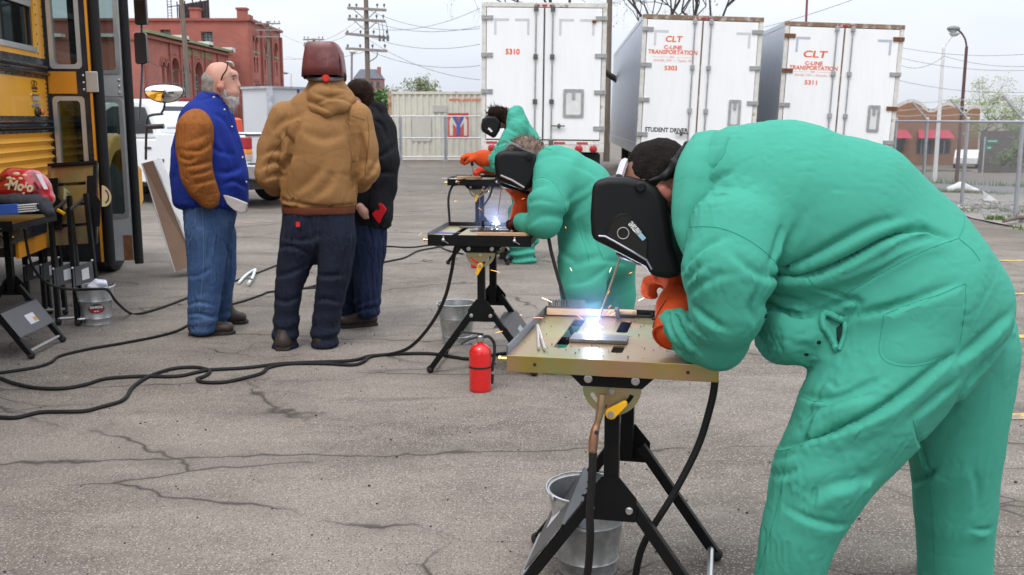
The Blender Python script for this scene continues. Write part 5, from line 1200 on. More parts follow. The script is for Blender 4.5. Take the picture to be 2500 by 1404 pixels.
# ---------------------------------------------------------------- folded tables leaning on the bus door
def folded(label, x0, dy, w, topy):
    # corner pixels of the tilted table plate, seen from below
    Yb, Yt = 7.25+dy, 7.45+dy
    TL, TR, BL, BR = P(x0, topy+8, Yt), P(x0+w, topy, Yt), P(x0+28, topy+205, Yb), P(x0+w+24, topy+178, Yb)
    t = thing('folded_welding_table', label, 'welding table', ((BL.x+BR.x)/2, Yb-.1, 0), group='folded tables leaning on the bus')
    ex = (TR-TL); ey = (TL-BL); c = (TL+TR+BL+BR)/4; F_ = frame(c, ex, ey); W, D = ex.length, ey.length
    for i in range(4):
        a = -D/2+D*i/4
        link('table_slat', holed(rect(-W/2, a+.012, W/2, a+D/4-.012), [], .005, F_), M_zn, t)
    for s_ in (-1, 1): MB().prism(rect(s_*(W/2-.012)-.012, -D/2, s_*(W/2-.012)+.012, D/2), F_ @ Matrix.Translation((0, 0, .018)), .03).build('edge_channel', M_znl if s_ < 0 else M_pb, t)
    MB().prism(rect(-W/2, D/2-.02, W/2, D/2), F_ @ Matrix.Translation((0, 0, .02)), .036).build('top_channel', M_pb, t)
    for k, u in ((-1, -.22), (1, .24)):
        MB().prism([(u*W*1.7-.035, D*.32), (u*W*1.7+.03, D*.32), (u*W*1.7+.03, .06), (u*W*1.7+.065, .0), (u*W*1.7+.06, -D*.3), (u*W*1.7-.02, -D*.3), (u*W*1.7-.035, -.05)], F_ @ Matrix.Translation((0, 0, .03)), .01).build('bracket', M_pb, t)
        tpz = F_ @ Matrix.Translation((u*W*1.7+.09, .03, .07)) @ Matrix.Rotation(R(60), 4, 'Y')
        link('tilt_plate', holed([(.08*math.cos(R(a)), .08*math.sin(R(a))) for a in range(-90, 91, 12)], [[(.062*math.cos(R(a)), .062*math.sin(R(a))) for a in range(-60, 61, 15)]+[(.05*math.cos(R(a)), .05*math.sin(R(a))) for a in range(60, -61, -15)]], .005, tpz), M_zn, t)
    MB().beam(F_ @ Vector((-W*.2, -.06, .1)), F_ @ Vector((-W*.2+.06, -.1, .11)), .022, .02).build('lever', M_lev, t, bevel=.004)
    # two leg frames hanging down to the ground
    for (ua, ub, zz, yy) in ((-.36, .02, .09, 0), (.06, .40, .12, .02)):
        A = F_ @ Vector((ua*W, -.06, zz)); B = F_ @ Vector((ub*W, .04, zz)); ga = Vector((A.x+.1, A.y-.22, .02)); gb = Vector((B.x+.12, B.y-.2, .02))
        for a, g in ((A, ga), (B, gb)):
            lg = MB().beam(a, g, .032, .032, up=(0, 1, 0)).build('leg', M_pb, t, bevel=.003); MB().ball(g+Vector((0, 0, .005)), .023, 10, 7).build('rubber_foot', M_foot, lg, smooth=True)
        MB().tube([A.lerp(ga, .02), B.lerp(gb, .02)], .013, 8).build('cross_bar', M_gp, t); MB().tube([ga+Vector((0, 0, .03)), gb+Vector((0, 0, .03))], .011, 8).build('foot_bar', M_bolt, t)
        p1, p2, p3, p4 = A.lerp(ga, .52), B.lerp(gb, .52), B.lerp(gb, .68), A.lerp(ga, .68); off = Vector((0, -.02, 0))
        pn = MB().add([p1+off, p2+off, p3+off, p4+off], [(0, 1, 2, 3)]).build('step_panel', M_gp, t)
        q1, q2 = p1.lerp(p2, .45).lerp(p4.lerp(p3, .45), .25), p1.lerp(p2, .8).lerp(p4.lerp(p3, .8), .25); q3, q4 = p1.lerp(p2, .8).lerp(p4.lerp(p3, .8), .8), p1.lerp(p2, .45).lerp(p4.lerp(p3, .45), .8); o2 = off*1.1
        MB().add([q1+o2, q2+o2, q3+o2, q4+o2], [(0, 1, 2, 3)]).build('sticker', M_stk, pn)
        for q in (p1, p2): MB().ball(q+off, .01, 8, 5).build('bolt', M_bolt, t)
    return t
folded('folded welding table leaning on the bus door, the one nearer the bucket', 108, 0, 118, 402)
folded('folded welding table half hidden behind the other at the bus door', 40, .35, 105, 410)

# ---------------------------------------------------------------- buckets
M_gal = mat('galvanised_bucket', (.42, .43, .43), .36, metal=.7, var=.1, vs=9, col2=(.52, .53, .53), c2=(.5, .6), c2s=25)
def bucket(label, loc, h, r, bail=True, m=None, rz=0):
    t = thing('bucket', label, 'bucket', loc, R(rz), 'buckets by the welding tables', local=True); m = m or M_gal; rb = r*.72
    o_ = [(rb, 0), (rb+.004, .004), (rb+.002, .012), (rb+(r-rb)*.16, h*.16), (rb+(r-rb)*.17+.004, h*.18), (rb+(r-rb)*.2, h*.2), (rb+(r-rb)*.6, h*.62), (rb+(r-rb)*.62+.004, h*.64), (rb+(r-rb)*.66, h*.67), (r-.001, h*.985), (r+.005, h*.99), (r+.006, h), (r+.001, h*1.008), (r-.003, h), (r-.004, h*.97), (rb-.002, .012), (.001, .01)]
    MB().lathe(o_, 40, caps=True).build('pail', m, t, smooth=35)
    if bail:
        MB().tube([((r+.008)*math.cos(R(a)), (r+.008)*math.sin(R(a)), h*.985+.012*math.sin(R(a*1.0))) for a in range(0, 181, 10)], .0028, 6).build('bail_handle', M_bolt, t, smooth=True)
        for s_ in (-1, 1): MB().ball((s_*(r+.004), 0, h*.96), .014, 8, 6, (.5, 1, 1)).build('bail_ear', m, t, smooth=True)
    return t
bb_ = G(1436, 1402); bucket('galvanised bucket under the nearest welding table', (bb_.x+.0, 3.09, 0), .275, .128, rz=25)
bm_ = G(1115, 838); bucket('galvanised bucket beside the red fire extinguisher', (bm_.x, 6.48+.0, 0), .265, .128, bail=False)
bl_ = G(226, 795); lb = bucket('galvanised bucket with oval label and crumpled paper in it', (bl_.x, bl_.y+.08, 0), .275, .132, rz=-20)
bf_ = G(1236, 615); bucket('small pale bucket behind the farthest welding table', (bf_.x, bf_.y, 0), .22, .1, False, mat('pale_plastic', (.6, .6, .57), .5))
# label of the left bucket, bent round the pail
def wrap_label(parent, h, r, a0, zc, sx, sz, m, pts, off):
    rb = r*.72; R_ = lambda z: rb+(r-rb)*z/h+off; mb = MB(); k = len(pts); vs = []
    for f in (0, .5, 1):
        for x, y in pts: z = zc+y*sz*f; a = a0+x*sx*f/R_(z); vs.append((R_(z)*math.cos(a), R_(z)*math.sin(a), z))
    mb.add(vs, [(i*k+j, i*k+(j+1) % k, (i+1)*k+(j+1) % k, (i+1)*k+j) for i in range(2) for j in range(k)]); return mb.build('label_oval', m, parent, fix=False)
ov = [(math.cos(R(a)), math.sin(R(a))) for a in range(0, 360, 15)]
a0 = R(-90+20+24)
wrap_label(lb, .275, .132, a0, .125, .056, .034, mat('label_black', (.02, .02, .022), .4), ov, .0025)
wrap_label(lb, .275, .132, a0, .125, .051, .029, mat('label_red', (.45, .03, .035), .4), ov, .0032)
wrap_label(lb, .275, .132, a0, .137, .047, .016, mat('label_black', (.02, .02, .022), .4), ov, .0039)
def bent_text(body, size, width, r, zc, a0, m, parent):
    me = text_mesh(body, size, bold=.0006, ext=.0004, width=width)
    for v in me.vertices: a = a0+v.co.x/r; v.co = ((r+v.co.z)*math.cos(a), (r+v.co.z)*math.sin(a), zc+v.co.y)
    me.materials.clear(); return link('label_lettering', me, m, parent)
M_lbw = mat('label_white', (.8, .8, .8), .4); bent_text('BEHRENS', .026, .086, .132*.72+.132*.28*.5+.0048, .137, a0, M_lbw, lb); bent_text('EST 1911', .013, .03, .132*.72+.132*.28*.42+.0042, .107, a0, M_lbw, lb)
b = Body(); c = Vector((bl_.x+.03, bl_.y+.06, .265)); b.chain([c+Vector((-.04, 0, 0)), c+Vector((.04, .0, .02))], [.035, .03]).chain([c+Vector((0, 0, .02)), c+Vector((-.01, 0, .055))], [.025, .01])
V, Q = b.grow(.006); V += .008*npnoise(V, 60, 5)[:, None]*vnorm(V, Q)
tag(skin('paper_wad', V, Q, mat('blue_white_paper', (.66, .68, .74), .7, var=.1, col2=(.3, .36, .6), c2=(.58, .62), c2s=30), None), 'crumpled blue and white paper in the labelled bucket', 'paper')

# ---------------------------------------------------------------- fire extinguishers
M_fr = mat('extinguisher_red', (.62, .012, .012), .28, var=.04, vs=3, coat=.5)
def extinguisher(label, loc, h, r, rz=0):
    t = thing('fire_extinguisher', label, 'extinguisher', loc, R(rz), 'fire extinguishers on the asphalt', local=True); hb = h*.78
    pr = [(r*.9, 0), (r*.98, .006), (r, .015), (r, hb*.78)]+[(r*math.cos(R(a))*.78+r*.22 if a < 85 else r*.26, hb*.78+r*.95*math.sin(R(a))) for a in range(15, 91, 15)]+[(r*.24, hb+.012), (r*.24, hb+.02)]
    MB().lathe(pr, 32).build('cylinder', M_fr, t, smooth=35)
    MB().lathe([(r*1.01, hb*.5), (r*1.03, hb*.503), (r*1.03, hb*.54), (r*1.01, hb*.543)], 32, caps=False).build('strap', M_foot, t, smooth=True)
    MB().lathe([(r*.3, hb+.012), (r*.32, hb+.02), (r*.32, hb+.04), (r*.2, hb+.046)], 14).build('valve', M_bolt, t, smooth=True)
    MB().beam((r*.3, 0, hb+.05), (-r*1.5, 0, hb+.065), .022, .008).beam((-r*1.5, 0, hb+.065), (-r*1.75, 0, hb+.058), .022, .007).build('carry_handle', M_foot, t, bevel=.002)
    MB().beam((r*.1, 0, hb+.04), (-r*.9, 0, hb+.025), .02, .007).beam((-r*.9, 0, hb+.025), (-r*1.75, 0, hb+.0), .02, .006).build('squeeze_lever', M_foot, t, bevel=.002)
    hs = spline([(r*.25, 0, hb+.035), (r*.8, 0, hb+.035), (r*1.25, 0, hb-.0), (r*1.28, 0, hb*.75), (r*1.12, 0, hb*.5), (r*1.1, 0, hb*.38)], 6)
    MB().tube(hs, .0085, 8).build('hose', M_foot, t, smooth=True); MB().tube([(r*1.1, 0, hb*.38), (r*1.08, 0, hb*.14)], [.011, .0075], 8).build('nozzle', M_foot, t, smooth=True)
    MB().lathe([(.0125, 0), (.0125, .015)], 10, (r*1.1, 0, hb*.35)).build('nozzle_band', M_bolt, t)
    return t
eb = G(1172, 960); extinguisher('red fire extinguisher standing before the middle welding table', (eb.x, eb.y+.055, 0), .335, .06, 8)
ef = G(1165, 655); fe = extinguisher('red fire extinguisher seen beneath the middle welding table', (ef.x+.0, ef.y+.05, 0), .38, .065, 160)

# ---------------------------------------------------------------- cables
M_cab = mat('black_welding_cable', (.014, .013, .013), .65, var=.25, spec=.25, vs=8)
def cable(label, pts, r=.0105, air=(), n=7, m=None):
    q = [G(*p)+Vector((0, 0, r)) if len(p) == 2 else P(*p) for p in pts]
    return tag(MB().tube(spline(q, n), r, 8).build('welding_cable', m or M_cab, smooth=True), label, 'cable', 'welding cables')
cable('black cable running from the left edge to behind the old man', [(-40, 918), (0, 914), (86, 901), (125, 888), (146, 873), (215, 856), (301, 841), (387, 824), (443, 806), (500, 770), (545, 752), (600, 736), (640, 722), (655, 716), (700, 711), (745, 706), (800, 690), (880, 660), (925, 645), (985, 632), (1020, 615), (1060, 607), (1110, 598), (1180, 604)], .0095)
cable('black cable looping up from the asphalt to the middle table', [(-40, 915), (0, 927), (34, 940), (86, 951), (150, 953), (206, 944), (258, 929), (344, 923), (430, 923), (482, 913), (516, 907), (602, 902), (688, 892), (774, 888), (860, 884), (903, 873), (946, 870), (1000, 848, 5.86), (1050, 795, 5.75), (1085, 730, 5.7), (1103, 660, 5.68), (1112, 605, 5.66), (1132, 582, 5.65)], .0105)
cable('black cable with an S bend nearest the camera on the asphalt', [(-40, 1022), (0, 1024), (43, 1024), (103, 1011), (198, 1009), (241, 1000), (301, 981), (323, 951), (353, 929), (387, 914), (430, 903), (482, 901), (512, 910), (499, 923), (482, 929), (495, 937), (538, 938), (581, 931), (637, 916), (658, 901), (710, 892), (796, 892), (860, 895), (886, 888), (912, 873), (1000, 867), (1060, 868), (1110, 876), (1150, 880), (1220, 868), (1300, 860)], .0105)
cable('black cable draped over the labelled bucket to the white clamp', [(60, 560, 6.3), (75, 640, 6.35), (110, 688, 6.5), (150, 703, 6.75), (190, 707, 6.88), (230, 706, 6.86), (262, 708, 6.9), (285, 738, 6.98), (318, 768), (345, 768), (400, 752), (450, 733), (520, 708), (560, 693), (590, 683)], .0095)
cable('black cable behind the white clamp passing the brown jacket man', [(618, 672), (640, 664), (670, 652), (700, 642), (760, 625), (850, 610), (930, 603), (1000, 606), (1060, 600), (1090, 612), (1130, 622)], .009)
cable('thin black cable ends between the brown jacket man and the woman', [(700, 722), (735, 708), (790, 704), (840, 700), (900, 690)], .008)
cable('black cable hanging from the middle welder to the asphalt', [(1322, 540, 5.6), (1337, 572, 5.5), (1346, 615, 5.48), (1362, 675, 5.45), (1378, 730, 5.42), (1392, 800, 5.45), (1415, 850, 5.5), (1445, 865)], .0105)
cable('black cable hanging from the right edge of the nearest table', [(1742, 905, 2.72), (1745, 935, 2.72), (1735, 990, 2.72), (1704, 1090, 2.74), (1645, 1205, 2.76), (1592, 1290, 2.8), (1565, 1345, 2.86), (1552, 1404, 2.9), (1550, 1440, 2.95), (1570, 1475)], .0108)
cable('black ground cable dropping from the copper clamp of the nearest table', [(1448, 1105, 2.62), (1445, 1170, 2.62), (1440, 1250, 2.63), (1441, 1320, 2.65), (1434, 1404, 2.7), (1420, 1470, 2.76), (1395, 1500)], .0112)
cable('black cable bowing from the left edge of the farthest table', [(1118, 450, 10.1), (1104, 455, 10.05), (1095, 485, 10.0), (1097, 530, 9.98), (1100, 580, 10)], .012)
cable('black cable hanging below the farthest table to its post', [(1203, 455, 10.1), (1195, 480, 10.1), (1180, 505, 10.15), (1174, 530, 10.2)], .01)

# ---------------------------------------------------------------- things on the tables
def tpos(t, x, y, z): return Matrix.LocRotScale(t.location, t.rotation_euler, None) @ Vector((x, y, z))
M_wd = mat('beech_handle', (.5, .32, .19), .55, var=.12, vs=14, stretch=(1, 8, 8))
M_bris = mat('steel_bristle', (.13, .13, .13), .4, metal=.7, var=.1)
def brush(label, p, rz, ln=.31, up=True, sc=1):
    t = thing('wire_brush', label, 'wire brush', p, R(rz), 'wire brushes on the tables', local=True)
    F_ = Matrix.Identity(4)
    ol = [(0, -.016), (.14, -.016), (.155, -.010), (.2, -.008), (.26, -.015), (.295, -.015), (.31, -.006), (.31, .006), (.295, .015), (.26, .015), (.2, .008), (.155, .010), (.14, .016), (0, .016)]
    ol = [(a*sc, b_*sc) for a, b_ in ol]
    MB().prism(ol, frame((0, 0, .012*sc), (1, 0, 0), (0, 1, 0)), .022*sc).build('handle', M_wd, t, bevel=.003)
    br = MB()
    for i in range(19):
        for j in range(3):
            x = (.008+i*.0068)*sc; y = (-.01+j*.01)*sc; br.beam((x, y, .023*sc), (x+rnd.gauss(0, .0018), y+rnd.gauss(0, .002), .052*sc), .0022, .0022)
    tag(br.build('bristles', M_bris, t), kind='stuff')
    return t
q = tpos(near_t, -.283, .287, .802); brush('wooden wire brush lying bristles up on the nearest table', q, -9, sc=.97)
q = tpos(mid_t, -.02, -.245, .805); brush('wooden wire brush along the front edge of the middle table', q, -8, sc=.95)
# chipping hammer with coil spring grip
a, b_ = tpos(near_t, -.04, .262, .812), tpos(near_t, .07, .25, .815)
t = thing('chipping_hammer', 'black chipping hammer with coil spring grip at the rear table edge', 'hammer', a)
MB().tube([a, b_], .005, 8).build('shaft', M_pb, t, smooth=True)
d = (b_-a).normalized(); e1 = d.orthogonal().normalized(); e2 = d.cross(e1)
MB().tube([b_+d*(i*.0011)+(e1*math.cos(i*.7)+e2*math.sin(i*.7))*.0105 for i in range(90)], .0022, 5).build('coil_grip', M_pb, t, smooth=True)
MB().beam(a+e2*.04, a-e2*.04, .012, .014).build('hammer_head', M_steeld, t)
# rods
for i, (x0, y0, x1, y1) in enumerate(((-.278, .085, -.214, -.237), (-.272, .06, -.195, -.246))):
    tag(MB().tube([tpos(near_t, x0, y0, .806), tpos(near_t, x1, y1, .806)], .0042, 7).build('welding_rod', mat('rod_flux', (.36, .33, .3), .7, var=.1), smooth=True), ['grey welding rod on the nearest table, left one of the pair', 'grey welding rod on the nearest table, right one of the pair'][i], 'welding rod', 'loose welding rods')
# steel coupons being welded
M_scale = mat('mill_scale', (.17, .165, .17), .45, metal=.6, var=.25, vs=25)
tag(MB().prism([(-.09, -.05), (.08, -.06), (.085, .02), (-.08, .045)], frame(tpos(near_t, -.06, -.06, .806), (1, -.12, 0), (.1, 1, 0)), .010).build('steel_plate', M_scale, bevel=.0015), 'dark steel plate being welded on the nearest table', 'steel plate', 'steel plates being welded')
tag(MB().prism(rect(-.03, -.05, .03, .015), frame(tpos(near_t, -.0, -.1, .785), (1, -.15, 0), (0, 0, 1)), .008).build('backing_block', M_scale), 'small steel block under the welded plate', 'steel block')
tag(MB().prism([(-.13, -.04), (.1, -.045), (.11, .03), (-.1, .05)], frame(tpos(mid_t, .02, .06, .806), (1, 0, 0), (0, 1, 0)), .008).build('steel_plate', M_scale), 'dark steel plate being welded on the middle table', 'steel plate', 'steel plates being welded')
tag(MB().prism([(-.012, 0), (.012, 0), (.008, .085), (-.006, .09)], frame(tpos(mid_t, .005, -.2, .8), (1, 0, 0), (0, 0, 1)), .008).build('upright_scrap', M_pb), 'black metal strip standing up on the middle table', 'metal strip')
g = MB()
for i in range(120): g.ball(tpos(near_t, rnd.uniform(-.27, .26), rnd.uniform(-.29, .28), .803), rnd.uniform(.0008, .0026)*(1.8 if rnd.random() < .08 else 1), 5, 3)
tag(g.build('slag_crumbs', M_steeld), 'black slag crumbs scattered on the nearest table', 'slag', kind='stuff')
for i in range(3):
    tag(MB().beam(tpos(mid_t, -.2+i*.1, .2-.02*i, .806), tpos(mid_t, -.1+i*.1, .18, .806), .02, .006).build('steel_strip', M_scale), ['flat steel strip at the rear left of the middle table', 'flat steel strip in the rear middle of the middle table', 'flat steel strip at the rear right of the middle table'][i], 'steel strip')
tag(MB().tube([tpos(mid_t, -.25, -.27, .822), tpos(mid_t, -.14, -.28, .822)], .004, 6).build('blue_pen', mat('pen_blue', (.03, .1, .4), .4)), 'blue pencil on the front rail of the middle table', 'pencil')
# far table: rod bundle box and wooden strip
q = tpos(far_t, -.1, -.1, .86); tag(MB().box(q+Vector((0, 0, .012)), (.24, .05, .024)).build('wood_strip', M_wd, bevel=.003), 'short wooden strip on the farthest table', 'wood strip')
q = tpos(far_t, -.2, .08, .86); tag(MB().box(q+Vector((0, 0, .01)), (.2, .03, .02)).build('steel_bar', M_scale, bevel=.002), 'grey steel bar on the farthest table', 'steel bar')
tag(MB().tube([tpos(far_t, -.36, -.2, .865), tpos(far_t, -.2, -.22, .865)], .006, 6).build('rod_stub', M_steel), 'pale rod sticking over the left end of the farthest table', 'rod')

# copper ground clamp hanging on the near table
M_cop = mat('copper_clamp', (.5, .27, .18), .32, metal=.85, var=.15, vs=12, col2=(.45, .36, .2), c2=(.5, .65), c2s=9)
t = thing('ground_clamp', 'coppery ground clamp gripping the tilt plate of the nearest table', 'clamp', P(1455, 1000, 2.63))
pr = [(1470, 962, .011), (1468, 985, .0125), (1464, 1010, .011), (1458, 1035, .009), (1453, 1050, .012), (1449, 1075, .0135), (1447, 1100, .0125), (1447, 1112, .0115)]
for k, dy in ((0, 0), (1, .02)):
    MB().tube(spline([P(a+k*6*0, b_, 2.63+dy*(1 if i < 5 else .4)) for i, (a, b_, r) in enumerate(pr)], 3), [max(.006, np.interp(j/3, range(8), [q[2] for q in pr])) for j in range(22)], 10).build('clamp_jaw', M_cop, t, smooth=True)
MB().lathe([(.006, 0), (.006, .004)], 10, P(1456, 1056, 2.615), Matrix.Rotation(PI/2, 3, 'X')).build('rivet', M_ink, t)
MB().tube([P(1447, 1102, 2.63), P(1447, 1116, 2.63)], .013, 10).build('ferrule', mat('brass', (.6, .45, .15), .3, metal=.9), t, smooth=True)

# ---------------------------------------------------------------- left table load: red helmet, blue box, dark cloth
M_rh = mat('red_helmet_print', (.45, .02, .025), .22, var=.1, vs=6, coat=.6, col2=(.12, .005, .008), c2=(.52, .6), c2s=9)
t = thing('red_welding_helmet', 'red welding helmet lettered Mojo on the left table', 'helmet', P(70, 490, 6.25))
b = Body(); q = lambda px, py, dy=0: P(px, py, 6.25+dy)
b.chain([q(35, 455), q(85, 462), q(112, 485)], [(.11, .1), (.12, .095), (.08, .05)], k=.04).chain([q(30, 430), q(75, 432)], [(.1, .045), (.1, .05)], k=.05)
V, Q = b.grow(.01, 3); hb_ = bvh_of(V, Q); skin('helmet_shell', V, Q, M_rh, t)
c, n = onto(hb_, 50, 455)
if c is not None: text('mojo_lettering', 'Mojo', .085, frame(c+n*.004, (1, 0, -.12), (0, 0, 1)), mat('cream_print', (.7, .62, .4), .4), t, bold=.003, shear=.2, width=.155)
for (a, b2, r_) in ((22, 435, .012), (40, 425, .016), (60, 428, .011), (17, 452, .012), (33, 437, .009), (50, 436, .01)):
    c, n = onto(hb_, a, b2)
    if c is not None: MB().ball(c, r_, 8, 5, (1.5, .4, .8)).build('print_swirl', mat('cream_print', (.7, .62, .4), .4), t, smooth=True)
a, b_, c_, d_ = q(88, 425, -.13), q(100, 425, -.1), q(118, 462, -.1), q(108, 462, -.13); MB().add([a, b_, c_, d_], [(0, 1, 2, 3)]).build('lens_strip', mat('pale_lens', (.55, .5, .52), .2), t)
b = Body(); b.chain([P(-30, 490, 6.1), P(40, 488, 6.08), P(95, 492, 6.1), P(118, 520, 6.08)], [(.1, .03), (.12, .035), (.1, .035), (.05, .03)], k=.03)
V, Q = b.grow(.01); V += .012*npnoise(V, 18, 9)[:, None]*vnorm(V, Q)
tag(skin('dark_cloth', V, Q, mat('black_cloth', (.022, .022, .028), .85, var=.15), None), 'black cloth lying under the red helmet on the left table', 'cloth')
t = thing('electrode_box', 'blue electrode box with rod ends showing on the left table', 'box', P(30, 510, 6.0))
A, B = P(-60, 516, 5.98), P(52, 508, 6.0); MB().beam(A, B, .1, .06).build('carton', mat('blue_carton', (.03, .1, .42), .45, var=.08), t, bevel=.004)
rb = MB(); dd = (B-A).normalized()
for i in range(6):
    for j in range(4): o_ = Vector((0, -.045+.018*i, -.02+.013*j)); rb.tube([B+o_-dd*.01, B+o_+dd*rnd.uniform(.085, .1)], .0045, 5)
tag(rb.build('rod_ends', mat('rod_grey', (.5, .49, .47), .6, var=.1), t), kind='stuff')

# ---------------------------------------------------------------- cardboard carton leaning, spring clamp
t = thing('cardboard_carton', 'long plastic wrapped cardboard carton leaning by the bus door', 'carton', G(430, 662))
M_card = mat('cardboard', (.25, .155, .105), .8, var=.1, vs=6); M_wrap = mat('shrink_wrap_white', (.6, .58, .56), .3, var=.12, vs=4, coat=.5, bump=.4, bs=12, bw=.01)
yb = 9.3; A0, A1, A2, A3 = P(347, 397, 8.95+.3), P(392, 388, 8.95+.5), P(462, 655, yb+.1), P(428, 663, yb-.1)
bk = Vector((.22, .5, .02))
def quad3(a, b_, c, d, m, nm): return MB().add([a, b_, c, d], [(0, 1, 2, 3)]).build(nm, m, t, fix=False)
F0, F1, F2, F3 = A0, A0+Vector((.16, .02, .015)), A3+Vector((.16, .02, .01)), A3
F1 = P(374, 392, 9.22); F2 = P(478, 646, 9.32); F0 = P(346, 399, 9.2); F3 = P(427, 664, 9.2)
B1 = P(393, 388, 9.5); B2 = P(494, 640, 9.58); B0 = F0+(B1-F1); B3 = F3+(B2-F2)
mb = MB().add([F0, F1, F2, F3, B0, B1, B2, B3], [(0, 3, 2, 1), (4, 5, 6, 7), (0, 4, 7, 3), (0, 1, 5, 4), (3, 7, 6, 2)]); mb.build('carton_side', M_card, t)
n = (F2-F1).cross(B1-F1).normalized(); n = n if n.x > 0 else -n
mb = MB(); vs = []
for i in range(13):
    for j in range(7):
        p_ = F1.lerp(F2, i/12).lerp(B1.lerp(B2, i/12), j/6); vs.append(p_+n*(.008+.008*mnoise.noise(p_*9)))
mb.add(vs, [(i*7+j, i*7+j+1, i*7+j+8, i*7+j+7) for i in range(12) for j in range(6)]); mb.build('wrapped_face', M_wrap, t, smooth=60)
MB().tube([F0, F3], .006, 6).tube([F1, F2], .006, 6).build('wrap_edge', M_wrap, t)
M_clw = mat('pale_plastic_clamp', (.62, .7, .7), .35, var=.05)
t = thing('spring_clamp', 'white spring clamp lying open on the cable between the two men', 'clamp', G(605, 685))
c = G(603, 690)+Vector((0, 0, .02)); 
for k, pts in enumerate(([(583, 690), (596, 676), (607, 667), (623, 658)], [(606, 692), (615, 680), (620, 668), (623, 658)], [(596, 680), (606, 680), (615, 682)])):
    MB().tube(spline([G(a, b_, .02+.015*k)+Vector((0, 0, .0)) for a, b_ in pts], 4), .013 if k < 2 else .008, 7).build('clamp_jaw' if k < 2 else 'clamp_spring', M_clw if k < 2 else M_steeld, t, smooth=True)
# ---------------------------------------------------------------- people
def fabric(name, col, rough=.85, var=.07, vs=4, weave=700, bump=.25, col2=None, c2=(.5, .65), c2s=6, wr=0):
    m = mat(name, col, rough, var=var, vs=vs, spec=.2, sheen=.0, bump=bump, bs=weave, bw=.0006, col2=col2, c2=c2, c2s=c2s)
    if wr:
        N = m.node_tree.nodes; L = m.node_tree.links; b = N['Principled BSDF']; bu0 = b.inputs['Normal'].links[0].from_node
        tc = N.new('ShaderNodeTexCoord'); n = N.new('ShaderNodeTexNoise'); n.inputs['Scale'].default_value = 6; n.inputs['Detail'].default_value = 2; n.inputs['Distortion'].default_value = 1.2
        L.new(tc.outputs['Object'], n.inputs['Vector']); sb_ = N.new('ShaderNodeMath'); sb_.operation = 'SUBTRACT'; sb_.inputs[1].default_value = .5; L.new(n.outputs[0], sb_.inputs[0])
        ab = N.new('ShaderNodeMath'); ab.operation = 'ABSOLUTE'; L.new(sb_.outputs[0], ab.inputs[0]); mi = N.new('ShaderNodeMath'); mi.operation = 'MINIMUM'; mi.inputs[1].default_value = .09; L.new(ab.outputs[0], mi.inputs[0])
        bu = N.new('ShaderNodeBump'); bu.inputs['Strength'].default_value = wr; bu.inputs['Distance'].default_value = .06      # sharp crease lines
        L.new(mi.outputs[0], bu.inputs['Height']); L.new(bu.outputs[0], bu0.inputs['Normal'])
    return m
M_teal = fabric('green_flame_retardant_cotton', (.053, .305, .218), .9, var=.07, vs=3.5, wr=.12)
M_teals = mat('green_seam_thread', (.018, .26, .17), .9, var=0)  # darker green thread of the seams
M_glove = fabric('orange_split_leather', (.5, .065, .014), .9, var=.14, vs=12, weave=220, bump=.6, wr=.25)
M_hb = mat('black_helmet_plastic', (.006, .006, .0065), .48, var=.12, vs=5, spec=.25)
M_hg = mat('black_helmet_gloss', (.008, .009, .009), .12, var=.1, spec=.5)
M_skin = mat('pale_skin', (.52, .27, .2), .5, var=.1, vs=14, bump=.15, bs=120, bw=.002, spec=.35)
M_skinb = mat('brown_skin', (.19, .085, .055), .5, var=.1, vs=14, spec=.35)
M_afro = mat('black_short_hair', (.013, .010, .009), .9, var=.5, vs=60, bump=1, bs=180, bw=.006, spec=.1)
M_denim = fabric('blue_denim', (.042, .085, .19), .85, var=.16, vs=5, weave=500, col2=(.075, .135, .26), c2=(.5, .72), c2s=7, wr=.35)
M_navy = fabric('navy_work_trousers', (.012, .016, .03), .85, var=.15, vs=5, wr=.4)
M_blue = fabric('royal_blue_cotton', (.012, .03, .23), .8, var=.08, vs=4, wr=.15)
M_suede = fabric('rust_suede', (.27, .095, .022), .92, var=.22, vs=9, weave=300, bump=.4, col2=(.17, .06, .018), c2=(.5, .7), c2s=9, wr=.5)
M_duck = fabric('brown_duck_canvas', (.28, .145, .055), .85, var=.08, vs=5, wr=.18)
M_rib = fabric('dark_brown_rib_knit', (.115, .036, .018), .9, var=.1)
M_blk = fabric('black_fleece', (.011, .011, .013), .95, var=.2, wr=.3)
M_boot = mat('brown_work_boot', (.036, .024, .018), .55, var=.25, vs=12, bump=.3, bs=60)
M_bootk = mat('dark_work_boot', (.018, .016, .016), .6, var=.25, vs=12, bump=.3, bs=60)
M_sole = mat('boot_sole', (.03, .025, .022), .8, var=.2)
M_ghair = mat('grey_hair', (.26, .24, .22), .9, var=.3, vs=40, bump=.8, bs=120, bw=.004)
M_wbeard = mat('white_beard', (.62, .59, .56), .85, var=.2, vs=50, bump=1, bs=140, bw=.006)
M_dhair = mat('dark_brown_hair', (.018, .010, .007), .75, spec=.06, var=.4, vs=30, bump=.6, bs=90, bw=.003)
M_bhair = mat('ash_brown_hair', (.15, .1, .07), .6, var=.4, vs=40, bump=.6, bs=90, bw=.003)
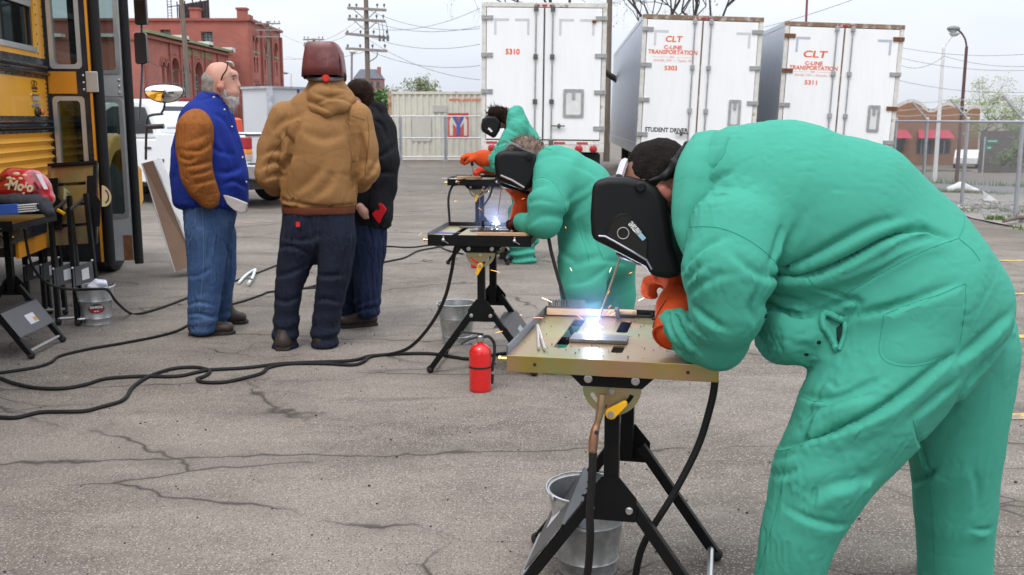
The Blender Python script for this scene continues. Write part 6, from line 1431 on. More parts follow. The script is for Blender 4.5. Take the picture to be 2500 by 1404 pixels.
def cloth(name, b, h, m, parent, folds=(), nz=.004, nsc=7, seed=1, ring=None, smooth=3, cut=None, fold_amp=1.0, sub=0, dr=None, us=0):
    V, Q = b.grow(h, smooth, cut)
    if dr is not None: V = drape(V, Q, **dr)
    if sub: V, Q = subdiv(V, Q); V = relax(V, Q, 1)
    bv = bvh_of(V, Q); Nn = vnorm(V, Q)
    if nz: V = V+(nz*npnoise(V, nsc, seed, 2))[:, None]*Nn
    for (pix, wd, amp) in folds: V = fold(V, vnorm(V, Q), bv, pix, wd, amp*fold_amp)
    if ring is not None: V = V+ring(V)[:, None]*Nn
    if us: V = crisp(V, Q, us)
    V = relax(V, Q, 1, .35)
    o = skin(name, V, Q, m, parent)
    return o, bvh_of(V, Q)
def cuffs(z0, z1, lam, A, seed=2):
    def f(V):
        t = np.clip((z1-V[:, 2])/(z1-z0), 0, 1); ph = 2.5*npnoise(V, 6, seed, 2)
        return A*t*np.sin(2*PI*V[:, 2]/lam+ph)
    return f
def boot(parent, heel, toe, h=.11, w=.05, m=None, name='boot'):
    heel = Vector(heel); toe = Vector(toe); d = (toe-heel); ln = d.length; d = d/ln; sd = Vector((-d.y, d.x, 0)); b = Body()
    b.chain([heel+d*.04+Vector((0, 0, .05)), heel+d*ln*.5+Vector((0, 0, .05)), toe-d*.05+Vector((0, 0, .045))], [(w*.85, .045), (w*.95, .042), (w, .038)], side=tuple(sd), k=.03)
    b.chain([heel+d*.06+Vector((0, 0, .06)), heel+d*.065+Vector((0, 0, h+.08))], [w*.8, w*.7], k=.05)
    V, Q = b.grow(.009, 2, cut=[((0, 0, heel.z+.016), (0, 0, -1))]); bo = skin(name, V, Q, m or M_boot, parent)
    so = [(-.0, -w*.8), (.06, -w*.95), (ln*.45, -w*.85), (ln*.72, -w*1.08), (ln*.93, -w*.8), (ln, 0), (ln*.93, w*.8), (ln*.72, w*1.08), (ln*.45, w*.85), (.06, w*.95), (0, w*.8)]
    MB().prism(so, frame((heel.x, heel.y, heel.z+.012), d, sd), .024).build('sole', M_sole, bo, bevel=.004)
def glove(parent, wrist, fwd, up, cuff_from=None, sc=1.0, curl=1.0, m=None, cr=.062, name='glove', right=False):
    w = Vector(wrist); f = Vector(fwd).normalized(); u = Vector(up); u = (u-f*u.dot(f)).normalized(); s_ = f.cross(u)*(-1 if right else 1); b = Body(); S_ = sc
    b.chain([w, w+f*.05*S_, w+f*.09*S_], [(.038*S_, .026*S_), (.046*S_, .026*S_), (.045*S_, .022*S_)], side=tuple(s_), k=.02)
    for i, o in enumerate((-.034, -.012, .011, .033)):
        L_ = (.035, .04, .038, .03)[i]*S_; r = .0125*S_; p0 = w+f*.09*S_+s_*o*S_; p1 = p0+(f*.8-u*.5*curl).normalized()*L_; p2 = p1+(f*.1-u*1.0*curl).normalized()*L_*.8; p3 = p2+(-f*.7*curl-u*.4).normalized()*L_*.65
        b.chain([p0, p1, p2, p3], [r, r, r*.95, r*.85], k=.006)
    p0 = w+f*.03*S_-s_*.035*S_; b.chain([p0, p0+(f*.5-s_*.6-u*.3)*.045*S_, p0+(f*1.1-s_*.35-u*.9)*.05*S_], [.015*S_, .0145*S_, .0115*S_], k=.012)
    if cuff_from is not None:
        c = Vector(cuff_from); b.chain([c, c.lerp(w, .5), w], [cr*S_, cr*.95*S_, .042*S_], k=.03)
    go = cloth(name, b, .0065*max(1, S_), m or M_glove, parent, nz=.003, nsc=26, smooth=2, us=.8)[0]
    if cuff_from is not None:
        ax = (w-c).normalized(); e1 = ax.orthogonal().normalized(); e2 = ax.cross(e1); o_ = c-ax*cr*S_*.55
        MB().tube([o_+(e1*math.cos(R(a))+e2*math.sin(R(a)))*cr*S_*(.93+.04*math.sin(R(3*a))) for a in range(0, 360, 15)], .005*S_, 6, closed=True).build('cuff_hem', m or M_glove, go, smooth=True)
        MB().tube([c+ax*(k*.02-.02)+(e1*math.cos(k*.25+4.2)+e2*math.sin(k*.25+4.2))*cr*S_*1.0 for k in range(5)], .0016, 5).build('glove_seam', M_teals if 0 else mat('dark_seam', (.06, .012, .006), .9, var=0), go)
    return go

# ================================================================ welder nearest the camera
nw = thing('person', 'person in green welding coveralls and black helmet bending over the nearest table', 'person', (1.05, 2.62, 0))
p = P
LAT = (.28, .96, 0)
b = Body()
b.chain([p(2218, 785, 2.68), p(2130, 660, 2.70), p(2022, 560, 2.72), p(1905, 486, 2.74), p(1808, 440, 2.76), p(1735, 425, 2.79)], [(.2, .272), (.2, .268), (.22, .268), (.225, .22), (.19, .155), (.09, .085)], side=LAT, k=.06)
b.chain([p(2245, 735, 2.58), p(2305, 790, 2.6)], [(.15, .19), (.11, .15)], side=LAT, k=.1)
b.chain([p(2315, 760, 2.8), p(2325, 820, 2.8)], [(.14, .16), (.12, .15)], side=LAT, k=.1)
b.chain([p(1912, 795, 2.66), p(1965, 790, 2.66)], [(.14, .075), (.14, .085)], side=LAT, k=.035)          # hanging shirt front
b.chain([p(2190, 860, 2.57), p(2095, 1000, 2.53), p(2008, 1140, 2.5), p(1955, 1280, 2.5), p(1925, 1420, 2.52), p(1898, 1545, 2.55)], [(.16, .18), (.15, .15), (.12, .118), (.1, .092), (.09, .084), (.085, .085)], side=LAT, k=.045)
b.chain([p(2335, 860, 2.8), p(2330, 1050, 2.83), p(2332, 1200, 2.86), p(2330, 1404, 2.9), p(2328, 1510, 2.92)], [(.16, .165), (.14, .13), (.125, .113), (.11, .1), (.1, .098)], side=LAT, k=.045)
# near sleeve
b.chain([p(1800, 555, 2.56), p(1778, 650, 2.50), p(1776, 750, 2.50), p(1758, 815, 2.555)], [(.1, .125), (.092, .112), (.08, .09), (.07, .072)], side=(0, 1, 0), k=.03)
b.chain([p(1758, 815, 2.56), p(1700, 810, 2.64), p(1650, 785, 2.73)], [(.068, .075), (.058, .064), (.05, .055)], side=(0, 0, 1), k=.03)
# far sleeve
b.chain([p(1790, 520, 2.94), p(1735, 640, 3.0), p(1725, 730, 3.02)], [(.1, .1), (.085, .085), (.075, .075)], k=.05)
b.chain([p(1725, 730, 3.02), p(1680, 705, 2.98)], [.07, .055], k=.03)
Z4 = lambda pts: [(1580+x/2.302, 290+y/2.302) for x, y in pts]
Z5 = lambda pts: [(1780+x/1.994, 700+y/1.994) for x, y in pts]
FO = [
 (Z4([(700, 905), (900, 888), (1050, 835), (1200, 765), (1350, 690), (1470, 648), (1560, 640), (1660, 672)]), .016, .020),
 (Z4([(720, 880), (830, 835), (960, 775), (1100, 700), (1260, 620), (1400, 580)]), .018, .012),
 (Z4([(700, 860), (750, 800), (800, 720), (850, 640), (890, 560)]), .024, .007),
 (Z4([(700, 815), (725, 760), (745, 690), (780, 600)]), .018, .006),
 (Z4([(890, 900), (1050, 860), (1250, 790), (1450, 720), (1600, 690)]), .014, .010),
 (Z4([(1110, 985), (1250, 900), (1400, 815), (1560, 735), (1740, 672)]), .008, .003),
 (Z4([(1050, 1075), (1110, 1040), (1170, 1040), (1140, 1090)]), .014, .008),
 (Z4([(660, 1060), (740, 1100), (850, 1130), (960, 1110)]), .022, .010),
 (Z4([(690, 1000), (780, 1035), (900, 1050)]), .02, .006),
 (Z4([(900, 895), (960, 945), (1050, 985), (1165, 1030)]), .007, .004),
 (Z4([(1110, 1150), (1250, 1100), (1400, 1075), (1560, 1010), (1720, 945)]), .016, .008),
 (Z4([(1180, 1120), (1300, 1095), (1450, 1040)]), .014, .006),
 # sleeve
 (Z4([(210, 860), (260, 790), (330, 730), (420, 690)]), .018, .007), (Z4([(230, 930), (270, 880), (330, 830)]), .015, .006), (Z4([(240, 1010), (290, 960), (380, 910), (470, 900)]), .017, .005),
 (Z4([(600, 960), (560, 1060), (600, 1160)]), .02, .006), (Z4([(480, 780), (560, 850), (640, 900), (690, 905)]), .02, .006),
 (Z4([(150, 1085), (175, 1150), (215, 1230), (290, 1310)]), .012, .008), (Z4([(110, 1090), (135, 1170), (180, 1260)]), .010, .007), (Z4([(205, 1070), (240, 1140), (310, 1220)]), .013, .007), (Z4([(260, 1060), (330, 1130), (430, 1190)]), .015, .006),
 # collar and nape
 (Z4([(290, 390), (340, 330), (390, 260), (455, 120)]), .014, .007), (Z4([(215, 420), (230, 330), (270, 250), (330, 180)]), .014, .007), (Z4([(230, 520), (300, 440), (400, 360), (480, 310)]), .016, .006), (Z4([(150, 420), (165, 520), (180, 620)]), .012, .005),
 # trousers
 (Z5([(350, 540), (430, 560), (520, 550), (640, 510), (740, 470)]), .018, .008), (Z5([(215, 795), (330, 775), (450, 740), (600, 680), (740, 610), (860, 530), (960, 450), (1080, 350)]), .016, .016),
 (Z5([(300, 690), (420, 620), (560, 570), (700, 540)]), .02, .006), (Z5([(370, 780), (390, 700), (430, 620)]), .014, .006), (Z5([(360, 700), (460, 480), (520, 500), (600, 470)]), .012, .003),
 (Z5([(280, 1090), (380, 1140), (500, 1170), (560, 1170)]), .016, .005), (Z5([(400, 1060), (480, 1000), (600, 970), (700, 920)]), .03, .007), (Z5([(640, 1000), (660, 960), (690, 940)]), .014, .005),
 (Z5([(1110, 370), (1200, 300), (1290, 220), (1370, 150)]), .022, .009), (Z5([(1100, 600), (1160, 480), (1260, 370), (1350, 280)]), .025, .006), (Z5([(905, 640), (1000, 560), (1100, 480)]), .02, .005),
 (Z5([(880, 980), (960, 940), (1010, 900)]), .016, .008), (Z5([(1180, 900), (1200, 1000), (1190, 1100)]), .016, .004), (Z5([(1190, 1190), (1230, 1195), (1270, 1190)]), .012, .005), (Z5([(900, 700), (930, 800), (960, 900)]), .014, .004),
 (Z5([(180, 860), (250, 850), (330, 820)]), .014, .005), (Z5([(180, 920), (270, 930), (340, 900)]), .014, .004)]
suit, sb = cloth('coveralls', b, .0135, M_teal, nw, FO, nz=0, smooth=2, sub=1, fold_amp=2.0, us=.35, dr=dict(frames=7, grow=.018, gap=.010))
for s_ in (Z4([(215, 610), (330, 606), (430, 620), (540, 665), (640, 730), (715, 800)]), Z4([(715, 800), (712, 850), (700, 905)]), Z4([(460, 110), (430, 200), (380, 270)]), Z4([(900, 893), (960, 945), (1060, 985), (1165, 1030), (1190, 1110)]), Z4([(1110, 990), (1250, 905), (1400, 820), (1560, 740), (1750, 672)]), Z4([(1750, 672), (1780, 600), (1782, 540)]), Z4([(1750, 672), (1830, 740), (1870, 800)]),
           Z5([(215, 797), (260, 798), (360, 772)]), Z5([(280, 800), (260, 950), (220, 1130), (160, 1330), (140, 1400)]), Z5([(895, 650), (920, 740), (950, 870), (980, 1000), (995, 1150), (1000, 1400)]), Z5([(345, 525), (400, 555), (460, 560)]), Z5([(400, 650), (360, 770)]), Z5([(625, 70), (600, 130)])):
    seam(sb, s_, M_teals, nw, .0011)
pk = spline([(x, y, 0) for x, y in Z4([(1330, 1100), (1310, 1240), (1305, 1300), (1330, 1355), (1400, 1385), (1500, 1390), (1600, 1370), (1700, 1330), (1750, 1280), (1775, 1150), (1790, 1040), (1788, 960), (1780, 930)])]+[(x, y, 0) for x, y in Z4([(1650, 985), (1500, 1035), (1330, 1100)])], 3)
po = patch(sb, [(q.x, q.y) for q in pk], M_teal, nw, 'back_pocket', .0035)
pk2 = Z4([(1945, 735), (1965, 760), (2000, 860), (2030, 1000), (2045, 1100), (2040, 1140), (2025, 1120), (2010, 1000), (1980, 870)])
patch(sb, pk2, M_teal, nw, 'back_pocket', .006)
seam(sb, [(q.x, q.y) for q in pk], M_teals, nw, .0009)
# gaping side pocket: rolled lip round a dark patch painted as the shade inside
lip = curve_on(sb, Z5([(535, 310), (490, 240), (450, 190), (455, 145), (490, 130), (540, 150), (580, 175)]), 6)
if len(lip) > 4: MB().tube([q+n*.008 for q, n in lip], .0085, 8).build('pocket_lip', M_teal, nw, smooth=True)
lip = curve_on(sb, Z5([(540, 310), (560, 250), (570, 180)]), 6)
if len(lip) > 4: MB().tube([q+n*.004 for q, n in lip], .006, 8).build('pocket_lip', M_teal, nw, smooth=True)
patch(sb, Z5([(538, 295), (522, 250), (520, 200), (545, 175), (566, 185), (558, 240)]), mat('pocket_shade', (.004, .03, .02), .95, var=0), nw, 'pocket_shade_patch', .0022)
for q in Z5([(378, 328), (175, 143), (437, 270)]):
    c, n = onto(sb, *q)
    if c is not None: MB().ball(c, .006, 8, 5, (1, .5, 1)).build('snap_button', M_hb, nw, smooth=True)
# standing collar: a stiff lined band lofted from neck base to its free edge
cb = [(1800, 345, 2.86), (1790, 352, 2.75), (1762, 392, 2.64), (1730, 460, 2.585), (1706, 545, 2.56), (1692, 612, 2.56)]
ct = [(1742, 338, 2.9), (1698, 326, 2.8), (1655, 392, 2.68), (1641, 475, 2.63), (1642, 555, 2.60), (1666, 622, 2.58)]
ctm = [(1775, 330, 2.87), (1748, 322, 2.76), (1700, 382, 2.64), (1678, 465, 2.59), (1668, 552, 2.57), (1680, 620, 2.565)]
cols = [spline([P(*q) for q in r_], 8) for r_ in (cb, ctm, ct)]; inn = [q+Vector((.012, .03, 0)) for q in cols[2]]; mb = MB(); nn_ = len(cols[0]); vs = []
rows = 7
for i in range(nn_):
    prof_ = spline([cols[0][i]+Vector((.02, .02, 0)), cols[1][i], cols[2][i]], 3)+[cols[2][i]+Vector((.004, .012, .0)), cols[2][i].lerp(cols[0][i], .6)+Vector((.0, .03, 0))]
    vs += [q+Vector((0, -.004, .003))*mnoise.noise(q*22)*1.5 for q in prof_]
k = len(vs)//nn_; mb.add(vs, [(i*k+j, i*k+j+1, (i+1)*k+j+1, (i+1)*k+j) for i in range(nn_-1) for j in range(k-1)]); mb.build('collar', M_teal, nw, smooth=70)
MB().tube([q+Vector((.006, -.004, 0)) for q in cols[2]], .002, 6).build('collar_hem', M_teal, nw, smooth=True)
# head
b = Body(); b.chain([p(1600, 445, 2.79), p(1615, 432, 2.79)], [(.078, .1), (.078, .1)], side=LAT, k=.03).chain([p(1560, 480, 2.79), p(1548, 520, 2.79)], [(.06, .07), (.045, .05)], side=LAT, k=.05).chain([p(1640, 440, 2.79), p(1715, 440, 2.79)], [.068, .07], k=.04)
b.chain([p(1530, 500, 2.79), p(1520, 505, 2.79)], [.014, .012], k=.03)
body = cloth('body', b, .008, M_skinb, nw, nz=0)[0]
b = Body(); b.chain([p(1603, 428, 2.79), p(1622, 424, 2.79)], [(.084, .1), (.084, .1)], side=LAT, k=.03)
cloth('hair', b, .007, M_afro, nw, nz=.004, nsc=70, cut=[(p(1560, 455, 2.79), (-.3, 0, -1))], smooth=1)
b = Body(); b.chain([p(1604, 454, 2.715), p(1618, 462, 2.71), p(1630, 475, 2.71), p(1637, 490, 2.715)], [(.006, .008), (.007, .011), (.007, .010), (.006, .007)], k=.008)
cloth('ear', b, .004, mat('reddish_ear', (.36, .13, .09), .5, var=.08), nw, nz=0, smooth=1)
# helmet on the head
LV = Vector(LAT).normalized(); YC = 2.79
hp_ = [(1466, 436), (1500, 428), (1545, 428), (1585, 436), (1615, 452), (1636, 480), (1646, 530), (1654, 590), (1670, 640), (1678, 662), (1640, 668), (1602, 664), (1588, 640), (1530, 610), (1476, 582), (1461, 576), (1458, 520), (1462, 460)]
def slab_px(poly, Yc, half, lat, m, name, parent, bev=0, back=None, seg=4):
    vs = []; n = len(poly)
    base = [P(x, y, Yc) for x, y in poly]; mb = MB(); lv = Vector(lat).normalized()
    mb.add([q-lv*half for q in base]+[q+lv*half for q in base], [tuple(range(n)), tuple(range(2*n-1, n-1, -1))]+[(i, (i+1) % n, n+(i+1) % n, n+i) for i in range(n)])
    o = mb.build(name, m, parent, smooth=50, bevel=bev)
    if bev: o.modifiers['bevel'].segments = seg; o.modifiers['bevel'].angle_limit = R(50)
    return o
hel = slab_px(hp_, YC, .108, LAT, M_hb, 'welding_helmet', nw, .028, seg=5)
# everything on the near face of the helmet is laid on its surface
bm = bmesh.new(); bm.from_mesh(hel.data); hv = BVHTree.FromBMesh(bm); bm.free()
def on_h(pts, off=.002):
    out = []
    for x, y in pts:
        c, n = onto(hv, x, y); out.append((c if c is not None else P(x, y, YC-.11))+Vector((0, -off, 0)))
    return out
Z3 = lambda pts: [(1420+x/3.192, 300+y/3.192) for x, y in pts]
lw = on_h(Z3([(190, 878), (235, 760), (300, 715), (350, 712), (440, 790), (510, 900), (505, 1065), (350, 985)]), .0025)
MB().add(lw+[q+Vector((0, .006, 0)) for q in lw], [tuple(range(8))]+[(i, (i+1) % 8, 8+(i+1) % 8, 8+i) for i in range(8)]).build('lens_window', M_hg, hel)
MB().tube(on_h(Z3([(130, 880), (180, 882), (260, 925), (400, 1005), (505, 1068), (545, 1140)]), .004), .0028, 6).build('lens_rim', mat('worn_rim', (.5, .5, .58), .25, metal=.6), hel, smooth=True)
MB().tube(on_h(Z3([(505, 1065), (512, 910), (440, 790), (350, 712), (300, 712), (235, 760), (185, 875)]), .003), .002, 6).build('lens_edge', M_hb, hel, smooth=True)
cc = Z3([(322, 858)])[0]; MB().tube(on_h([(cc[0]+14*math.cos(R(a)), cc[1]+14*math.sin(R(a))) for a in range(0, 360, 20)], .005), .0011, 5, closed=True).build('dial_ring', mat('dial_print', (.45, .42, .42), .4), hel)
kn = on_h(Z3([(458, 500)]), .0)[0]; MB().lathe([(.015, 0), (.015, .008), (.011, .012), (.004, .012)], 10, kn, Matrix.Rotation(PI/2, 3, 'X')).build('pivot_knob', M_hb, hel, smooth=True)
a, b_ = on_h(Z3([(365, 770), (485, 905)]), .006); d = (b_-a); up = Vector((-d.z, 0, d.x))
text('maker_lettering', 'WELDING', .02, frame(a.lerp(b_, .36), -d, up), mat('white_print', (.7, .7, .7), .5), hel, bold=.0008, width=d.length*.6, ext=.0004)
text('maker_lettering', 'BRAND', .017, frame(a.lerp(b_, .84), -d, up), mat('blue_print', (.3, .5, .6), .5), hel, bold=.0008, width=d.length*.3, ext=.0004) if 0 else MB().prism(rect(-d.length*.17, -.006, d.length*.17, .006), frame(a.lerp(b_, .84), -d, up), .001).build('maker_stripe', mat('blue_print', (.3, .5, .6), .5), hel)
# head gear: forehead band, crown strap, adjuster
MB().tube(spline([p(1512, 432, 2.73), p(1520, 408, 2.76), p(1526, 396, 2.80), p(1524, 405, 2.86)], 5), .012, 8).build('forehead_band', mat('silver_band', (.5, .48, .5), .35, metal=.3), hel, smooth=True)
b = Body(); b.chain([p(1585, 442, 2.70), p(1625, 430, 2.695), p(1652, 402, 2.70), p(1668, 378, 2.735)], [(.004, .006), (.004, .008), (.004, .02), (.004, .022)], side=(0, 1, 0), k=.006).chain([p(1668, 378, 2.735), p(1685, 362, 2.79)], [(.005, .022), (.005, .02)], side=(0, 1, 0), k=.01).chain([p(1676, 352, 2.765), p(1684, 352, 2.775)], [.009, .008], k=.004)
cloth('head_strap', b, .004, M_hb, hel, nz=0, smooth=1)
# gloves
glove(nw, p(1662, 700, 2.84), (-.4, .12, .75), (-.6, -.6, .2), cuff_from=p(1648, 798, 2.735), sc=.92, cr=.066, curl=.9, name='glove')
glove(nw, p(1662, 690, 2.97), (-.85, -.1, .1), (.1, -.2, 1), cuff_from=p(1705, 712, 3.0), sc=.8, cr=.055, curl=1.2, name='glove', right=True)
for hx, hy, hd in ((1900, 1570, 2.55), (2330, 1525, 2.92)):
    q = P(hx, hy, hd); boot(nw, (q.x+.1, hd-.03, 0), (q.x-.2, hd+.07, 0), .1, .05, M_bootk) if hd < 2.7 else boot(nw, (q.x+.04, hd-.07, 0), (q.x-.0, hd+.23, 0), .1, .05, M_bootk)

# electrode holder, rod and arc of the near welder
def holder(label, a, b_, tip, rod_r=.0032, sc=1.0):
    t = thing('electrode_holder', label, 'electrode holder', b_); a = Vector(a); b_ = Vector(b_)
    MB().tube([a, a.lerp(b_, .08), a.lerp(b_, .45), a.lerp(b_, .5), b_], [.012*sc, .019*sc, .018*sc, .014*sc, .014*sc], 12).build('handle', mat('scorched_phenolic', (.03, .018, .016), .4, var=.3, vs=25), t, smooth=True)
    MB().tube([a+(b_-a).normalized()*.015, tip], rod_r, 8).build('electrode', mat('hot_flux', (.4, .36, .32), .6, var=.15), t, smooth=True)
arc_n = tpos(near_t, -.075, .02, .818)
arc_n = G(1450, 803, .815)
holder('black electrode holder with a long rod in the nearest welder\'s glove', P(1507, 612, 2.93), P(1640, 662, 2.9), arc_n+Vector((.008, 0, .012)))

# ================================================================ middle welder
mw = thing('person', 'person in green coveralls with fair hair welding at the middle table', 'person', (.4, 5.75, 0))
LM = (.15, .99, 0)
b = Body()
b.chain([p(1452, 600, 5.8), p(1440, 530, 5.8), p(1412, 470, 5.8), p(1372, 428, 5.78), p(1335, 405, 5.78)], [(.2, .215), (.2, .2), (.22, .2), (.2, .16), (.1, .1)], side=LM, k=.08)
b.chain([p(1500, 620, 5.8), p(1495, 560, 5.8)], [(.16, .14), (.14, .14)], side=LM, k=.08)
b.chain([p(1425, 640, 5.66), p(1422, 700, 5.6), p(1418, 780, 5.64), p(1400, 888, 5.7)], [(.15, .15), (.125, .13), (.11, .11), (.1, .1)], side=LM, k=.06)
b.chain([p(1490, 640, 5.92), p(1500, 720, 5.95), p(1495, 860, 6.0)], [(.15, .15), (.12, .125), (.1, .11)], side=LM, k=.06)
b.chain([p(1352, 448, 5.62), p(1338, 500, 5.52), p(1328, 545, 5.5)], [(.1, .115), (.1, .11), (.08, .085)], k=.06)
b.chain([p(1328, 545, 5.5), p(1295, 548, 5.62), p(1272, 542, 5.72)], [(.075, .08), (.065, .06), (.055, .05)], side=(0, 0, 1), k=.04)
b.chain([p(1345, 440, 6.0), p(1300, 500, 6.02), p(1285, 520, 5.98)], [.09, .075, .06], k=.05)
b.chain([p(1345, 375, 5.78), p(1325, 385, 5.7), p(1318, 410, 5.66), p(1318, 440, 5.64)], [(.09, .04), (.03, .035), (.025, .03), (.02, .025)], side=(0, 1, 0), k=.04)
Z6 = lambda pts: [(900+x/2.807, 180+y/2.807) for x, y in pts]
FM = [(Z6([(1130, 720), (1220, 720), (1300, 790), (1345, 900)]), .02, .01), (Z6([(1360, 975), (1430, 930), (1500, 880), (1560, 830)]), .045, .03), (Z6([(1350, 900), (1420, 850), (1500, 800), (1560, 740)]), .04, .02), (Z6([(1260, 1000), (1340, 1000), (1430, 960), (1530, 900)]), .04, .022), (Z6([(1440, 1000), (1460, 1120), (1500, 1230)]), .03, .014),
      (Z6([(1270, 1180), (1330, 1250), (1400, 1300)]), .035, .018), (Z6([(1080, 860), (1130, 800), (1200, 780)]), .03, .016), (Z6([(1040, 950), (1100, 900), (1180, 880), (1260, 900)]), .03, .016), (Z6([(1100, 1050), (1180, 1000), (1280, 990)]), .03, .016), (Z6([(1160, 600), (1280, 570), (1400, 600)]), .04, .014), (Z6([(1400, 640), (1500, 680), (1580, 740)]), .04, .015), (Z6([(1520, 990), (1560, 1150), (1600, 1280)]), .02, .01), (Z6([(1400, 1330), (1500, 1290), (1620, 1250)]), .035, .018)]
FM += [([(1392, 700), (1440, 690), (1490, 650)], .03, .016), ([(1395, 735), (1450, 745), (1520, 720)], .03, .016), ([(1400, 660), (1460, 640), (1530, 650)], .03, .014)]
mo, mbv = cloth('coveralls', b, .017, M_teal, mw, FM, nz=.002, nsc=6, seed=12, ring=cuffs(.05, .3, .07, .006), smooth=2, sub=1, fold_amp=.6)
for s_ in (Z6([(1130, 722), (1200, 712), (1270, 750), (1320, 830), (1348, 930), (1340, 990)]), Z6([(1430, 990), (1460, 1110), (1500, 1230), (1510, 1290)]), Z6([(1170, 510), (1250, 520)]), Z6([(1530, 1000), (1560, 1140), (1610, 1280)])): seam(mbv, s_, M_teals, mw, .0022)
b = Body(); b.chain([p(1290, 385, 5.78), p(1283, 382, 5.78)], [(.075, .1), (.075, .095)], side=LM).chain([p(1262, 405, 5.78), p(1255, 420, 5.78)], [.06, .045], k=.05).chain([p(1300, 395, 5.78), p(1340, 400, 5.78)], [.06, .065], k=.03)
cloth('body', b, .012, M_skin, mw, nz=0)
b = Body(); b.chain([p(1287, 372, 5.78), p(1300, 378, 5.78)], [(.088, .092), (.085, .085)], side=LM, k=.03).chain([p(1262, 366, 5.78), p(1250, 374, 5.78)], [.05, .03], k=.04)
V, Q = b.grow(.01, 2); V += (.008*npnoise(V*np.array([1, 1, .3]), 40, 4))[:, None]*vnorm(V, Q); hs = skin('hair', V, Q, M_bhair, mw)
def strands(parent, V, Q, n, ln, flow, m, r=.0012, seed=1, name='hair_strands', zmin=None):
    rr = random.Random(seed); Nn = vnorm(V, Q); mb = MB(); idx = [i for i in range(len(V)) if zmin is None or V[i][2] > zmin]
    for _ in range(n):
        i = rr.choice(idx); a = Vector(V[i]); nn = Vector(Nn[i]); f = Vector(flow)+Vector((rr.gauss(0, .35), rr.gauss(0, .35), rr.gauss(0, .3))); l = ln*rr.uniform(.5, 1.2)
        mb.tube([a, a+(nn*.35+f*.5)*l*.5, a+(nn*.3+f)*l], [r, r, r*.3], 3, caps=False)
    return tag(mb.build(name, m, parent, fix=False), kind='stuff')
strands(mw, V, Q, 700, .05, (-.3, 0, .1), M_bhair, .0016, 3)
hm = slab_px([(1214, 372), (1240, 364), (1290, 366), (1316, 380), (1322, 410), (1312, 440), (1296, 464), (1282, 462), (1226, 441), (1217, 430), (1213, 400)], 5.78, .115, LM, M_hb, 'welding_helmet', mw, .03)
MB().tube(spline([p(1236, 362, 5.7), p(1250, 352, 5.7), p(1280, 366, 5.69), p(1312, 378, 5.7)], 4), .009, 7).build('head_strap', mat('grey_strap', (.12, .12, .13), .5), hm, smooth=True)
MB().lathe([(.022, 0), (.02, .012), (.005, .014)], 12, p(1293, 383, 5.66), Matrix.Rotation(PI/2, 3, 'X')).build('pivot_knob', M_hb, hm, smooth=True)
MB().tube([p(1222, 428, 5.655), p(1250, 440, 5.655), p(1280, 458, 5.655)], .006, 6).build('lens_rim', mat('worn_rim2', (.4, .35, .33), .3), hm)
glove(mw, p(1276, 543, 5.76), (-.5, .7, .1), (0, -.3, 1), cuff_from=p(1288, 547, 5.68), sc=.85, cr=.055, name='glove', m=fabric('dark_red_leather', (.05, .012, .008), .9, var=.3))  # near glove in a dark reddish brown leather
glove(mw, p(1288, 492, 5.98), (-.5, -.1, .6), (-.3, -.5, .4), cuff_from=p(1276, 535, 5.96), sc=1.15, cr=.066, name='glove', right=True)
for (x, y, d_) in ((1400, 900, 5.7), (1495, 885, 6.0)):
    q = P(x, y, d_); boot(mw, (q.x+.08, d_, 0), (q.x-.2, d_-.02, 0), .1, .05, M_boot)
arc_m = G(1211, 545, .83)
holder('black electrode holder in the middle welder\'s glove', P(1220, 447, 5.85), P(1290, 470, 5.95), arc_m+Vector((.005, 0, .015)), .003)

# ================================================================ far welder
fwp = thing('person', 'person in green coveralls standing at the farthest welding table', 'person', (.12, 10.3, 0))
b = Body()
b.chain([p(1290, 490, 10.35), p(1284, 420, 10.35), p(1275, 350, 10.35), p(1262, 305, 10.33), p(1248, 288, 10.33)], [(.19, .17), (.18, .17), (.2, .19), (.19, .13), (.09, .09)], k=.08)
b.chain([p(1272, 520, 10.2), p(1268, 570, 10.2), p(1282, 630, 10.2)], [(.13, .14), (.115, .115), (.1, .11)], k=.05)
b.chain([p(1300, 520, 10.5), p(1290, 570, 10.5), p(1262, 618, 10.5)], [(.13, .14), (.115, .11), (.09, .1)], k=.05)
b.chain([p(1262, 318, 10.12), p(1238, 360, 10.02), p(1222, 388, 10.0)], [.115, .1, .085], k=.06).chain([p(1222, 388, 10.0), p(1195, 388, 10.05), p(1180, 387, 10.08)], [.08, .065, .055], k=.05)
b.chain([p(1258, 318, 10.55), p(1225, 372, 10.6), p(1205, 400, 10.5)], [.11, .09, .07], k=.06)
b.chain([p(1262, 275, 10.33), p(1250, 283, 10.2), p(1244, 300, 10.2)], [.08, .05, .04], k=.05)
FF = [(Z6([(880, 400), (940, 380), (1010, 420)]), .04, .018), (Z6([(830, 560), (880, 500), (950, 480)]), .035, .02), (Z6([(980, 330), (1060, 340), (1140, 420)]), .05, .015)]
cloth('coveralls', b, .024, M_teal, fwp, FF, nz=.004, nsc=5, seed=22, ring=cuffs(.05, .4, .09, .01), smooth=2, sub=1, us=.9, dr=dict(frames=9, grow=.04, gap=.02))
b = Body(); b.chain([p(1216, 292, 10.33), p(1220, 288, 10.33)], [(.075, .1), (.075, .1)]).chain([p(1225, 295, 10.33), p(1250, 292, 10.33)], [.06, .065])
cloth('body', b, .018, M_skin, fwp, nz=0)
b = Body(); b.chain([p(1212, 280, 10.33), p(1228, 282, 10.33)], [(.095, .085), (.09, .08)], k=.03).chain([p(1230, 285, 10.28), p(1236, 300, 10.22)], [.05, .03], k=.04)
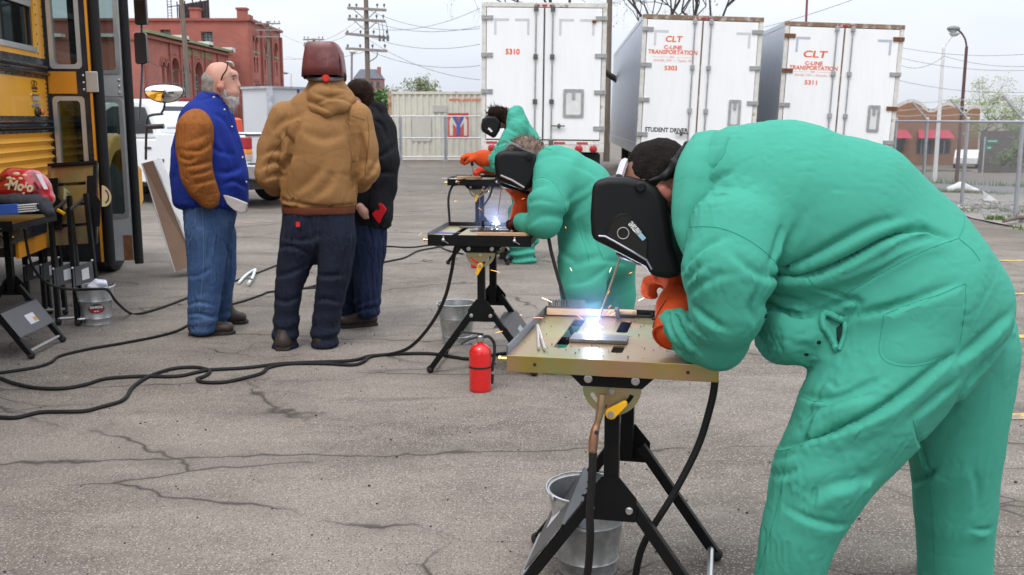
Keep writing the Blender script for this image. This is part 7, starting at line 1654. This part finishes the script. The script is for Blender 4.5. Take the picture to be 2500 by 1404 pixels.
V, Q = b.grow(.016, 1); V += (.015*npnoise(V, 22, 4))[:, None]*vnorm(V, Q); skin('hair', V, Q, M_dhair, fwp); strands(fwp, V, Q, 400, .055, (-.2, 0, .2), M_dhair, .0025, 5)
hm = slab_px([(1178, 290), (1190, 283), (1212, 284), (1224, 298), (1220, 318), (1209, 337), (1203, 336), (1176, 320), (1175, 305)], 10.33, .12, (0, 1, 0), M_hb, 'welding_helmet', fwp, .03)
MB().tube([p(1192, 313, 10.2), p(1201, 322, 10.2)], .012, 6).build('lens_glint', mat('pale_glint_paint', (.7, .7, .68), .4), hm)  # pale strip painted as a glint on the lens
glove(fwp, p(1168, 385, 10.08), (-.9, .1, .15), (0, -.2, 1), cuff_from=p(1186, 388, 10.07), sc=1.25, cr=.068, name='glove')
glove(fwp, p(1195, 412, 10.45), (-.7, -.3, -.1), (0, -.2, 1), cuff_from=p(1215, 402, 10.5), sc=1.25, cr=.07, name='glove', right=True, m=fabric('red_split_leather', (.45, .04, .02), .9, var=.14, vs=12, wr=.25))
for (x, y, d_) in ((1282, 640, 10.2), (1258, 625, 10.5)):
    q = P(x, y, d_); boot(fwp, (q.x+.1, d_, 0), (q.x-.18, d_+.03, 0), .1, .052, M_bootk)
holder('black electrode holder hanging from the farthest welder\'s orange glove', P(1153, 405, 10.08), P(1152, 388, 10.08), P(1154, 432, 10.1), .005, .8)

# ================================================================ old man in the blue and suede jacket
om = thing('person', 'bald man with white beard in blue jacket with suede sleeves and jeans', 'person', (-2.05, 6.8, 0))
b = Body(); Yo = 6.78
b.chain([p(512, 520, Yo), p(510, 555, Yo)], [(.18, .18), (.165, .16)], k=.05)
b.chain([p(503, 565, Yo-.1), p(504, 650, Yo-.1), p(498, 720, Yo-.1), p(493, 772, Yo-.1)], [(.12, .138), (.105, .108), (.095, .092), (.088, .092)], k=.05)
b.chain([p(535, 565, Yo+.13), p(542, 650, Yo+.16), p(536, 710, Yo+.2), p(530, 752, Yo+.22)], [(.115, .115), (.095, .092), (.085, .08), (.08, .08)], k=.04)
Zc = lambda pts: [(380+x/3.192, 460+y/3.192) for x, y in pts]
jo, jeb = cloth('jeans', b, .016, M_denim, om, [(Zc([(250, 430), (300, 330), (330, 280)]), .025, .012), (Zc([(260, 700), (340, 690), (430, 640)]), .025, .01), (Zc([(230, 1000), (330, 990), (450, 1020)]), .022, .016), (Zc([(240, 930), (330, 900), (440, 920)]), .02, .014), (Zc([(540, 440), (570, 600), (520, 760)]), .03, .016)], nz=.002, nsc=7, seed=31, ring=cuffs(.04, .22, .075, .005), smooth=2, sub=1, us=.5, dr=dict(frames=9, grow=.045, gap=.018, pin=lambda V: V[:, 2] > .92))
b = Body()
b.chain([p(515, 496, Yo), p(512, 430, Yo), p(507, 365, Yo), p(506, 305, Yo), p(515, 262, Yo), p(520, 245, Yo)], [(.19, .25), (.2, .252), (.2, .228), (.19, .185), (.12, .115), (.075, .085)], k=.06)
b.chain([p(515, 245, Yo), p(530, 235, Yo)], [(.085, .05), (.08, .04)], k=.02)
b.chain([p(500, 300, Yo+.2), p(515, 410, Yo+.28), p(560, 480, Yo+.25)], [.1, .09, .07], k=.05)
Zo = lambda pts: [(380+x/3.052, 100+y/3.052) for x, y in pts]
jk, jb = cloth('jacket', b, .016, M_blue, om, [(Zo([(350, 450), (450, 430), (500, 450)]), .025, .01), (Zo([(430, 560), (500, 600), (560, 700), (600, 830)]), .04, .014), (Zo([(410, 800), (470, 840), (560, 860)]), .03, .012), (Zo([(120, 750), (140, 900), (130, 1050)]), .035, .014), (Zo([(450, 990), (540, 1000), (640, 960)]), .035, .014), (Zo([(520, 1080), (580, 1060), (660, 1100)]), .03, .012), (Zo([(160, 620), (130, 720)]), .03, .01), (Zo([(440, 640), (480, 760), (560, 900), (600, 1050)]), .04, .012)], nz=.002, nsc=6, seed=33, fold_amp=1.3, us=.2, dr=dict(frames=9, grow=.015, gap=.012, pin=lambda V: V[:, 2] > 1.5), cut=[(p(515, 505, Yo-.2), (0, 0, -1))], smooth=2, sub=1)
b = Body(); b.chain([p(476, 316, Yo-.24), p(472, 365, Yo-.27), p(477, 415, Yo-.28), p(490, 443, Yo-.27)], [(.105, .115), (.1, .108), (.092, .092), (.082, .08)], k=.05).chain([p(490, 443, Yo-.27), p(510, 472, Yo-.24)], [.078, .068], k=.03)
b.chain([p(480, 296, Yo-.2), p(476, 320, Yo-.23)], [.08, .1], k=.05)
cloth('suede_sleeve', b, .012, M_suede, om, [(Zo([(230, 830), (330, 830), (410, 780)]), .022, .018), (Zo([(240, 950), (340, 930), (440, 900)]), .022, .02), (Zo([(270, 1010), (360, 990), (440, 960)]), .018, .014), (Zo([(180, 880), (250, 900), (300, 880)]), .02, .012), (Zo([(290, 1080), (380, 1060), (460, 1040)]), .022, .012), (Zo([(250, 760), (320, 740), (400, 700)]), .03, .01)], nz=.002, nsc=12, seed=35, smooth=2, sub=1, us=.3, dr=dict(frames=9, grow=.05, gap=.018, pin=lambda V: V[:, 2] > 1.42))
fabric('pale_shirt', (.5, .46, .44), .85, wr=.2)
slab_px([(545, 474), (575, 484), (604, 496), (603, 517), (590, 520), (573, 513), (556, 498)], Yo-.16, .012, (.25, 1, 0), MATS['pale_shirt'], 'shirt_tail', om, .006)
b = Body(); b.chain([p(516, 243, Yo), p(530, 238, Yo)], [(.088, .03), (.085, .025)], k=.02).chain([p(548, 262, Yo-.02), p(556, 285, Yo-.01)], [(.03, .02), (.02, .015)], k=.02); cloth('shirt_collar', b, .008, MATS['pale_shirt'], om, nz=0)
# head in profile
b = Body()
b.chain([p(530, 190, Yo), p(540, 190, Yo)], [(.08, .1), (.08, .102)], k=.03)
b.chain([p(548, 205, Yo), p(562, 225, Yo), p(560, 240, Yo)], [(.068, .08), (.06, .055), (.05, .05)], k=.05)
b.chain([p(575, 192, Yo), p(582, 209, Yo)], [(.014, .014), (.017, .016)], k=.025)
b.chain([p(572, 178, Yo), p(574, 182, Yo)], [(.05, .016), (.05, .016)], k=.03)
b.chain([p(525, 225, Yo), p(514, 262, Yo)], [.065, .075], k=.04)
b.chain([p(573, 221, Yo), p(576, 223, Yo)], [(.022, .009), (.02, .008)], k=.01)
cloth('body', b, .0075, M_skin, om, nz=.001, nsc=30, smooth=1, sub=1)
b = Body(); b.chain([p(540, 200, Yo-.083), p(538, 212, Yo-.085), p(541, 222, Yo-.078)], [(.012, .02), (.014, .022), (.012, .012)], k=.01); cloth('ear', b, .005, mat('pink_ear', (.52, .22, .17), .5, var=.08), om, nz=.001)
b = Body(); b.chain([p(524, 200, Yo), p(520, 215, Yo)], [(.084, .088), (.076, .075)], k=.03)
cloth('hair', b, .007, M_ghair, om, nz=.003, nsc=60, cut=[(p(540, 200, Yo), (1, 0, .55))], smooth=1)
b = Body(); b.chain([p(545, 200, Yo), p(552, 222, Yo), p(563, 238, Yo), p(563, 256, Yo)], [(.074, .02), (.068, .045), (.052, .045), (.03, .03)], k=.03)
V, Q = b.grow(.006, 1); V += (.004*npnoise(V*np.array([1, 1, .35]), 120, 6))[:, None]*vnorm(V, Q); skin('beard', V, Q, M_wbeard, om); strands(om, V, Q, 500, .03, (.15, 0, -.7), M_wbeard, .0009, 8, 'beard_strands')
MB().tube(spline([p(571, 217, Yo-.03), p(578, 219, Yo), p(571, 217, Yo+.03)], 4), .008, 6).build('moustache', M_wbeard, om, smooth=True)
MB().ball(p(569, 193, Yo-.034), .0065, 10, 7).build('eye', mat('eye_dark', (.06, .05, .045), .2), om, smooth=True)
MB().tube(spline([p(566, 184, Yo-.055), p(572, 182, Yo-.045), p(577, 184, Yo-.028)], 4), [.003]+[.005]*6+[.003]*2, 6).build('eyebrow', M_ghair, om, smooth=True)
g = MB().tube(spline([p(538, 203, Yo-.088), p(543, 186, Yo-.09), p(553, 170, Yo-.085), p(556, 152, Yo-.06)], 5), .0045, 6); gl_ = g.build('glasses_temple', M_hb, om, smooth=True)
MB().tube(spline([p(553, 150, Yo-.07), p(566, 153, Yo-.045), p(570, 160, Yo), p(566, 153, Yo+.05)], 5), [.003]*3+[.0065]*10+[.003]*3, 8).build('glasses_lens', mat('clear_plastic', (.55, .58, .6), .1, var=0, coat=.5), gl_, smooth=True)
for px, py in ((548, 268), (566, 310), (592, 385), (601, 445)):
    c, n = onto(jb, px, py)
    if c is not None: MB().ball(c, .009, 8, 5).build('snap_button', M_bolt, om, smooth=True)
for pix in (Zo([(140, 1180), (290, 1185)]), Zo([(290, 1185), (290, 1330)]), ): pass
M_thr = mat('pale_denim_thread', (.16, .2, .28), .9, var=0); M_dshade = mat('dark_denim_fold', (.025, .05, .11), .9, var=0)
for s_ in (Zc([(360, 110), (370, 300), (375, 500), (365, 700), (345, 900), (335, 1090)]),): seam(jeb, s_, M_thr, om, .0014)
patch(jeb, Zc([(145, 105), (300, 100), (305, 270), (250, 300), (190, 270)]), M_denim, om, 'back_pocket', .004); seam(jeb, Zc([(300, 100), (305, 270), (250, 300), (190, 270), (145, 105), (300, 100)]), M_thr, om, .0012)
seam(jeb, Zc([(235, 1075), (330, 1085), (440, 1040)]), M_thr, om, .0013)
for s_ in (Zo([(480, 380), (500, 450), (560, 580), (620, 740), (670, 880), (690, 1010), (700, 1150)]), Zo([(350, 370), (400, 400), (480, 405)])): seam(jb, s_, mat('blue_seam', (.006, .014, .12), .9, var=0), om, .0025)
q = G(512, 818); boot(om, G(462, 818), G(576, 815), .1, .052, M_boot); boot(om, G(530, 795)+Vector((0, .05, 0)), G(596, 792)+Vector((.02, .05, 0)), .1, .052, M_boot)

# ================================================================ man in the brown canvas jacket, back to us
bm2 = thing('person', 'man in brown hooded canvas jacket with raised welding helmet, back turned', 'person', (-1.32, 6.35, 0))
Yb_ = 6.38
b = Body(); b.chain([p(778, 520, Yb_), p(778, 570, Yb_)], [(.225, .15), (.225, .155)], side=(1, 0, 0), k=.05)
b.chain([p(731, 585, Yb_-.02), p(713, 655, Yb_-.03), p(705, 710, Yb_-.05), p(700, 770, Yb_-.05), p(695, 822, Yb_-.05)], [(.118, .13), (.096, .11), (.083, .1), (.078, .095), (.08, .095)], side=(1, 0, 0), k=.04)
b.chain([p(826, 585, Yb_-.02), p(816, 655, Yb_-.03), p(803, 710, Yb_-.03), p(790, 775, Yb_-.03), p(785, 815, Yb_-.03)], [(.116, .13), (.1, .11), (.088, .1), (.08, .095), (.08, .095)], side=(1, 0, 0), k=.04)
to, tb_ = cloth('trousers', b, .016, M_navy, bm2, [(Zc([(960, 480), (1060, 470), (1180, 520)]), .03, .014), (Zc([(1250, 420), (1230, 520), (1200, 640)]), .025, .016), (Zc([(940, 700), (1040, 680), (1130, 640)]), .028, .016), (Zc([(1200, 650), (1300, 700), (1450, 690)]), .028, .016), (Zc([(930, 880), (1020, 900), (1120, 860)]), .025, .014), (Zc([(1220, 900), (1320, 880), (1420, 900)]), .025, .014), (Zc([(1000, 400), (1150, 420), (1300, 380)]), .03, .01)], nz=.002, nsc=7, seed=41, ring=cuffs(.05, .3, .085, .007), smooth=2, sub=1, us=.5, dr=dict(frames=9, grow=.055, gap=.02, pin=lambda V: V[:, 2] > .88))
b = Body()
b.chain([p(778, 492, Yb_), p(778, 400, Yb_), p(780, 320, Yb_), p(785, 268, Yb_), p(792, 235, Yb_)], [(.24, .165), (.235, .18), (.245, .175), (.2, .13), (.09, .09)], side=(1, 0, 0), k=.06)
b.chain([p(700, 290, Yb_), p(668, 360, Yb_), p(658, 420, Yb_-.02), p(672, 440, Yb_+.1), p(715, 440, Yb_+.24)], [.112, .1, .088, .085, .075], k=.018)
b.chain([p(868, 290, Yb_), p(886, 360, Yb_), p(892, 410, Yb_), p(880, 430, Yb_+.12), p(840, 440, Yb_+.25)], [.108, .094, .084, .08, .075], k=.018)
Zb = Zo
FB = [(Zb([(960, 700), (1000, 800), (960, 900), (920, 960)]), .03, .022), (Zb([(880, 700), (930, 640), (1000, 600), (1080, 570)]), .04, .014), (Zb([(1000, 850), (1060, 700), (1090, 600)]), .04, .014), (Zb([(950, 1100), (1000, 950), (1020, 850)]), .04, .016), (Zb([(1570, 950), (1560, 800), (1540, 680)]), .03, .02), (Zb([(1480, 1100), (1540, 980), (1580, 880)]), .04, .016), (Zb([(1050, 1150), (1150, 1080), (1250, 960)]), .05, .012), (Zb([(1200, 1180), (1300, 1100), (1350, 980)]), .05, .012), (Zb([(820, 860), (880, 830), (950, 840)]), .028, .016), (Zb([(800, 960), (870, 920), (930, 930)]), .026, .016), (Zb([(830, 1040), (890, 1010), (940, 1020)]), .024, .014), (Zb([(1580, 1020), (1620, 960), (1650, 900)]), .025, .014), (Zb([(1100, 700), (1250, 760), (1400, 720)]), .06, .010), (Zb([(960, 1200), (1100, 1225), (1300, 1235), (1500, 1220)]), .02, .012), (Zb([(1420, 700), (1460, 850), (1450, 1000)]), .05, .012)]
jk2, jb2 = cloth('canvas_jacket', b, .016, M_duck, bm2, FB, nz=.002, nsc=6, seed=43, fold_amp=1.5, us=.3, dr=dict(frames=9, grow=.018, gap=.012, pin=lambda V: V[:, 2] > 1.52), cut=[(p(778, 500, Yb_-.15), (0, 0, -1))], smooth=2, sub=1)
b = Body(); b.chain([p(795, 250, Yb_-.05), p(798, 236, Yb_-.09), p(797, 214, Yb_-.04)], [(.125, .07), (.115, .07), (.085, .07)], side=(1, 0, 0), k=.05).chain([p(742, 252, Yb_-.03), p(770, 265, Yb_-.11), p(800, 272, Yb_-.13), p(835, 262, Yb_-.11), p(858, 245, Yb_-.03)], [.03, .034, .036, .034, .03], k=.04).chain([p(755, 228, Yb_-.02), p(770, 205, Yb_), p(800, 200, Yb_-.05), p(828, 206, Yb_), p(845, 228, Yb_-.02)], [.035, .035, .035, .035, .035], k=.05)
cloth('hood', b, .011, M_duck, bm2, [(Zb([(1120, 460), (1200, 490), (1290, 530)]), .02, .01), (Zb([(1300, 300), (1305, 380), (1300, 440)]), .012, .006), (Zb([(1180, 400), (1280, 430), (1400, 410)]), .025, .012), (Zb([(1230, 340), (1320, 360), (1420, 360)]), .02, .010), (Zb([(1220, 470), (1300, 440), (1400, 450), (1460, 480)]), .02, .012)], nz=.006, nsc=10, seed=45, smooth=2, sub=1)
b = Body(); b.chain([p(692, 516, Yb_), p(735, 516, Yb_-.13), p(778, 517, Yb_-.155), p(822, 516, Yb_-.13), p(862, 515, Yb_)], [(.022, .03)]*5, side=(0, 0, 1), k=.01).chain([p(692, 516, Yb_), p(778, 517, Yb_+.14), p(862, 515, Yb_)], [(.02, .03)]*3, side=(0, 0, 1), k=.01)
b = Body(); b.chain([p(778, 508, Yb_), p(778, 522, Yb_)], [(.232, .16), (.23, .158)], side=(1, 0, 0), k=.01)
cloth('rib_waistband', b, .011, M_rib, bm2, nz=.003, nsc=20, cut=[(p(778, 500, Yb_), (0, 0, 1)), (p(778, 527, Yb_-.16), (0, 0, -1))], smooth=1)
for sm_ in (Zb([(1575, 560), (1590, 700), (1575, 850), (1560, 1000)]), Zb([(985, 640), (960, 720), (860, 860), (825, 980)]), Zb([(1470, 560), (1560, 590)])): seam(jb2, sm_, mat('canvas_seam', (.14, .06, .018), .9, var=0), bm2, .0022)
c = p(727, 548, 6.2); MB().bb(c+Vector((-.012, 0, -.015)), c+Vector((.012, .012, .015))).build('red_tag', mat('red_tag', (.6, .02, .02), .5), bm2)
b = Body(); b.chain([p(793, 178, Yb_), p(795, 160, Yb_)], [(.078, .098), (.075, .095)], side=(1, 0, 0)).chain([p(794, 190, Yb_+.01), p(794, 225, Yb_)], [.062, .065]); cloth('body', b, .011, M_skin, bm2, nz=0)
b = Body(); b.chain([p(794, 176, Yb_-.01), p(795, 158, Yb_-.01)], [(.084, .1), (.08, .098)], side=(1, 0, 0)).chain([p(794, 196, Yb_-.03), p(794, 200, Yb_-.03)], [(.07, .05), (.06, .045)], side=(1, 0, 0), k=.03); cloth('hair', b, .009, M_dhair, bm2, nz=.004, nsc=45)
M_hr = mat('maroon_helmet', (.13, .028, .026), .38, var=.25, vs=7, col2=(.22, .1, .09), c2=(.5, .75), c2s=9, spec=.5)
hs_ = []
prof = [(190, 49, .125), (170, 48, .127), (145, 45, .124), (126, 42, .118), (114, 39, .108), (109, 36, .1)]; mb = MB(); vs = []; nseg = 24
for (py, hw, hd) in prof:
    c = p(793 if py > 120 else 790, py, Yb_+.0); hwm = hw/FPX*Yb_
    for k in range(nseg):
        a = 2*PI*k/nseg; ca, sa = math.cos(a), math.sin(a); e = .34
        vs.append(c+Vector((hwm*math.copysign(abs(ca)**e, ca), hd*math.copysign(abs(sa)**e, sa)-.02, -.03*(1 if sa > 0 else -.4)*abs(sa))))
mb.add(vs, [(i*nseg+j, i*nseg+(j+1) % nseg, (i+1)*nseg+(j+1) % nseg, (i+1)*nseg+j) for i in range(len(prof)-1) for j in range(nseg)]+[tuple(range((len(prof)-1)*nseg, len(prof)*nseg))])
hm = mb.build('welding_helmet', M_hr, bm2, smooth=60)
s_ = hm.modifiers.new('s', 'SOLIDIFY'); s_.thickness = .004
for (xa, xb, xc) in ((764, 756, 750), (822, 831, 836)): MB().tube(spline([p(xa, 112, Yb_-.1), p(xb, 145, Yb_-.12), p(xc, 186, Yb_-.12)], 5), .0045, 6).build('shell_ridge', M_hr, hm, smooth=True)
MB().prism(rect(-.065, -.007, .065, .007), frame(p(792, 117, Yb_-.118), (1, 0, 0), (0, .35, 1)), .006).build('chin_slot', mat('dull_grey_edge', (.3, .27, .27), .5), hm)
MB().tube(spline([p(764, 114, Yb_-.07), p(780, 108, Yb_-.09), p(806, 110, Yb_-.09), p(818, 122, Yb_-.08)], 4), .006, 6).build('chin_edge', M_hb, hm, smooth=True)
for x in (744, 842): MB().ball(p(x, 186, Yb_), .02, 10, 7, (.6, 1, 1)).build('pivot_knob', M_hb, hm, smooth=True)
MB().tube(spline([p(752, 190, Yb_), p(770, 193, Yb_-.1), p(794, 193, Yb_-.125), p(820, 193, Yb_-.1), p(838, 190, Yb_)], 5), .013, 8).build('head_band', mat('grey_band', (.14, .15, .16), .45, var=.1), hm, smooth=True)
MB().lathe([(.026, 0), (.024, .016), (.018, .022), (.003, .022)], 16, p(796, 191, Yb_-.125), Matrix.Rotation(PI/2, 3, 'X')).build('adjuster_knob', mat('red_knob', (.6, .03, .02), .4, var=.05), hm, smooth=True)
M_nst = mat('navy_stitch', (.03, .036, .055), .9, var=0)
for s_ in (Zc([(1010, 310), (1005, 400), (1100, 430), (1200, 400), (1205, 310)]), Zc([(1390, 310), (1390, 390), (1510, 440), (1525, 340)]), Zc([(1260, 240), (1262, 350), (1255, 450)]), Zc([(1000, 250), (990, 400), (960, 520)])): seam(tb_, s_, M_nst, bm2, .0016)
boot(bm2, G(690, 858), G(690, 858)+Vector((-.03, .28, 0)), .09, .052, M_boot); boot(bm2, G(785, 853), G(785, 853)+Vector((-.05, .28, 0)), .09, .052, M_boot)

# ================================================================ dark haired woman in the black hoodie
wm = thing('person', 'dark haired person in black hooded jacket behind the brown jacket man', 'person', (-1.03, 6.98, 0))
Yw = 6.98
b = Body(); b.chain([p(880, 555, Yw), p(880, 590, Yw)], [(.19, .15), (.18, .15)], side=(1, 0, 0), k=.05)
b.chain([p(898, 600, Yw-.04), p(896, 670, Yw-.06), p(893, 735, Yw-.08)], [(.115, .125), (.09, .1), (.085, .1)], side=(1, 0, 0), k=.05).chain([p(858, 600, Yw+.08), p(852, 670, Yw+.1), p(848, 735, Yw+.1)], [(.115, .125), (.088, .1), (.08, .09)], side=(1, 0, 0), k=.05)
cloth('jeans', b, .016, fabric('dark_indigo_denim', (.012, .02, .05), .85, var=.15, vs=5, wr=.35), wm, [(Zc([(1550, 250), (1640, 300), (1680, 420)]), .02, .01), (Zc([(1420, 900), (1550, 920), (1700, 880)]), .025, .014), (Zc([(1480, 980), (1600, 960), (1700, 940)]), .02, .012)], nz=.002, nsc=7, seed=51, ring=cuffs(.05, .3, .08, .007), smooth=2, sub=1, us=.5, dr=dict(frames=9, grow=.055, gap=.02, pin=lambda V: V[:, 2] > .82))
b = Body(); b.chain([p(888, 535, Yw), p(888, 450, Yw), p(890, 370, Yw), p(893, 315, Yw), p(895, 280, Yw)], [(.2, .16), (.2, .17), (.205, .17), (.18, .13), (.09, .09)], side=(1, 0, 0), k=.06)
b.chain([p(935, 320, Yw-.04), p(943, 390, Yw-.1), p(938, 450, Yw-.1), p(925, 500, Yw-.16)], [.1, .092, .085, .07], k=.02).chain([p(850, 320, Yw+.1), p(840, 420, Yw+.15)], [.1, .08])
b.chain([p(900, 262, Yw+.05), p(925, 268, Yw-.03), p(932, 292, Yw-.05), p(905, 300, Yw-.1), p(880, 292, Yw-.1)], [.045, .055, .05, .05, .045], k=.04)
cloth('hooded_jacket', b, .016, M_blk, wm, [(Zo([(1620, 600), (1680, 640), (1720, 760)]), .03, .016), (Zo([(1640, 880), (1700, 860), (1780, 800)]), .03, .018), (Zo([(1580, 480), (1650, 520), (1700, 600)]), .025, .014), (Zo([(1600, 1050), (1680, 1000), (1760, 1000)]), .03, .016)], nz=.002, nsc=7, seed=53, fold_amp=1.3, us=.3, dr=dict(frames=9, grow=.025, gap=.018, pin=lambda V: V[:, 2] > 1.45), cut=[(p(888, 548, Yw-.2), (-.1, 0, -1))], smooth=2, sub=1)
slab_px([(908, 522), (918, 512), (927, 494), (936, 500), (944, 512), (934, 528), (926, 546), (917, 536)], Yw-.215, .012, (.1, 1, 0), fabric('red_lining', (.5, .012, .018), .85, wr=.3), 'red_lining', wm, .006)
b = Body(); b.chain([p(878, 505, Yw-.2), p(888, 518, Yw-.2), p(893, 530, Yw-.19)], [(.025, .03), (.025, .03), (.015, .02)], k=.02)
for i in range(4): b.chain([p(884+i*4, 522, Yw-.21), p(888+i*4, 533, Yw-.2)], [.008, .007], k=.004)
cloth('hand', b, .007, M_skin, wm, nz=0)
b = Body()
cloth('body', b.chain([p(874, 235, Yw), p(876, 232, Yw)], [(.078, .1), (.078, .1)]).chain([p(868, 255, Yw), p(866, 262, Yw)], [.055, .045], k=.04).chain([p(888, 250, Yw), p(895, 285, Yw)], [.055, .06], k=.03).chain([p(846, 240, Yw), p(844, 246, Yw)], [.014, .014], k=.02), .009, M_skin, wm, nz=0)
b = Body(); b.chain([p(874, 250, Yw-.085), p(877, 258, Yw-.088), p(876, 266, Yw-.08)], [.014, .016, .01], k=.01); cloth('ear', b, .006, MATS['pink_ear'], wm, nz=0)
b = Body(); b.chain([p(872, 222, Yw), p(880, 224, Yw)], [(.088, .078), (.09, .08)], k=.03).chain([p(893, 235, Yw), p(900, 262, Yw), p(898, 280, Yw)], [(.08, .05), (.07, .04), (.05, .03)], k=.03)
V, Q = b.grow(.009, 1); V += (.006*npnoise(V*np.array([.6, 1, .4]), 60, 7))[:, None]*vnorm(V, Q); skin('hair', V, Q, M_dhair, wm); strands(wm, V, Q, 250, .03, (.35, 0, -.5), M_dhair, .0014, 9)
boot(wm, G(918, 795)+Vector((0, .03, 0)), G(822, 803)+Vector((0, .03, 0)), .1, .055, M_boot); boot(wm, G(868, 772)+Vector((0, .1, 0)), G(815, 782)+Vector((0, .1, 0)), .1, .05, M_boot)
# ---------------------------------------------------------------- welding arcs with glare spikes, sparks and fume
def emis(name, col, st):
    m = bpy.data.materials.new(name); m.use_nodes = True; N = m.node_tree.nodes; e = N.new('ShaderNodeEmission'); e.inputs[0].default_value = (*col, 1); e.inputs[1].default_value = st
    m.node_tree.links.new(e.outputs[0], N['Material Output'].inputs[0]); N.remove(N['Principled BSDF']); return m
M_arc = emis('arc_plasma', (.8, .88, 1), 60); M_flare = emis('arc_flare', (.55, .7, 1), 4.); M_spk = emis('spark', (1, .42, .1), 3.2); M_spw = emis('spark_hot', (1, .75, .5), 5)
def arc(label, c, r, power, nsp, sd, fume, spread):
    rr = random.Random(sd); t = thing('welding_arc', label, 'welding arc', c, group='welding arcs'); c = Vector(c)
    MB().ball(c, r, 14, 10, (1, .8, 1)).build('plasma', M_arc, t, smooth=True)
    fl = MB()
    for i in range(46):                      # emissive spikes added for the starburst glare round the arc
        d = Vector((rr.gauss(0, 1), rr.gauss(0, .5), rr.gauss(.15, .8))).normalized(); l = r*rr.uniform(1.5, 3.2); fl.tube([c+d*r*.6, c+d*l], [r*.16, r*.01], 4, caps=False)
    tag(fl.build('glare_spikes', M_flare, t, fix=False), kind='stuff')
    ld = bpy.data.lights.new('arc_light', 'POINT'); ld.energy = power; ld.color = (.6, .74, 1); ld.shadow_soft_size = r; lo = bpy.data.objects.new('arc_light', ld); COL.objects.link(lo); lo.location = c+Vector((0, 0, r*1.5))
    sp = MB()
    for i in range(nsp):
        d = Vector((rr.gauss(0, 1), rr.gauss(0, .6), rr.gauss(.6, .5))).normalized(); dist = spread*rr.random()**1.3+r*2; a = c+d*dist-Vector((0, 0, .25*dist*dist)); a.z = max(a.z, c.z-.01); l = rr.uniform(.008, .04); v = (d-Vector((0, 0, .9*dist))).normalized()
        sp.cur = 0 if rr.random() < .75 else 1
        sp.tube([a, a+v*l*.5, a+v*l-Vector((0, 0, .05*l))], [.0004, .0008, .0004], 4, caps=False)
    tag(sp.build('sparks', [M_spk, M_spw], None, fix=False), 'orange sparks flying from '+fume, 'sparks', kind='stuff')
    # thin smoke round the arc that also stands in for its glare halo
    me = MB().ball(c+Vector((0, 0, spread*.10)), spread*.42, 20, 14).mesh('smoke_halo'); m = bpy.data.materials.new('fume'); m.use_nodes = True; N = m.node_tree.nodes; L = m.node_tree.links; N.remove(N['Principled BSDF'])
    v = N.new('ShaderNodeVolumePrincipled'); v.inputs['Color'].default_value = (.5, .62, 1, 1); v.inputs['Anisotropy'].default_value = .2
    tc = N.new('ShaderNodeTexCoord'); vm = N.new('ShaderNodeVectorMath'); vm.operation = 'DISTANCE'; vm.inputs[1].default_value = c+Vector((0, 0, spread*.1)); L.new(tc.outputs['Object'], vm.inputs[0])
    mr = N.new('ShaderNodeMapRange'); mr.inputs[1].default_value = spread*.42; mr.inputs[2].default_value = 0; mr.inputs[3].default_value = 0; mr.inputs[4].default_value = 1; L.new(vm.outputs['Value'], mr.inputs[0])
    pw = N.new('ShaderNodeMath'); pw.operation = 'POWER'; pw.inputs[1].default_value = 2; L.new(mr.outputs[0], pw.inputs[0])
    ns = N.new('ShaderNodeTexNoise'); ns.inputs['Scale'].default_value = 9/spread*.4; L.new(tc.outputs['Object'], ns.inputs['Vector']); mu = N.new('ShaderNodeMath'); mu.operation = 'MULTIPLY'; L.new(pw.outputs[0], mu.inputs[0]); L.new(ns.outputs[0], mu.inputs[1])
    m2 = N.new('ShaderNodeMath'); m2.operation = 'MULTIPLY'; m2.inputs[1].default_value = 1.9; L.new(mu.outputs[0], m2.inputs[0]); L.new(m2.outputs[0], v.inputs['Density']); L.new(v.outputs[0], N['Material Output'].inputs['Volume'])
    tag(link('smoke', me, m), 'thin welding smoke and bluish glare around '+fume, 'smoke', kind='stuff')
arc('dazzling blue white arc on the nearest table', arc_n, .011, 5, 24, 3, 'the nearest arc', .42)
arc('dazzling white arc on the middle table', arc_m, .0105, 4, 18, 5, 'the middle arc', .6)
for o in bpy.data.objects:
    if 'local' in o: del o['local']
